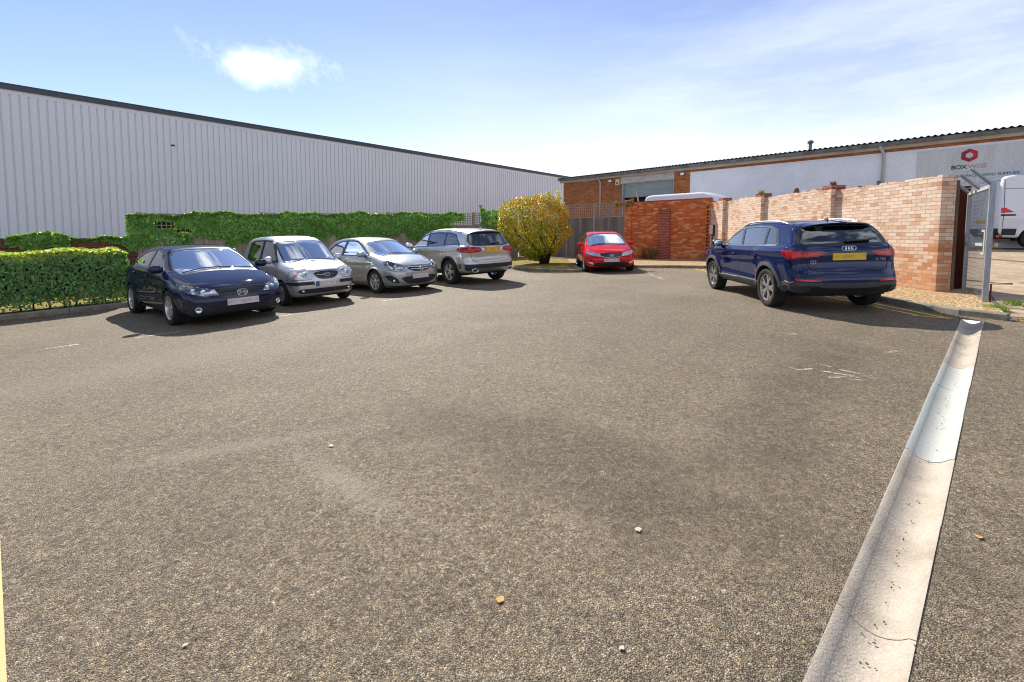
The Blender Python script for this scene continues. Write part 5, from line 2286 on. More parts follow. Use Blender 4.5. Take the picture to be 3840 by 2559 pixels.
def tuft(name, label, cat, x, y, z, n, h, spread, m, ln_w=.012):
    """upright blades"""
    root = empty(name, (x, y, z))
    tag(root, label, cat)
    V, F = [], []
    for i in range(n):
        a = random.uniform(0, 6.28)
        r = spread * math.sqrt(random.random())
        bx, by = r * math.cos(a), r * math.sin(a)
        hh = h * random.uniform(.5, 1.1)
        lx, ly = random.gauss(0, .35) * hh, random.gauss(0, .35) * hh
        w = ln_w * random.uniform(.6, 1.2)
        c, s = math.cos(a + 1.2) * w, math.sin(a + 1.2) * w
        o = len(V)
        V += [(bx - c, by - s, 0), (bx + c, by + s, 0), (bx + lx * .4 + c * .7, by + ly * .4 + s * .7, hh * .6), (bx + lx * .4 - c * .7, by + ly * .4 - s * .7, hh * .6), (bx + lx, by + ly, hh)]
        F += [(o, o + 1, o + 2, o + 3), (o + 3, o + 2, o + 4)]
    mesh_obj('leaves', V, F, m, root)
    return root


tuft('grass_tuft', 'ragged green grass tuft at the foot of the open gate', 'grass', 7.55, 6.95, ground_h(7.55, 6.95) + .02, 300, .10, .17, M_BLADE, .007)
tuft('grass_tuft', 'low weeds on the paving just behind the open gate', 'grass', 8.35, 7.35, ground_h(8.35, 7.35) + .01, 120, .09, .25, M_BLADE, .008)
tuft('wall_weed', 'yellow green weed growing on the second pier of the pale brick wall', 'weed', 8.40, 15.25, 2.82, 70, .16, .10, M_BLADE, .010)
tuft('wall_weed', 'small tawny weed growing on the pier nearest the blue SUV', 'weed', 8.32, 11.72, 2.71, 50, .14, .08, M_DRY, .010)
_dw = Vector((6.55, 21.35))
tuft('dead_bush', 'dead brown plant against the foot of the red brick wall', 'dead plant', _dw.x, _dw.y, ground_h(*_dw) + .08, 110, .75, .45, M_DRY, .012)
# ------------------------------------------------------------------ the six parked cars
def H(poly):
    """mirror a half outline given for y>=0 (bottom to top) into a full one"""
    p = [tuple(q) for q in poly]
    return p + [(-a, b) for a, b in reversed(p) if abs(a) > 1e-6]


def open_poly(P):
    """long edges get extra points so that only their corners round"""
    out = []
    n = len(P)
    for i in range(n):
        a, b = np.array(P[i], float), np.array(P[(i + 1) % n], float)
        out.append(tuple(a))
        l = np.linalg.norm(b - a)
        if l > .45:
            out.append(tuple(a + (b - a) * .17 / l))
            out.append(tuple(b - (b - a) * .17 / l))
    return out


def mk(d):
    d['low'] = open_poly(d['low'])
    d['gh'] = open_poly(d['gh'])
    return d


def letter_h(c, z, u, w, h, t, slant, m, parent, name='badge'):
    """a framed H emblem standing on the grille"""
    k = MB()
    def bar(a, b):
        k.bar((u, a[0], z + a[1]), (u, b[0], z + b[1]), t, t, (1, 0, 0))
    s = slant
    bar((-w * .5 - s, -h), (-w * .32 + s, h))
    bar((w * .5 - s, -h), (w * .32 + s, h))
    bar((-w * .42, 0), (w * .42, 0))
    return k


def arches(c, Ra):
    for wu in (c.sp['wb'] / 2, -c.sp['wb'] / 2):
        c.cut(circ(wu, c.sp['r'], Ra, Ra, 40), 'S', lambda C: np.abs(C[:, 1]) > c.sp['W'] / 2 - .36)
    c.liners(Ra)


def arch_trim(c, Ra, w, m, off=.014):
    for wu in (c.sp['wb'] / 2, -c.sp['wb'] / 2):
        n = 26
        out, inn = [], []
        a0 = math.asin(max(-1, (.24 - c.sp['r']) / Ra))
        for i in range(n + 1):
            a = a0 + (math.pi - 2 * a0) * i / n
            out.append((wu + (Ra + w) * math.cos(a), c.sp['r'] + (Ra + w) * math.sin(a)))
            inn.append((wu + (Ra - .002) * math.cos(a), c.sp['r'] + (Ra - .002) * math.sin(a)))
        c.patch('arch_trim', out + inn[::-1], 'S', m, off, .03, (), True, .05)


def hatch_dark():
    sp = mk(dict(W=1.77, H=1.44, wb=2.595, r=.316, uf=2.23, ur=-2.14,
        low=[(-1.9, .22), (1.9, .16), (2.14, .17), (2.24, .27), (2.255, .49), (2.19, .63), (1.98, .745), (1.55, .865), (1.15, .955), (.6, 1.01), (-1.2, 1.08), (-1.9, 1.07), (-2.13, 1.03), (-2.17, .86), (-2.13, .60), (-2.16, .45), (-2.10, .26)],
        gh=[(1.44, .83), (.36, 1.375), (.02, 1.425), (-.4, 1.445), (-.85, 1.42), (-1.3, 1.35), (-1.68, 1.235), (-2.02, 1.06), (-2.02, .9), (-1.8, .8), (1.3, .8)],
        wp=[(-2.2, .80), (-1.6, .865), (-1.0, .885), (0, .872), (1.0, .882), (1.6, .872), (2.3, .80)],
        S=[(.12, .88), (.3, .95), (.5, .99), (.68, 1.0), (.85, .985), (1.0, .945), (1.15, .90)],
        bowF=(.17, .26), bowR=(.10, .16), gbowF=.26, gw=[(-2.1, .70), (-1.4, .76), (-.5, .79), (.9, .79), (1.4, .76)], zb=1.0, tm=.40, tc=.25, kg=.055, ku=.03, flare=.022,
        lines=[(.80, .02, .010, -2.0, 1.5, -.035), (.40, .03, -.012, -1.0, 1.0, .03)]))
    M = dict(CM, paint=paint('midnight_paint', (.007, .011, .038), .0, .55, .8, .25))
    c = Car('hatchback', sp, M)
    arches(c, .362)
    c.windows([[(.90, .965), (.50, 1.185), (.24, 1.308), (.02, 1.338), (-.12, 1.348), (-.15, 1.005)],
               [(-.23, 1.01), (-.20, 1.348), (-.7, 1.325), (-1.08, 1.262), (-1.42, 1.135), (-1.36, 1.085), (-.9, 1.045)]],
              [(.97, .945), (.52, 1.208), (.24, 1.335), (.02, 1.365), (-.16, 1.374), (-.72, 1.35), (-1.13, 1.282), (-1.52, 1.13), (-1.44, 1.065), (-.9, 1.022), (-.19, .983)])
    c.windows([rnd(H([(0, .955), (.40, .94), (.71, .89), (.56, 1.315), (.30, 1.352), (0, 1.36)]), 1)], None, 'F', .022, lambda C: C[:, 2] > .87, 'windscreen', M['screen'], 'windscreen_seal', False)
    c.windows([rnd(H([(0, 1.12), (.50, 1.12), (.46, 1.30), (0, 1.33)]), 2)], None, 'B', .03, lambda C: C[:, 2] > 1.08, 'rear_window', M['privacy'], 'rear_window_seal', False)
    # nose
    hl = [(2.19, .36, .535), (2.16, .41, .62), (2.08, .60, .665), (1.64, .84, .745), (1.76, .84, .665), (1.95, .74, .595), (2.1, .52, .535)]
    for o in c.patch3('headlight', hl, 35, M['lampmid'], .004, .012):
        sg = 1 if sum(v.co.y for v in o.data.vertices) > 0 else -1
        for (y, z, r) in ((.46, .578, .044), (.575, .605, .042), (.69, .638, .034)):
            P, n = c.at((y, z), 'F')
            k = MB().ball((P.x, sg * P.y, P.z), (.02, r, r))
            k.build('headlamp_bulb', M['lamp'], o, True)
    c.patch3('headlight_lens', hl, 35, M['lens'], .020, .004)
    top = H([(0, .455), (.30, .475), (.36, .535), (.42, .625), (0, .652)])
    c.patch('grille', rnd(top, 1), 'F', M['black'], .005, .012, (), False)
    c.patch('lower_grille', rnd(H([(0, .205), (.46, .205), (.40, .345), (0, .345)]), 1), 'F', M['matt'], .005, .012, (), False)
    c.grille_slats(H([(0, .205), (.44, .205), (.40, .345), (0, .345)]), 'F', [.225, .25, .275, .30, .325], M['black'], .010, .01)
    pod = [(.47, .205), (.72, .215), (.82, .29), (.81, .405), (.62, .40), (.42, .315)]
    c.patch('fog_light_surround', pod, 'F', M['matt'], .006, .012)
    c.patch('bumper_blade', [(.40, .37), (.42, .335), (.62, .405), (.81, .41), (.82, .435), (.60, .435)], 'F', M['paint'], .02, .02)
    for y in (.655,):
        P, n = c.at((y, .305), 'F')
        for sg in (1, -1):
            a = n.copy()
            a.y *= sg
            k = MB()
            k.lathe([(.054, 0), (.054, .022), (.040, .026), (.040, .008), (.001, .012)], 20, 'x')
            o = k.build('fog_light', M['chrome'], c.root, True)
            o.matrix_local = Matrix.Translation((P.x, sg * P.y, P.z)) @ a.to_track_quat('X', 'Z').to_matrix().to_4x4()
    P, n = c.at((0, .55), 'F')
    k = letter_h(c, .55, P.x + .016, .095, .048, .016, .008, None, None)
    fr = rnd([(-.07, -.058), (.07, -.058), (.085, .058), (-.085, .058)], 2)
    k.tube([(P.x + .016, a, .55 + b) for a, b in list(fr) + [fr[0]]], .007, 6, False)
    k.build('badge', M['chrome'], c.root)
    c.plate(.40, 'F', M['white'], .52, .112, 0, .03)
    c.seams([('S', [(1.02, .99), (1.06, .80), (1.0, .40), (.95, .26)], True), ('S', [(-.17, 1.0), (-.20, .6), (-.17, .27)], True), ('S', [(-.17, .27), (.95, .26)], True),
             ('S', [(-1.45, 1.06), (-1.15, .85), (-.92, .55), (-.88, .40)], True),
             ('F', [(0, .665), (.42, .64), (.62, .68), (.80, .76)], True), ('T', [(1.98, .60), (1.5, .70), (1.12, .76)], True)])
    c.handle(-.02, .86, M['paint'])
    c.handle(.0 - .9, .90, M['black'], .08)
    c.mirrors(.86, 1.0, .80, M['paint'], (.085, .115, .075), .12)
    c.wiper([(-.62, .905), (-.30, .965), (.05, .975)], 'F')
    c.wiper([(.02, .965), (.35, .955), (.66, .915)], 'F')
    c.wheels(.316, .215, .225, 1.57, 7, True, M['alloy'], 'spoke', .026, .14)
    c.underbody(.2)
    c.seats(.15, .56, .36)
    c.dash(.60, 1.15, .84, .90, .66)
    MB().tube([(-1.05, 0, 1.39), (-1.10, 0, 1.46), (-1.16, 0, 1.475)], [.02, .012, .006], 8).build('aerial', M['paint'], c.root, True)
    c.finish_body()
    return c.root


def city_silver():
    sp = mk(dict(W=1.525, H=1.57, wb=2.38, r=.275, uf=1.85, ur=-1.70,
        low=[(-1.55, .22), (1.6, .20), (1.80, .22), (1.87, .34), (1.875, .56), (1.84, .70), (1.74, .815), (1.50, .90), (1.15, .985), (.7, 1.0), (-1.2, 1.0), (-1.62, .99), (-1.72, .92), (-1.735, .60), (-1.74, .40), (-1.68, .24)],
        gh=[(1.36, .86), (.55, 1.445), (.25, 1.535), (-.2, 1.585), (-.8, 1.59), (-1.25, 1.56), (-1.46, 1.49), (-1.68, 1.0), (-1.66, .85), (1.3, .8)],
        wp=[(-1.8, .70), (-1.3, .745), (-.6, .76), (.6, .76), (1.2, .755), (1.9, .70)],
        S=[(.12, .90), (.3, .955), (.5, .99), (.65, 1.0), (.8, .99), (.95, .965), (1.1, .93)],
        bowF=(.12, .17), bowR=(.06, .12), gbowF=.22, gw=[(-1.7, .68), (-1, .705), (.8, .70), (1.4, .66)], zb=.98, tm=.21, tc=.12, kl=.12, kg=.08, ku=.025, flare=.018, crown=.03,
        lines=[(.62, .02, .008, -1.6, 1.4, 0)]))
    M = dict(CM, paint=paint('silver_paint', (.56, .56, .57), .6, .33))
    c = Car('city_car', sp, M)
    arches(c, .325)
    c.windows([[(.88, 1.0), (.62, 1.25), (.42, 1.415), (.28, 1.445), (-.10, 1.465), (-.14, .985)],
               [(-.24, .985), (-.20, 1.468), (-.85, 1.465), (-1.02, 1.40), (-1.10, 1.0)]],
              [(.96, .975), (.66, 1.265), (.44, 1.445), (.28, 1.475), (-.15, 1.492), (-.88, 1.49), (-1.06, 1.42), (-1.14, .965)], fm=M['matt'])
    c.windows([rnd(H([(0, .99), (.38, .975), (.605, .93), (.565, 1.33), (.50, 1.435), (.28, 1.468), (0, 1.478)]), 1)], None, 'F', .028, lambda C: C[:, 2] > .9, 'windscreen', M['screen'], 'windscreen_seal', False)
    c.windows([rnd(H([(0, 1.02), (.50, 1.02), (.46, 1.42), (0, 1.44)]), 2)], None, 'B', .03, lambda C: C[:, 2] > 1.0, 'rear_window', M['glass'], 'rear_window_seal', False)
    hl = [(.335, .60), (.365, .755), (.45, .80), (.62, .80), (.70, .755), (.72, .62), (.66, .595)]
    for o in c.patch('headlight', rnd(hl, 1), 'F', M['lamp'], .005, .012):
        sg = 1 if sum(v.co.y for v in o.data.vertices) > 0 else -1
        for (y, z, r, m, nm) in ((.475, .69, .062, M['satin'], 'headlamp_bulb'), (.635, .675, .052, M['amber'], 'indicator')):
            P, n = c.at((y, z), 'F')
            MB().ball((P.x - .002, sg * P.y, P.z), (.018, r, r)).build(nm, m, o, True)
    c.patch('headlight_lens', rnd(hl, 1), 'F', M['lens'], .024, .004)
    gr = H([(0, .575), (.16, .585), (.25, .65), (.295, .735), (0, .765)])
    c.patch('grille', rnd(gr, 1), 'F', M['black'], .006, .014, (), False)
    P, n = c.at((0, .68), 'F')
    k = MB()
    k.bar((P.x + .02, .07, .68), (P.x + .012, .235, .69), .014, .014)
    k.bar((P.x + .02, -.07, .68), (P.x + .012, -.235, .69), .014, .014)
    k.build('grille_bar', M['chrome'], c.root)
    k = MB()
    e = circ(0, 0, .066, .038, 24)
    k.tube([(P.x + .024, a, .682 + b) for a, b in e + [e[0]]], .006, 6, False)
    for s in (-1, 1):
        k.bar((P.x + .024, s * .020 - .010, .654), (P.x + .024, s * .020 + .014, .710), .012, .012)
    k.bar((P.x + .024, -.02, .677), (P.x + .024, .024, .689), .010, .010)
    k.build('badge', M['chrome'], c.root)
    c.patch('bumper_strip', [(.29, .47), (.30, .545), (.66, .545), (.745, .54), (.75, .475), (.66, .47)], 'F', M['matt'], .016, .02)
    c.patch('lower_grille', rnd(H([(0, .285), (.52, .285), (.62, .315), (.60, .385), (.20, .385), (0, .385)]), 1), 'F', M['matt'], .005, .012, (), False)
    for sg in (1, -1):
        P, n = c.at((sg * .52, .335), 'F')
        MB().ball((P.x, P.y, P.z), (.022, .036, .030)).build('fog_light', M['chrome'], c.root, True)
    c.plate(.485, 'F', M['white_eu'], .52, .112, 0, .022)
    c.seams([('S', [(.93, .985), (.98, .75), (.92, .40), (.86, .26)], True), ('S', [(-.19, .97), (-.19, .6), (-.14, .27)], True), ('S', [(-.14, .27), (.86, .26)], True),
             ('S', [(-1.14, .96), (-1.0, .75), (-.84, .5)], True), ('F', [(0, .775), (.30, .765), (.36, .805), (.60, .845), (.70, .86)], True),
             ('T', [(1.68, .40), (1.4, .50), (1.1, .58)], True), ('F', [(.34, .585), (.74, .585)], True)])
    c.handle(-.02, .80, M['matt'])
    c.mirrors(.72, 1.02, .71, M['paint'], (.075, .10, .085), .12)
    for sg in (1, -1):
        P, n = c.at((1.02, .70), 'S')
        MB().ball((P.x, sg * P.y, P.z), (.03, .012, .016)).build('side_repeater', M['amber'], c.root, True)
    c.wiper([(-.50, .945), (-.2, .985), (.1, .992)], 'F')
    c.wiper([(-.05, .99), (.25, .985), (.52, .955)], 'F')
    c.wheels(.275, .165, .178, 1.375, 9, False, M['satin'], 'disc')
    c.underbody(.2)
    c.seats(.05, .68, .31)
    c.dash(.60, 1.05, .88, .95, .60)
    MB().tube([(-1.3, 0, 1.55), (-1.5, 0, 1.72)], [.008, .004], 6).build('aerial', M['black'], c.root)
    c.finish_body()
    return c.root


def hatch_grey():
    sp = mk(dict(W=1.737, H=1.488, wb=2.511, r=.308, uf=2.115, ur=-1.88,
        low=[(-1.65, .22), (1.85, .15), (2.04, .16), (2.12, .30), (2.13, .56), (2.08, .69), (1.90, .81), (1.5, .935), (1.1, 1.03), (.6, 1.03), (-1.1, 1.05), (-1.68, 1.05), (-1.85, 1.0), (-1.91, .80), (-1.88, .62), (-1.91, .45), (-1.85, .25)],
        gh=[(1.40, .90), (.42, 1.395), (.10, 1.465), (-.35, 1.50), (-.85, 1.48), (-1.2, 1.42), (-1.48, 1.30), (-1.75, 1.02), (-1.75, .85), (1.3, .8)],
        wp=[(-1.95, .77), (-1.4, .84), (-.9, .865), (0, .855), (.9, .865), (1.5, .855), (2.2, .78)],
        S=[(.12, .88), (.3, .95), (.5, .99), (.66, 1.0), (.82, .985), (.97, .945), (1.12, .90)],
        bowF=(.18, .26), bowR=(.12, .2), gbowF=.27, gw=[(-1.8, .67), (-1.1, .745), (-.4, .775), (.9, .775), (1.4, .74)], zb=1.0, tm=.37, tc=.2, kg=.065, ku=.03, flare=.03,
        lines=[(.82, .025, .012, -1.7, 1.3, -.03), (.42, .03, -.012, -.9, .9, .05)]))
    M = dict(CM, paint=paint('silver_grey_paint', (.36, .38, .37), .6, .3))
    c = Car('hatchback', sp, M)
    arches(c, .352)
    c.windows([[(.90, 1.005), (.50, 1.225), (.22, 1.35), (-.03, 1.385), (-.30, 1.392), (-.36, 1.01)],
               [(-.46, 1.015), (-.41, 1.392), (-.72, 1.375), (-1.0, 1.29), (-1.28, 1.10), (-1.20, 1.06)]],
              [(.97, .985), (.52, 1.245), (.22, 1.378), (-.03, 1.412), (-.38, 1.418), (-.76, 1.398), (-1.04, 1.31), (-1.36, 1.10), (-1.24, 1.04), (-.4, .99)])
    c.windows([rnd(H([(0, 1.02), (.40, 1.0), (.70, .955), (.55, 1.34), (.30, 1.375), (0, 1.384)]), 1)], None, 'F', .03, lambda C: C[:, 2] > .93, 'windscreen', M['screen'], 'windscreen_seal', False)
    c.windows([rnd(H([(0, 1.08), (.50, 1.08), (.46, 1.34), (0, 1.37)]), 2)], None, 'B', .03, lambda C: C[:, 2] > 1.04, 'rear_window', M['glass'], 'rear_window_seal', False)
    hl = [(2.08, .40, .60), (2.07, .42, .65), (1.96, .56, .745), (1.66, .76, .865), (1.58, .82, .86), (1.70, .83, .74), (1.88, .72, .63), (2.0, .54, .585)]
    for o in c.patch3('headlight', hl, 35, M['lampmid'], .005, .012):
        sg = 1 if sum(v.co.y for v in o.data.vertices) > 0 else -1
        for (y, z, r) in ((.53, .645, .040), (.65, .70, .044), (.735, .78, .032)):
            P, n = c.at((y, z), 'F')
            MB().ball((P.x, sg * P.y, P.z), (.018, r, r)).build('headlamp_bulb', M['lamp'], o, True)
    c.patch3('headlight_lens', hl, 35, M['lens'], .022, .004)
    gr = H([(0, .55), (.20, .56), (.33, .615), (.385, .665), (.20, .685), (0, .69)])
    c.patch('grille', rnd(gr, 1), 'F', M['black'], .005, .014, (), False)
    P, n = c.at((0, .62), 'F')
    k = MB()
    for (za, zb_, hw) in ((.655, .672, .35), (.605, .625, .30)):
        D = np.array([(hw * (j / 8 - 1), za + (zb_ - za) * abs(j / 8 - 1)) for j in range(17)])
        Q, nn = c.b.proj(D, 'F')
        k.tube([Vector(p) + Vector(q) * .018 for p, q in zip(Q, nn)], .013, 6)
    k.build('grille_bar', M['chrome'], c.root, True)
    k = MB()
    e = circ(0, 0, .056, .056, 24)
    k.tube([(P.x + .036, a, .622 + b) for a, b in e + [e[0]]], .008, 6, False)
    k.lathe([(.001, .024), (.05, .020)], 20, 'x', (P.x, 0, .622))
    k.tube([(P.x + .036, -.04, .612), (P.x + .04, -.012, .642), (P.x + .04, .006, .612), (P.x + .036, .036, .638)], [.006, .011, .010, .005], 6)
    k.build('badge', M['satin'], c.root)
    c.patch('bumper_grille', rnd(H([(0, .235), (.36, .245), (.50, .32), (.60, .44), (0, .44)]), 1), 'F', M['matt'], .005, .012, (), False)
    c.patch('fog_light_surround', [(.60, .285), (.72, .29), (.79, .37), (.83, .48), (.77, .49), (.66, .40)], 'F', M['matt'], .006, .012)
    for sg in (1, -1):
        P, n = c.at((sg * .715, .345), 'F')
        MB().ball((P.x, P.y, P.z), (.024, .036, .036)).build('fog_light', M['lamp'], c.root, True)
    c.plate(.435, 'F', M['white'], .52, .112, -.02, .026)
    c.patch('front_splitter', H([(0, .145), (.66, .16), (.76, .20), (.70, .215), (0, .19)]), 'F', M['matt'], .012, .02, (), False)
    c.seams([('S', [(1.06, .985), (1.10, .78), (1.02, .40), (.95, .26)], True), ('S', [(-.41, 1.0), (-.45, .6), (-.35, .27)], True), ('S', [(-.35, .27), (.95, .26)], True),
             ('F', [(0, .715), (.38, .70), (.52, .76), (.70, .87)], True), ('T', [(1.86, .50), (1.45, .62), (1.12, .71)], True), ('F', [(.42, .56), (.66, .575), (.80, .63)], True)])
    c.handle(-.22, .86, M['paint'])
    c.mirrors(.78, 1.03, .79, M['paint'], (.085, .115, .075), .12)
    c.wiper([(-.60, .96), (-.28, 1.015), (.05, 1.03)], 'F')
    c.wiper([(.0, 1.025), (.35, 1.012), (.64, .975)], 'F')
    c.wheels(.308, .195, .212, 1.52, 7, False, M['alloy'], 'spoke', .05, 0)
    c.underbody(.2)
    c.seats(.10, .62, .35)
    c.dash(.60, 1.12, .92, .97, .66)
    MB().tube([(-1.0, 0, 1.46), (-1.18, 0, 1.62)], [.008, .004], 6).build('aerial', M['black'], c.root)
    c.finish_body()
    return c.root


def suv_silver():
    sp = mk(dict(W=1.89, H=1.64, wb=2.873, r=.368, uf=2.285, ur=-2.385,
        low=[(-2.1, .34), (2.05, .30), (2.22, .33), (2.30, .48), (2.30, .80), (2.24, .97), (2.0, 1.06), (1.3, 1.15), (.8, 1.16), (-1.6, 1.16), (-2.2, 1.17), (-2.36, 1.12), (-2.40, .98), (-2.36, .78), (-2.42, .66), (-2.42, .48), (-2.34, .36)],
        gh=[(1.42, 1.0), (.42, 1.565), (.05, 1.635), (-.5, 1.665), (-1.2, 1.65), (-1.8, 1.60), (-2.10, 1.535), (-2.34, 1.12), (-2.30, .95), (1.3, .9)],
        wp=[(-2.5, .86), (-1.9, .92), (-1.3, .94), (0, .93), (1.3, .94), (1.8, .93), (2.4, .84)],
        S=[(.2, .88), (.4, .955), (.6, .99), (.8, 1.0), (.95, .99), (1.1, .955), (1.25, .91)],
        bowF=(.15, .22), bowR=(.09, .20), gbowF=.22, gbowR=.14, gw=[(-2.4, .74), (-1.9, .80), (-1, .835), (.9, .835), (1.4, .80)], zb=1.1, tm=.34, tc=.22, kg=.11, ku=.03, flare=.02,
        lines=[(.93, .02, .012, -2.2, 1.6, -.03), (.55, .03, -.012, -1.0, 1.0, .03)]))
    M = dict(CM, paint=paint('champagne_silver_paint', (.50, .485, .46), .65, .3))
    c = Car('estate_suv', sp, M)
    arches(c, .425)
    dlo = [(.99, 1.09), (.55, 1.35), (.28, 1.477), (.05, 1.525), (-.5, 1.55), (-1.2, 1.525), (-1.55, 1.46), (-1.92, 1.14), (-1.9, 1.10), (-.3, 1.09)]
    c.windows([[(.88, 1.115), (.52, 1.328), (.26, 1.447), (.06, 1.49), (.0, 1.115)],
               [(-.08, 1.115), (.0, 1.50), (-.5, 1.522), (-.98, 1.51), (-1.02, 1.12)],
               [(-1.08, 1.12), (-1.04, 1.508), (-1.2, 1.50), (-1.52, 1.435), (-1.84, 1.145)]], dlo, glass=M['glass'])
    c.patch('window_trim', grow(dlo, .022), 'S', M['chrome'], .006, .012, [grow(dlo, -.002)])
    c.windows([rnd(H([(0, 1.15), (.45, 1.13), (.76, 1.09), (.60, 1.48), (0, 1.53)]), 1)], None, 'F', .03, lambda C: C[:, 2] > 1.08, 'windscreen', M['screen'], 'windscreen_seal', False)
    rw = rnd(H([(0, 1.14), (.56, 1.14), (.70, 1.19), (.60, 1.44), (.50, 1.485), (0, 1.51)]), 1)
    c.windows([rw], None, 'B', .03, lambda C: C[:, 2] > 1.1, 'rear_window', M['privacy'], 'rear_window_seal', False)
    hl = [(2.22, .50, .78), (2.20, .52, .90), (2.05, .72, .95), (1.78, .88, .96), (1.85, .90, .86), (2.08, .74, .78)]
    c.patch3('headlight', hl, 35, M['lamp'], .005, .012)
    c.patch('grille', rnd(H([(0, .55), (.34, .55), (.44, .70), (.40, .86), (0, .88)]), 1), 'F', M['black'], .006, .012, (), False)
    c.patch('bumper_grille', rnd(H([(0, .36), (.62, .38), (.66, .46), (0, .48)]), 1), 'F', M['matt'], .006, .012, (), False)
    c.plate(.50, 'F', M['white'], .52, .112, 0, .03)
    c.spoiler(-2.02, 1.575, .60, M['paint'])
    tl = [(-2.37, .36, .965), (-2.37, .40, 1.06), (-2.33, .62, 1.085), (-2.05, .92, 1.085), (-1.92, .95, 1.03), (-2.05, .95, .95), (-2.25, .80, .915), (-2.35, .55, .93)]
    for o in c.patch3('tail_light', tl, 145, M['red'], .006, .014):
        sg = 1 if sum(v.co.y for v in o.data.vertices) > 0 else -1
        for (y, z) in ((.56, .995), (.74, .995)):
            P, n = c.at((y, z), 'B')
            MB().ball((P.x, sg * P.y, P.z), (.016, .07, .045)).build('brake_lamp', M['redhi'], o, True)
    c.plate(1.0, 'B', M['yellow'], .52, .112, 0, .012)
    MB().bar((-2.395, -.30, 1.075), (-2.395, .30, 1.075), .03, .02).build('tailgate_handle', M['chrome'], c.root)
    c.patch('rear_bumper_trim', H([(0, .40), (.80, .42), (.94, .50), (.94, .60), (.80, .60), (.5, .595), (0, .595)]), 'B', M['matt'], .006, .014, (), False)
    sk = H([(0, .375), (.50, .375), (.66, .40), (.72, .44), (.62, .47), (.40, .475), (0, .475)])
    c.patch('skid_plate', sk, 'B', M['satin'], .02, .02, (), False)
    for sg in (1, -1):
        P, n = c.at((sg * .62, .42), 'B')
        k = MB()
        q = circ(0, 0, .11, .048, 24)
        k.tube([(P.x - .03, P.y + a, P.z + b) for a, b in q + [q[0]]], .016, 6, False)
        o = k.build('exhaust_trim', M['chrome'], c.root, True)
        MB().ball((P.x - .018, P.y, P.z), (.012, .10, .042), .8).build('exhaust_opening', M['under'], o)
    arch_trim(c, .425, .045, M['matt'])
    c.patch('sill_trim', [(-1.02, .36), (1.02, .34), (1.02, .42), (-1.0, .44)], 'S', M['matt'], .012, .02)
    c.seams([('S', [(1.10, 1.09), (1.10, .85), (1.02, .48)], True), ('S', [(-.04, 1.09), (-.06, .7), (-.03, .44)], True),
             ('S', [(-1.05, 1.09), (-1.15, .92), (-1.02, .72), (-.96, .5)], True), ('B', [(.76, 1.16), (.72, .90), (.66, .70), (.50, .645), (0, .64)], True)])
    c.handle(.12, .985, M['chrome'], .19)
    c.handle(-.88, 1.0, M['chrome'], .19)
    c.mirrors(.92, 1.15, .86, M['paint'], (.09, .12, .085), .13)
    for sg in (1, -1):
        k = MB()
        pts = []
        for j in range(13):
            t = j / 12
            u = .25 - 2.0 * t
            y = .625
            zz = float(c.b.proj(np.array([(u, y)]), 'T')[0][0][2])
            pts.append((u, sg * y, zz + .035 * min(1, 6 * t, 6 * (1 - t))))
        k.tube(pts, .016, 6)
        k.build('roof_rail', M['satin'], c.root, True)
    c.wiper([(-.02, 1.17), (-.34, 1.185)], 'B', .016)
    c.wheels(.368, .235, .245, 1.62, 5, True, M['alloy'], 'spoke', .034, .2)
    c.underbody(.32)
    c.seats(.15, .74, .38)
    c.dash(.60, 1.2, 1.0, 1.06, .72)
    c.fin(-1.75, M['paint'])
    c.finish_body()
    return c.root


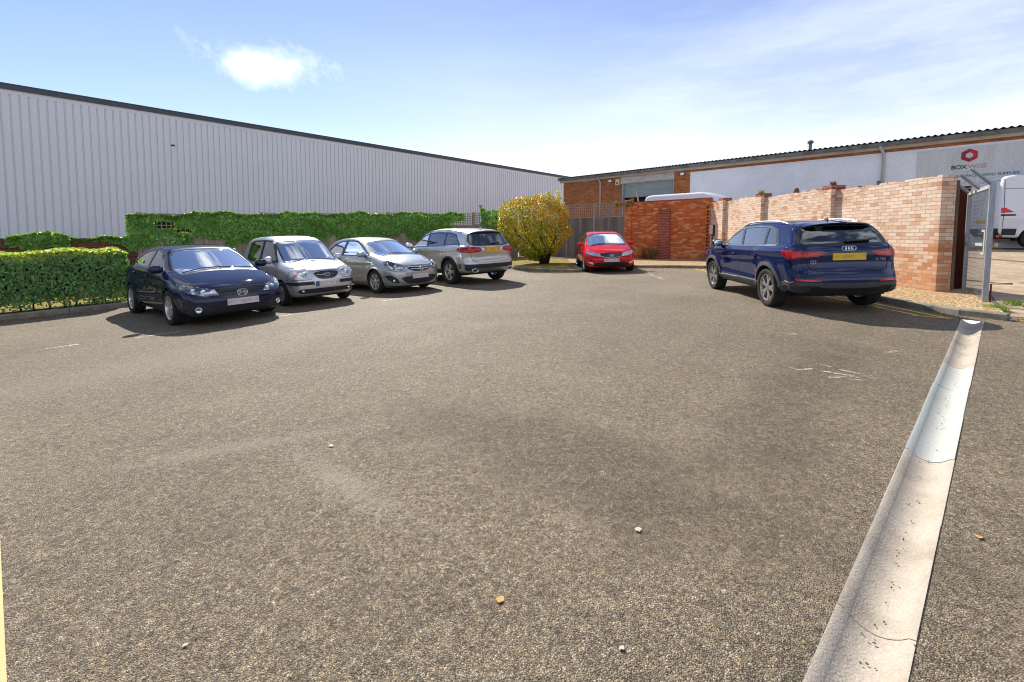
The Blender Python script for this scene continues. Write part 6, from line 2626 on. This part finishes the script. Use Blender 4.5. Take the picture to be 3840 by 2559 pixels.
def hatch_red():
    sp = mk(dict(W=1.765, H=1.46, wb=2.635, r=.316, uf=2.17, ur=-2.08,
        low=[(-1.85, .22), (1.85, .19), (2.08, .21), (2.18, .32), (2.19, .53), (2.11, .665), (1.92, .785), (1.6, .895), (1.25, .98), (.7, 1.03), (-1.2, 1.06), (-1.85, 1.06), (-2.06, 1.0), (-2.11, .8), (-2.08, .58), (-2.10, .42), (-2.04, .25)],
        gh=[(1.58, .88), (.52, 1.375), (.12, 1.445), (-.35, 1.472), (-.85, 1.445), (-1.3, 1.36), (-1.68, 1.22), (-2.0, 1.04), (-1.98, .9), (1.4, .8)],
        wp=[(-2.2, .79), (-1.6, .86), (-1.0, .88), (0, .87), (1.0, .88), (1.6, .87), (2.3, .79)],
        S=[(.12, .88), (.3, .95), (.5, .99), (.68, 1.0), (.85, .985), (1.0, .945), (1.15, .90)],
        bowF=(.20, .30), bowR=(.10, .16), gbowF=.30, gw=[(-2.1, .70), (-1.4, .76), (-.5, .79), (.9, .79), (1.5, .75)], zb=.98, tm=.42, tc=.22, kg=.055, ku=.03, flare=.022,
        lines=[(.78, .025, .010, -2.0, 1.5, -.045)]))
    M = dict(CM, paint=paint('red_paint', (.56, .006, .016), .0, .5, .8, .3))
    c = Car('hatchback', sp, M)
    arches(c, .362)
    c.windows([[(1.03, .99), (.62, 1.195), (.33, 1.318), (.02, 1.36), (-.12, 1.365), (-.15, 1.0)],
               [(-.23, 1.0), (-.20, 1.365), (-.7, 1.345), (-1.08, 1.27), (-1.42, 1.12), (-1.36, 1.06)]],
              [(1.10, .975), (.63, 1.22), (.33, 1.345), (.02, 1.388), (-.16, 1.392), (-.72, 1.37), (-1.13, 1.29), (-1.52, 1.11), (-1.44, 1.045), (-.19, .978)])
    c.windows([rnd(H([(0, 1.0), (.42, .985), (.71, .935), (.56, 1.315), (.30, 1.352), (0, 1.362)]), 1)], None, 'F', .03, lambda C: C[:, 2] > .92, 'windscreen', M['screen'], 'windscreen_seal', False)
    c.windows([rnd(H([(0, 1.10), (.50, 1.10), (.46, 1.29), (0, 1.32)]), 2)], None, 'B', .03, lambda C: C[:, 2] > 1.06, 'rear_window', M['privacy'], 'rear_window_seal', False)
    hl = [(2.12, .335, .575), (2.09, .385, .665), (2.0, .56, .705), (1.6, .82, .755), (1.68, .83, .69), (1.9, .66, .63), (2.06, .45, .59)]
    c.patch3('headlight', hl, 35, M['lamp'], .005, .012)
    c.patch3('headlight_lens', hl, 35, M['lens'], .02, .004)
    c.patch('grille', H([(0, .525), (.14, .54), (.33, .58), (.385, .665), (0, .69)]), 'F', M['black'], .006, .012, (), False)
    D = np.array([(-.33 + .66 * j / 16, .512 + .06 * abs(j / 8 - 1)) for j in range(17)])
    Q, nn = c.b.proj(D, 'F')
    MB().tube([Vector(p) + Vector(q) * .014 for p, q in zip(Q, nn)], .010, 6).build('grille_bar', M['satin'], c.root, True)
    P, n = c.at((0, .605), 'F')
    k = letter_h(c, .605, P.x + .018, .075, .036, .014, .006, None, None)
    fr = rnd([(-.055, -.042), (.055, -.042), (.066, .042), (-.066, .042)], 2)
    k.tube([(P.x + .018, a, .605 + b) for a, b in list(fr) + [fr[0]]], .007, 6, False)
    k.build('badge', M['chrome'], c.root)
    c.patch('bumper_grille', rnd(H([(0, .235), (.40, .235), (.58, .26), (.66, .285), (.55, .35), (.40, .375), (0, .385)]), 1), 'F', M['matt'], .005, .012, (), False)
    c.patch('fog_light', [(.60, .30), (.64, .385), (.80, .395), (.70, .335)], 'F', M['lamp'], .006, .012)
    c.plate(.445, 'F', M['white'], .52, .112, 0, .026)
    c.seams([('S', [(1.22, .98), (1.18, .78), (1.02, .40), (.95, .26)], True), ('S', [(-.17, .99), (-.20, .6), (-.17, .27)], True), ('S', [(-.17, .27), (.95, .26)], True),
             ('F', [(0, .71), (.42, .685), (.62, .72), (.80, .77)], True), ('T', [(1.88, .55), (1.5, .68), (1.25, .74)], True), ('F', [(.40, .56), (.60, .545), (.80, .60)], True)])
    c.handle(-.02, .85, M['paint'])
    c.mirrors(.95, 1.0, .82, M['paint'], (.085, .115, .07), .13)
    c.wiper([(-.60, .945), (-.28, .995), (.05, 1.01)], 'F')
    c.wiper([(.0, 1.005), (.35, .992), (.64, .955)], 'F')
    c.wheels(.316, .205, .22, 1.56, 5, True, M['alloy'], 'spoke', .03, .18)
    c.underbody(.2)
    c.seats(.15, .60, .36)
    c.dash(.60, 1.25, .90, .96, .66)
    c.finish_body()
    return c.root


def suv_blue():
    sp = mk(dict(W=1.849, H=1.60, wb=2.68, r=.358, uf=2.24, ur=-2.24,
        low=[(-1.95, .32), (2.0, .28), (2.18, .31), (2.26, .46), (2.26, .78), (2.18, .97), (1.95, 1.06), (1.3, 1.14), (.8, 1.145), (-1.5, 1.16), (-2.02, 1.19), (-2.17, 1.15), (-2.225, 1.05), (-2.21, .80), (-2.28, .64), (-2.28, .46), (-2.2, .34)],
        gh=[(1.40, .95), (.45, 1.51), (.08, 1.575), (-.5, 1.605), (-1.1, 1.59), (-1.6, 1.555), (-1.90, 1.51), (-2.14, 1.15), (-2.12, .95), (1.3, .85)],
        wp=[(-2.35, .85), (-1.8, .90), (-1.3, .918), (0, .905), (1.3, .918), (1.8, .905), (2.4, .82)],
        S=[(.2, .88), (.4, .955), (.6, .985), (.78, 1.0), (.96, .995), (1.1, .955), (1.25, .91)],
        bowF=(.15, .22), bowR=(.08, .19), gbowF=.22, gbowR=.12, gw=[(-2.3, .755), (-1.8, .80), (-1, .82), (.9, .815), (1.4, .78)], zb=1.12, tm=.34, tc=.20, kg=.10, ku=.028, flare=.03,
        lines=[(.96, .02, .016, -2.15, 1.5, -.02), (.52, .03, -.014, -1.0, 1.0, .02)]))
    M = dict(CM, paint=paint('navy_paint', (.004, .012, .066), .0, .5, .9, .25))
    c = Car('sport_suv', sp, M)
    arches(c, .418)
    dlo = [(.96, 1.09), (.54, 1.33), (.30, 1.442), (.05, 1.49), (-.5, 1.515), (-1.05, 1.495), (-1.36, 1.435), (-1.58, 1.165), (-1.50, 1.13), (-.3, 1.095)]
    c.windows([[(.84, 1.11), (.50, 1.302), (.28, 1.415), (.10, 1.455), (-.08, 1.12)],
               [(-.16, 1.122), (.03, 1.46), (-.5, 1.488), (-.94, 1.478), (-1.04, 1.14)],
               [(-1.10, 1.142), (-1.01, 1.472), (-1.29, 1.415), (-1.48, 1.17), (-1.46, 1.152)]], dlo, glass=M['glass'])
    c.windows([rnd(H([(0, 1.14), (.45, 1.12), (.74, 1.09), (.60, 1.43), (0, 1.48)]), 1)], None, 'F', .03, lambda C: C[:, 2] > 1.04, 'windscreen', M['screen'], 'windscreen_seal', False)
    rw = rnd(H([(0, 1.165), (.60, 1.165), (.72, 1.20), (.60, 1.425), (.52, 1.46), (0, 1.485)]), 1)
    c.windows([rw], None, 'B', .028, lambda C: C[:, 2] > 1.12, 'rear_window', M['glass'], 'rear_window_seal', False)
    hl = [(2.22, .50, .78), (2.20, .52, .90), (2.05, .72, .95), (1.78, .88, .96), (1.85, .90, .86), (2.08, .74, .78)]
    c.patch3('headlight', hl, 35, M['lamp'], .005, .012)
    c.patch('grille', rnd(H([(0, .55), (.34, .55), (.44, .70), (.40, .86), (0, .88)]), 1), 'F', M['black'], .006, .012, (), False)
    c.patch('bumper_grille', rnd(H([(0, .36), (.62, .38), (.66, .46), (0, .48)]), 1), 'F', M['matt'], .006, .012, (), False)
    c.plate(.50, 'F', M['white'], .52, .112, 0, .03)
    c.spoiler(-1.84, 1.548, .57, M['paint'])
    tl = [(-2.22, .34, 1.025), (-2.20, .42, 1.05), (-2.16, .66, 1.06), (-1.90, .91, 1.075), (-1.88, .92, 1.03), (-1.98, .91, .95), (-2.05, .87, .905), (-2.15, .74, .94), (-2.18, .63, .945), (-2.21, .46, .97)]
    for o in reversed(c.patch3('tail_light', tl, 145, M['red'], .007, .014)):
        sg = 1 if sum(v.co.y for v in o.data.vertices) > 0 else -1
        q = [(.42, 1.02), (.62, 1.03), (.62, .98), (.50, .99)]
        c.patch('brake_lamp', q if sg > 0 else [(-a, b) for a, b in q], 'B', M['redhi'], .012, .004, (), False, .045, o)
        if sg > 0:
            q = [(-2.14, .72, 1.04), (-1.97, .88, 1.05), (-2.02, .88, .965), (-2.09, .83, .935), (-2.14, .73, .965)]
            for b in c.patch3('brake_lamp', q, 145, M['redhi'], .012, .004):
                b.parent = o if sum(w.co.y for w in b.data.vertices) > 0 else last_o
        last_o = o
    c.plate(.955, 'B', M['yellow'], .52, .115, 0, .012)
    c.patch('plate_recess', H([(0, .88), (.29, .88), (.30, 1.04), (0, 1.04)]), 'B', M['paint'], .004, .01, (), False)
    k = MB()
    for i in range(4):
        e = circ(0, 0, .037, .037, 20)
        P, n = c.at(((i - 1.5) * .049, 1.09), 'B')
        k.tube([(P.x - .010, P.y + a, 1.09 + b) for a, b in e + [e[0]]], .0058, 6, False)
    k.build('badge', M['chrome'], c.root)
    for (txt, y, z, s) in (('Q3', .55, .87, .075), ('35 TFSI', -.50, .90, .048)):
        P, n = c.at((y, z), 'B')
        o = text_mesh('badge', txt, s, M['chrome'], c.root, .004, 1.05)
        # x of the text runs to the car's right as seen from behind
        o.matrix_local = Matrix.Translation((P.x - .012, P.y, P.z)) @ Matrix(((0, 0, -1, 0), (-1, 0, 0, 0), (0, 1, 0, 0), (0, 0, 0, 1)))
    c.patch('rear_bumper_trim', H([(0, .36), (.70, .37), (.90, .42), (.935, .52), (.90, .545), (.5, .525), (0, .52)]), 'B', M['grey'], .008, .014, (), False)
    c.patch('rear_diffuser', rnd(H([(0, .31), (.50, .32), (.62, .36), (.78, .37), (.80, .475), (.52, .48), (.42, .44), (0, .435)]), 1), 'B', M['black'], .014, .014, (), False)
    c.patch('bumper_vent', [(.60, .385), (.84, .40), (.86, .47), (.64, .465)], 'B', M['matt'], .022, .012)
    c.patch('reflector', [(.46, .545), (.46, .572), (.68, .58), (.80, .585), (.79, .557)], 'B', M['redhi'], .010, .012)
    c.patch('side_trim', [(-1.0, .33), (.98, .31), (.98, .425), (-1.0, .445)], 'S', M['grey'], .014, .02)
    c.patch('sill_strip', [(-.98, .445), (.98, .425), (.98, .437), (-.98, .457)], 'S', M['satin'], .016, .012)
    c.patch('rear_side_trim', [(-1.86, .36), (-1.70, .40), (-1.74, .52), (-2.1, .53), (-2.16, .45)], 'S', M['grey'], .012, .02)
    arch_trim(c, .418, .062, M['grey'])
    c.seams([('S', [(1.10, 1.085), (1.12, .80), (1.02, .46)], True), ('S', [(-.10, 1.10), (-.06, .7), (-.04, .45)], True),
             ('S', [(-1.03, 1.05), (-1.14, .92), (-1.04, .74), (-.95, .5)], True), ('B', [(.72, 1.17), (.66, 1.06), (.64, .88), (.60, .75), (.50, .715), (0, .71)], True), ('B', [(.93, .62), (.5, .615), (0, .61)], True)])
    c.handle(.12, .935, M['paint'], .19)
    c.handle(-.84, .945, M['paint'], .19)
    c.mirrors(.88, 1.15, .84, M['black'], (.09, .12, .085), .13)
    for sg in (1, -1):
        k = MB()
        pts = []
        for j in range(13):
            t = j / 12
            u = .30 - 1.9 * t
            y = .60
            zz = float(c.b.proj(np.array([(u, y)]), 'T')[0][0][2])
            pts.append((u, sg * y, zz + .035 * min(1, 6 * t, 6 * (1 - t))))
        k.tube(pts, .016, 6)
        k.build('roof_rail', M['satin'], c.root, True)
    c.wiper([(.0, 1.195), (-.20, 1.205), (-.42, 1.215)], 'B', .018)
    c.fin(-1.55, M['black'])
    c.wheels(.358, .235, .248, 1.60, 5, True, M['alloy_dark'], 'spoke', .034, .22)
    c.underbody(.3)
    c.seats(.15, .72, .37)
    c.dash(.60, 1.2, .98, 1.03, .70)
    c.finish_body()
    return c.root
def add_car(fn, x, y, yaw, label, cat='car', group=None, k=1.0):
    o = fn()
    place(o, x, y, yaw)
    o.scale = (k, k, k)
    tag(o, label, cat, group)
    return o


add_car(hatch_dark, -6.64, 9.50, -.667, 'midnight blue hatchback parked nose out at the end of the hedge')
add_car(city_silver, -5.52, 11.36, -.744, 'small tall silver city car parked nose out with amber indicators and black bumper strips')
add_car(hatch_grey, -4.04, 13.24, -.688, 'silver grey three door hatchback parked nose out left of the champagne silver SUV')
add_car(suv_silver, -2.10, 15.23, 2.262, 'champagne silver SUV with roof rails parked tail out beside the round shrub', 'car', None, 1.025)
add_car(hatch_red, 3.56, 17.65, -1.618, 'bright red hatchback parked nose out before the timber fence')
add_car(suv_blue, 5.56, 9.28, 1.496, 'shiny navy blue SUV parked tail out along the pale brick wall', 'car', None, .965)
SCRAPS = [('paper_scrap', .61, 2.07, .026, 1, 'pale triangular scrap lying right of centre on the near tarmac', 'litter'),
          ('paper_scrap', .38, 1.46, .014, 1, 'small white scrap near the bottom edge of the tarmac', 'litter'),
          ('fallen_leaf', -.04, 1.68, .024, 0, 'curled yellow brown leaf lying on the near tarmac', 'leaf'),
          ('fallen_leaf', 2.12, 1.95, .022, 0, 'brown leaf on the tarmac to the right of the concrete drain', 'leaf'),
          ('paper_scrap', -1.26, 3.05, .024, 1, 'tiny white scrap on the tarmac left of centre', 'litter'),
          ('paper_scrap', -1.17, 1.52, .012, 1, 'tiny white chip on the tarmac towards the lower left', 'litter')]
# ------------------------------------------------------------------ gate and posts
def gate():
    hx, hy = 9.02, 8.92
    fx, fy = 7.90, 7.45
    th = math.atan2(fy - hy, fx - hx)
    ln = math.hypot(fx - hx, fy - hy)
    root = empty('mesh_gate', (hx, hy, .26), th)                     # local x from hinge to free end, y to the right (yard) side
    tag(root, 'open galvanised mesh gate with raised barbed wire arms', 'gate')
    Hh = 2.03
    k = MB()
    k.box(-.035, .035, -.03, .03, 0, Hh)
    k.build('gate_stile', M_STEEL, root)
    k = MB()
    k.box(ln - .04, ln + .04, -.035, .035, 0, Hh + .02)
    k.build('gate_stile', M_STEEL, root)
    for z, hh in ((0, .06), (1.0, .05), (Hh - .06, .06)):
        MB().box(.036, ln - .041, -.025, .025, z, z + hh).build('gate_rail', M_STEEL_LT, root)
    k = MB()
    z = .09
    while z < Hh - .06:
        k.box(.03, ln - .03, -.002, .002, z - .002, z + .002)
        z += .075
    x = .07
    while x < ln - .04:
        k.box(x - .0018, x + .0018, .0025, .006, .05, Hh - .05)
        x += .055
    k.build('mesh_panel', plain('dull_wire', (.17, .18, .18), .55, .4), root)
    for x in (0, ln * .5, ln):
        k = MB()
        k.bar((x, 0, Hh - .02), (x, -.27, Hh + .27), .075, .012, (0, 1, 1))
        k.bar((x, -.01, Hh - .01), (x, -.26, Hh + .255), .012, .05, (0, 1, 1))
        k.build('barbed_wire_arm', M_STEEL, root)
    k = MB()
    for t in (.25, .6, .95):
        y, z = -.27 * t, Hh + .29 * t - .02
        k.tube([(0, y, z + .01), (ln * .25, y, z - .008), (ln * .5, y, z + .01), (ln * .75, y, z - .008), (ln, y, z + .01)], .004, 5)
        for i in range(14):
            x = ln * (i + .5) / 14
            k.bar((x - .012, y - .02, z - .01), (x + .012, y + .02, z + .012), .004)
    k.build('barbed_wire', M_STEEL, root)
    k = MB()
    k.box(ln - .30, ln - .05, -.045, .045, .86, .90)
    k.box(ln - .30, ln - .05, -.045, .045, 1.24, 1.28)
    k.box(ln - .12, ln - .045, -.044, .044, .90, 1.24)
    k.build('lock_box', M_STEEL_LT, root)
    MB().box(ln - .27, ln - .13, -.03, .03, .905, 1.235).build('lock_plate', M_FLASH, root)
    k = MB()
    k.bar((ln + .03, .05, 1.17), (ln + .16, .10, 1.17), .03)
    k.tube([(ln + .08, .08, 1.15), (ln + .08, .10, 1.08), (ln + .08, .06, 1.08), (ln + .08, .08, 1.15)], .008, 6)
    k.build('gate_latch', M_RUST, root)
    k = MB()
    k.box(ln + .05, ln + .11, .05, .09, 1.0, 1.06)
    k.build('padlock', plain('brass', (.55, .36, .10), .35, .9), root)
    k = MB()
    k.tube([(ln + .01, .06, -.20), (ln + .01, .06, .38), (ln + .01, .30, .40)], .013, 8)
    k.box(ln - .03, ln + .03, .035, .08, .04, .08)
    k.build('drop_bolt', M_RUST, root)
    for z in (.28, 1.0, 1.75):
        MB().bar((-.16, .02, z), (.02, 0, z), .03).build('hinge', M_STEEL, root)


gate()
_z = ground_h(9.06, 9.12)
k = MB()
k.box(-.085, .085, -.08, -.068, -.2, 2.12)
k.box(-.085, .085, .068, .08, -.2, 2.12)
k.box(-.008, .008, -.068, .068, -.2, 2.12)
_o = k.build('steel_post', M_RUST)
_o.location = (9.10, 9.10, _z)
_o.rotation_euler = (0, R(1.2), R(40))
tag(_o, 'rusty red steel post that the mesh gate hangs on', 'post')
k = MB()
k.box(-.09, .09, -.03, .03, -.2, 2.22)
_o = k.build('timber_post', wood_mat('dark_timber', [(.10, .07, .045), (.13, .09, .06)]))
_o.location = (8.68, 8.90, ground_h(8.68, 8.9))
_o.rotation_euler = (0, 0, R(88))
tag(_o, 'weathered timber upright fixed to the end of the pale brick wall', 'post')


def stump(x, y, z, label):
    k = MB()
    k.lathe([(.001, .30), (.05, .285), (.085, .23), (.10, .12), (.10, -2.2), (.001, -2.2)], 12, 'z')
    o = k.build('round_post', wood_mat('brown_post', [(.16, .10, .05), (.12, .08, .045)]), None, True)
    o.location = (x, y, z)
    tag(o, label, 'post')


stump(9.5, 12.4, 2.50, 'rounded brown post end showing above the pale wall near the gate')
stump(9.6, 15.3, 2.74, 'rounded brown post end showing above the pale wall behind the blue SUV')


def leaning(name, a, b, w, h, label):
    k = MB().bar(a, b, w, h)
    o = k.build(name, M_TRELLIS)
    tag(o, label, 'plank')


def bw(s, d=0.0):
    p = Vector((8.60, 19.55)) + Vector((.693, -.721)) * s + Vector((.721, .693)) * d
    return p


_a, _b = bw(-3.55, .9), bw(-3.95, .55)
leaning('timber_plank', (_a.x, _a.y, 1.0), (_b.x, _b.y, 3.62), .16, .05, 'pale plank leaning above the brick wall before the dark doorway')
_a, _b = bw(-9.9, .5), bw(-10.25, .4)
leaning('timber_plank', (_a.x, _a.y, 1.0), (_b.x, _b.y, 3.55), .10, .05, 'thin pale plank leaning above the grey trellis')
_a, _b = fp(14.25, -.25), fp(13.75, -.2)
leaning('timber_plank', (_a.x, _a.y, 1.2), (_b.x, _b.y, 3.12), .12, .08, 'dark plank leaning out of the climber beside the shrub')


# ------------------------------------------------------------------ vans in the yard
def van():
    sp = mk(dict(W=2.02, H=2.56, wb=3.3, r=.345, uf=2.65, ur=-2.62,
        low=[(-2.5, .38), (2.4, .28), (2.6, .40), (2.67, .60), (2.66, .90), (2.52, 1.10), (1.95, 1.28), (1.4, 1.30), (-2.5, 1.30), (-2.64, 1.2), (-2.64, .55)],
        gh=[(2.02, 1.0), (1.98, 1.28), (1.25, 2.25), (.95, 2.44), (.5, 2.56), (-2.2, 2.56), (-2.50, 2.50), (-2.58, 2.30), (-2.64, 1.3), (-2.62, .9)],
        wp=[(-2.7, .985), (-1, 1.0), (1, 1.0), (1.8, .98), (2.7, .88)], S=[(.2, .95), (.5, .985), (.9, 1.0), (1.2, 1.0), (1.4, .99)],
        bowF=(.10, .16), bowR=(.01, .05), gbowF=.18, gbowR=.02, gw=[(-2.7, .985), (1, .985), (2, .93)], zb=1.3, tm=.07, tc=.02, kl=.10, kg=.16, ku=.03, um=0, rcrown=.03, flare=.02, h=.04,
        lines=[(1.12, .02, .008, -2.6, 1.6, 0)]))
    c = Car('van', sp, dict(CM, paint=paint('white_van_paint', (.72, .73, .75), .0, .35)))
    arches(c, .40)
    c.windows([[(1.75, 1.36), (1.15, 2.05), (.62, 2.12), (.55, 1.36)]], None, 'S', .02)
    c.windows([rnd(H([(0, 1.38), (.80, 1.36), (.74, 2.15), (0, 2.25)]), 1)], None, 'F', .03, lambda C: C[:, 2] > 1.3, 'windscreen', CM['screen'], 'windscreen_seal', False)
    c.patch('rear_bumper', H([(0, .40), (.92, .40), (.94, .66), (0, .66)]), 'B', CM['matt'], .03, .03, (), False)
    c.patch('side_sill', [(-2.5, .44), (-2.14, .44), (-2.12, .66), (-2.5, .66)], 'S', CM['matt'], .015, .02)
    c.patch('side_sill', [(-1.22, .34), (1.22, .32), (1.22, .56), (-1.22, .58)], 'S', CM['matt'], .015, .02)
    c.patch('tail_light', [(-2.56, 1.20), (-2.56, 1.38), (-2.46, 1.38), (-2.24, 1.23)], 'S', CM['redhi'], .012, .02)
    c.patch('lamp_trim', [(-2.56, 1.09), (-2.56, 1.15), (-2.20, 1.16), (-2.18, 1.11)], 'S', CM['matt'], .012, .02)
    c.plate(.92, 'B', CM['yellow'], .52, .115, .0, .02)
    c.seams([('S', [(-2.5, .7), (-2.5, 2.35)], True), ('S', [(-2.5, 2.05), (1.0, 2.05)], True), ('S', [(.45, .6), (.48, 2.2)], True), ('S', [(-.9, .62), (-.9, 2.2)], True), ('B', [(0, .68), (0, 2.4)], False), ('B', [(-.9, 2.36), (.9, 2.36)], False)], .014)
    c.patch('door_hinge', [(-.99, .0), (-.99, .01), (-.98, .01), (-.98, .0)], 'B', CM['matt']) if False else None
    c.wheels(.345, .215, .20, 1.72, 8, False, CM['satin'], 'disc')
    c.underbody(.34)
    c.mirrors(1.45, 1.45, 1.0, CM['black'], (.07, .10, .16), .14)
    c.seats(1.0, 1.0, .45, False)
    c.finish_body()
    return c.root


_v = van()
_v.location = (19.72, 15.66, ground_h(17.5, 16.0) + .006)
_v.rotation_euler = (0, R(1.6), R(-22))
tag(_v, 'white panel van with a small red tail lamp parked beyond the mesh gate', 'van', 'white vans in the yard')
_v2 = copy_tree(_v)
_v2.location = (9.25, 22.25, .93)
_v2.rotation_euler = (0, 0, R(-46.1))
tag(_v2, 'white van of which only the roof shows above the red brick wall', 'van', 'white vans in the yard')


# ------------------------------------------------------------------ odds and ends on the tarmac
def scrap(name, x, y, size, m, label, cat, lift=.16):
    V, F = [], []
    n = 9
    V.append((0, 0, size * .12))
    for i in range(n):
        a = 2 * math.pi * i / n
        r = size * random.uniform(.6, 1.0) * (1.0 if i % 2 else .75)
        V.append((r * math.cos(a), r * math.sin(a) * .75, size * random.uniform(.01, lift)))
    for i in range(n):
        F.append((0, 1 + i, 1 + (i + 1) % n))
    V2 = [(v[0], v[1], v[2] - .003) for v in V]
    o = mesh_obj(name, V + V2, F + [tuple(q + len(V) for q in reversed(f)) for f in F], m)
    o.location = (x, y, ground_h(x, y) + .006)
    o.rotation_euler = (0, 0, random.uniform(0, 6))
    tag(o, label, cat)


M_SCRAP = plain('pale_scrap', (.46, .41, .35), .8)
M_BROWN = plain('fallen_leaf', (.50, .28, .09), .7, 0, 0, .3, .3, 60)
for nm, x, y, s, m_, lb, ct in SCRAPS:
    scrap(nm, x, y, s, M_SCRAP if m_ else M_BROWN, lb, ct)


# ------------------------------------------------------------------ leaf litter and grit gathered along the edges
def litter(name, label, n, line, spread, pal_m, size, z=.004):
    P = [Vector(p) for p in line]
    seg = [(P[i], P[i + 1]) for i in range(len(P) - 1)]
    ln = np.array([(b - a).length for a, b in seg])
    idx = rng.choice(len(seg), n, p=ln / ln.sum())
    t = rng.uniform(0, 1, n)
    d = -np.abs(rng.exponential(spread, n))
    pts = np.zeros((n, 3))
    for i in range(n):
        a, b = seg[idx[i]]
        u = (b - a).normalized()
        q = a + (b - a) * t[i] + Vector((-u.y, u.x)) * (d[i] - .01)
        pts[i] = (q.x, q.y, ground_h(q.x, q.y) + z)
    Nn = unit(np.array([0, 0, 1.]) + rng.normal(0, .22, (n, 3)))
    o = leaves(name, pts, Nn, rng.normal(0, 1, (n, 3)), size, size * .62, pal_m, rng.integers(0, len(pal_m), n), None, .12)
    return tag(o, label, 'leaf litter', None, 'stuff')


M_LIT1 = leaf_mat('brown_litter', [(.16, .085, .035), (.28, .16, .06), (.10, .06, .03), (.36, .24, .11)], .7, .1, .2)
M_LIT2 = leaf_mat('yellow_litter', [(.45, .30, .07), (.50, .36, .14), (.38, .22, .06)], .7, .15, .2)
litter('leaf_litter', 'fallen leaves and grit gathered along the hedge kerb', 1500, KL[:3] + [(-7.2, 12.9)], .16, [M_LIT1, M_LIT1, M_LIT2], .035)
litter('leaf_litter', 'fallen leaves gathered before the kerb of the shrub bed', 700, KI[2:8], .10, [M_LIT1, M_LIT2], .05)
litter('leaf_litter', 'fallen leaves gathered along the kerb of the red brick wall', 700, KB[2:], .16, [M_LIT1, M_LIT1, M_LIT2], .045)
litter('leaf_litter', 'grit and leaves along the kerb beside the blue SUV', 700, KR, .14, [M_LIT1, M_LIT2], .03)
litter('leaf_litter', 'brown leaves spilling out below the mesh gate', 500, [(7.0, 6.25), (8.2, 6.9), (8.7, 7.6)], .22, [M_LIT1, M_LIT2, M_LIT2], .045)
# specks lying in the drain
n = 80
s_ = rng.uniform(.2, 7.3, n)
o_ = .11 + rng.normal(0, .018, n)
q_ = np.array([(CH0 + CHD * float(a) + CHN * float(b)) for a, b in zip(s_, o_)])
pz = np.array([ground_h(*q) for q in q_]) - .040
_l = leaves('drain_grit', np.column_stack([q_, pz]), unit(np.array([0, 0, 1.]) + rng.normal(0, .3, (n, 3))), rng.normal(0, 1, (n, 3)), .011, .008, [plain('black_grit', (.06, .045, .035), .9)], None, None, .2)
tag(_l, 'dark specks of grit lying along the bottom of the drain', 'grit', None, 'stuff')
# small stones scattered over the tarmac
n = 900
x_ = rng.uniform(-4.5, 5.5, n)
y_ = rng.uniform(1.1, 9, n)
_l = leaves('loose_grit', np.column_stack([x_, y_, [ground_h(a, b) + .005 for a, b in zip(x_, y_)]]), unit(np.array([0, 0, 1.]) + rng.normal(0, .4, (n, 3))), rng.normal(0, 1, (n, 3)), .009, .007, [plain('pale_grit', (.34, .29, .23), .9), plain('dark_grit', (.05, .04, .03), .9), M_LIT2], rng.integers(0, 3, n), None, .3)
tag(_l, 'loose grit scattered over the tarmac', 'grit', None, 'stuff')
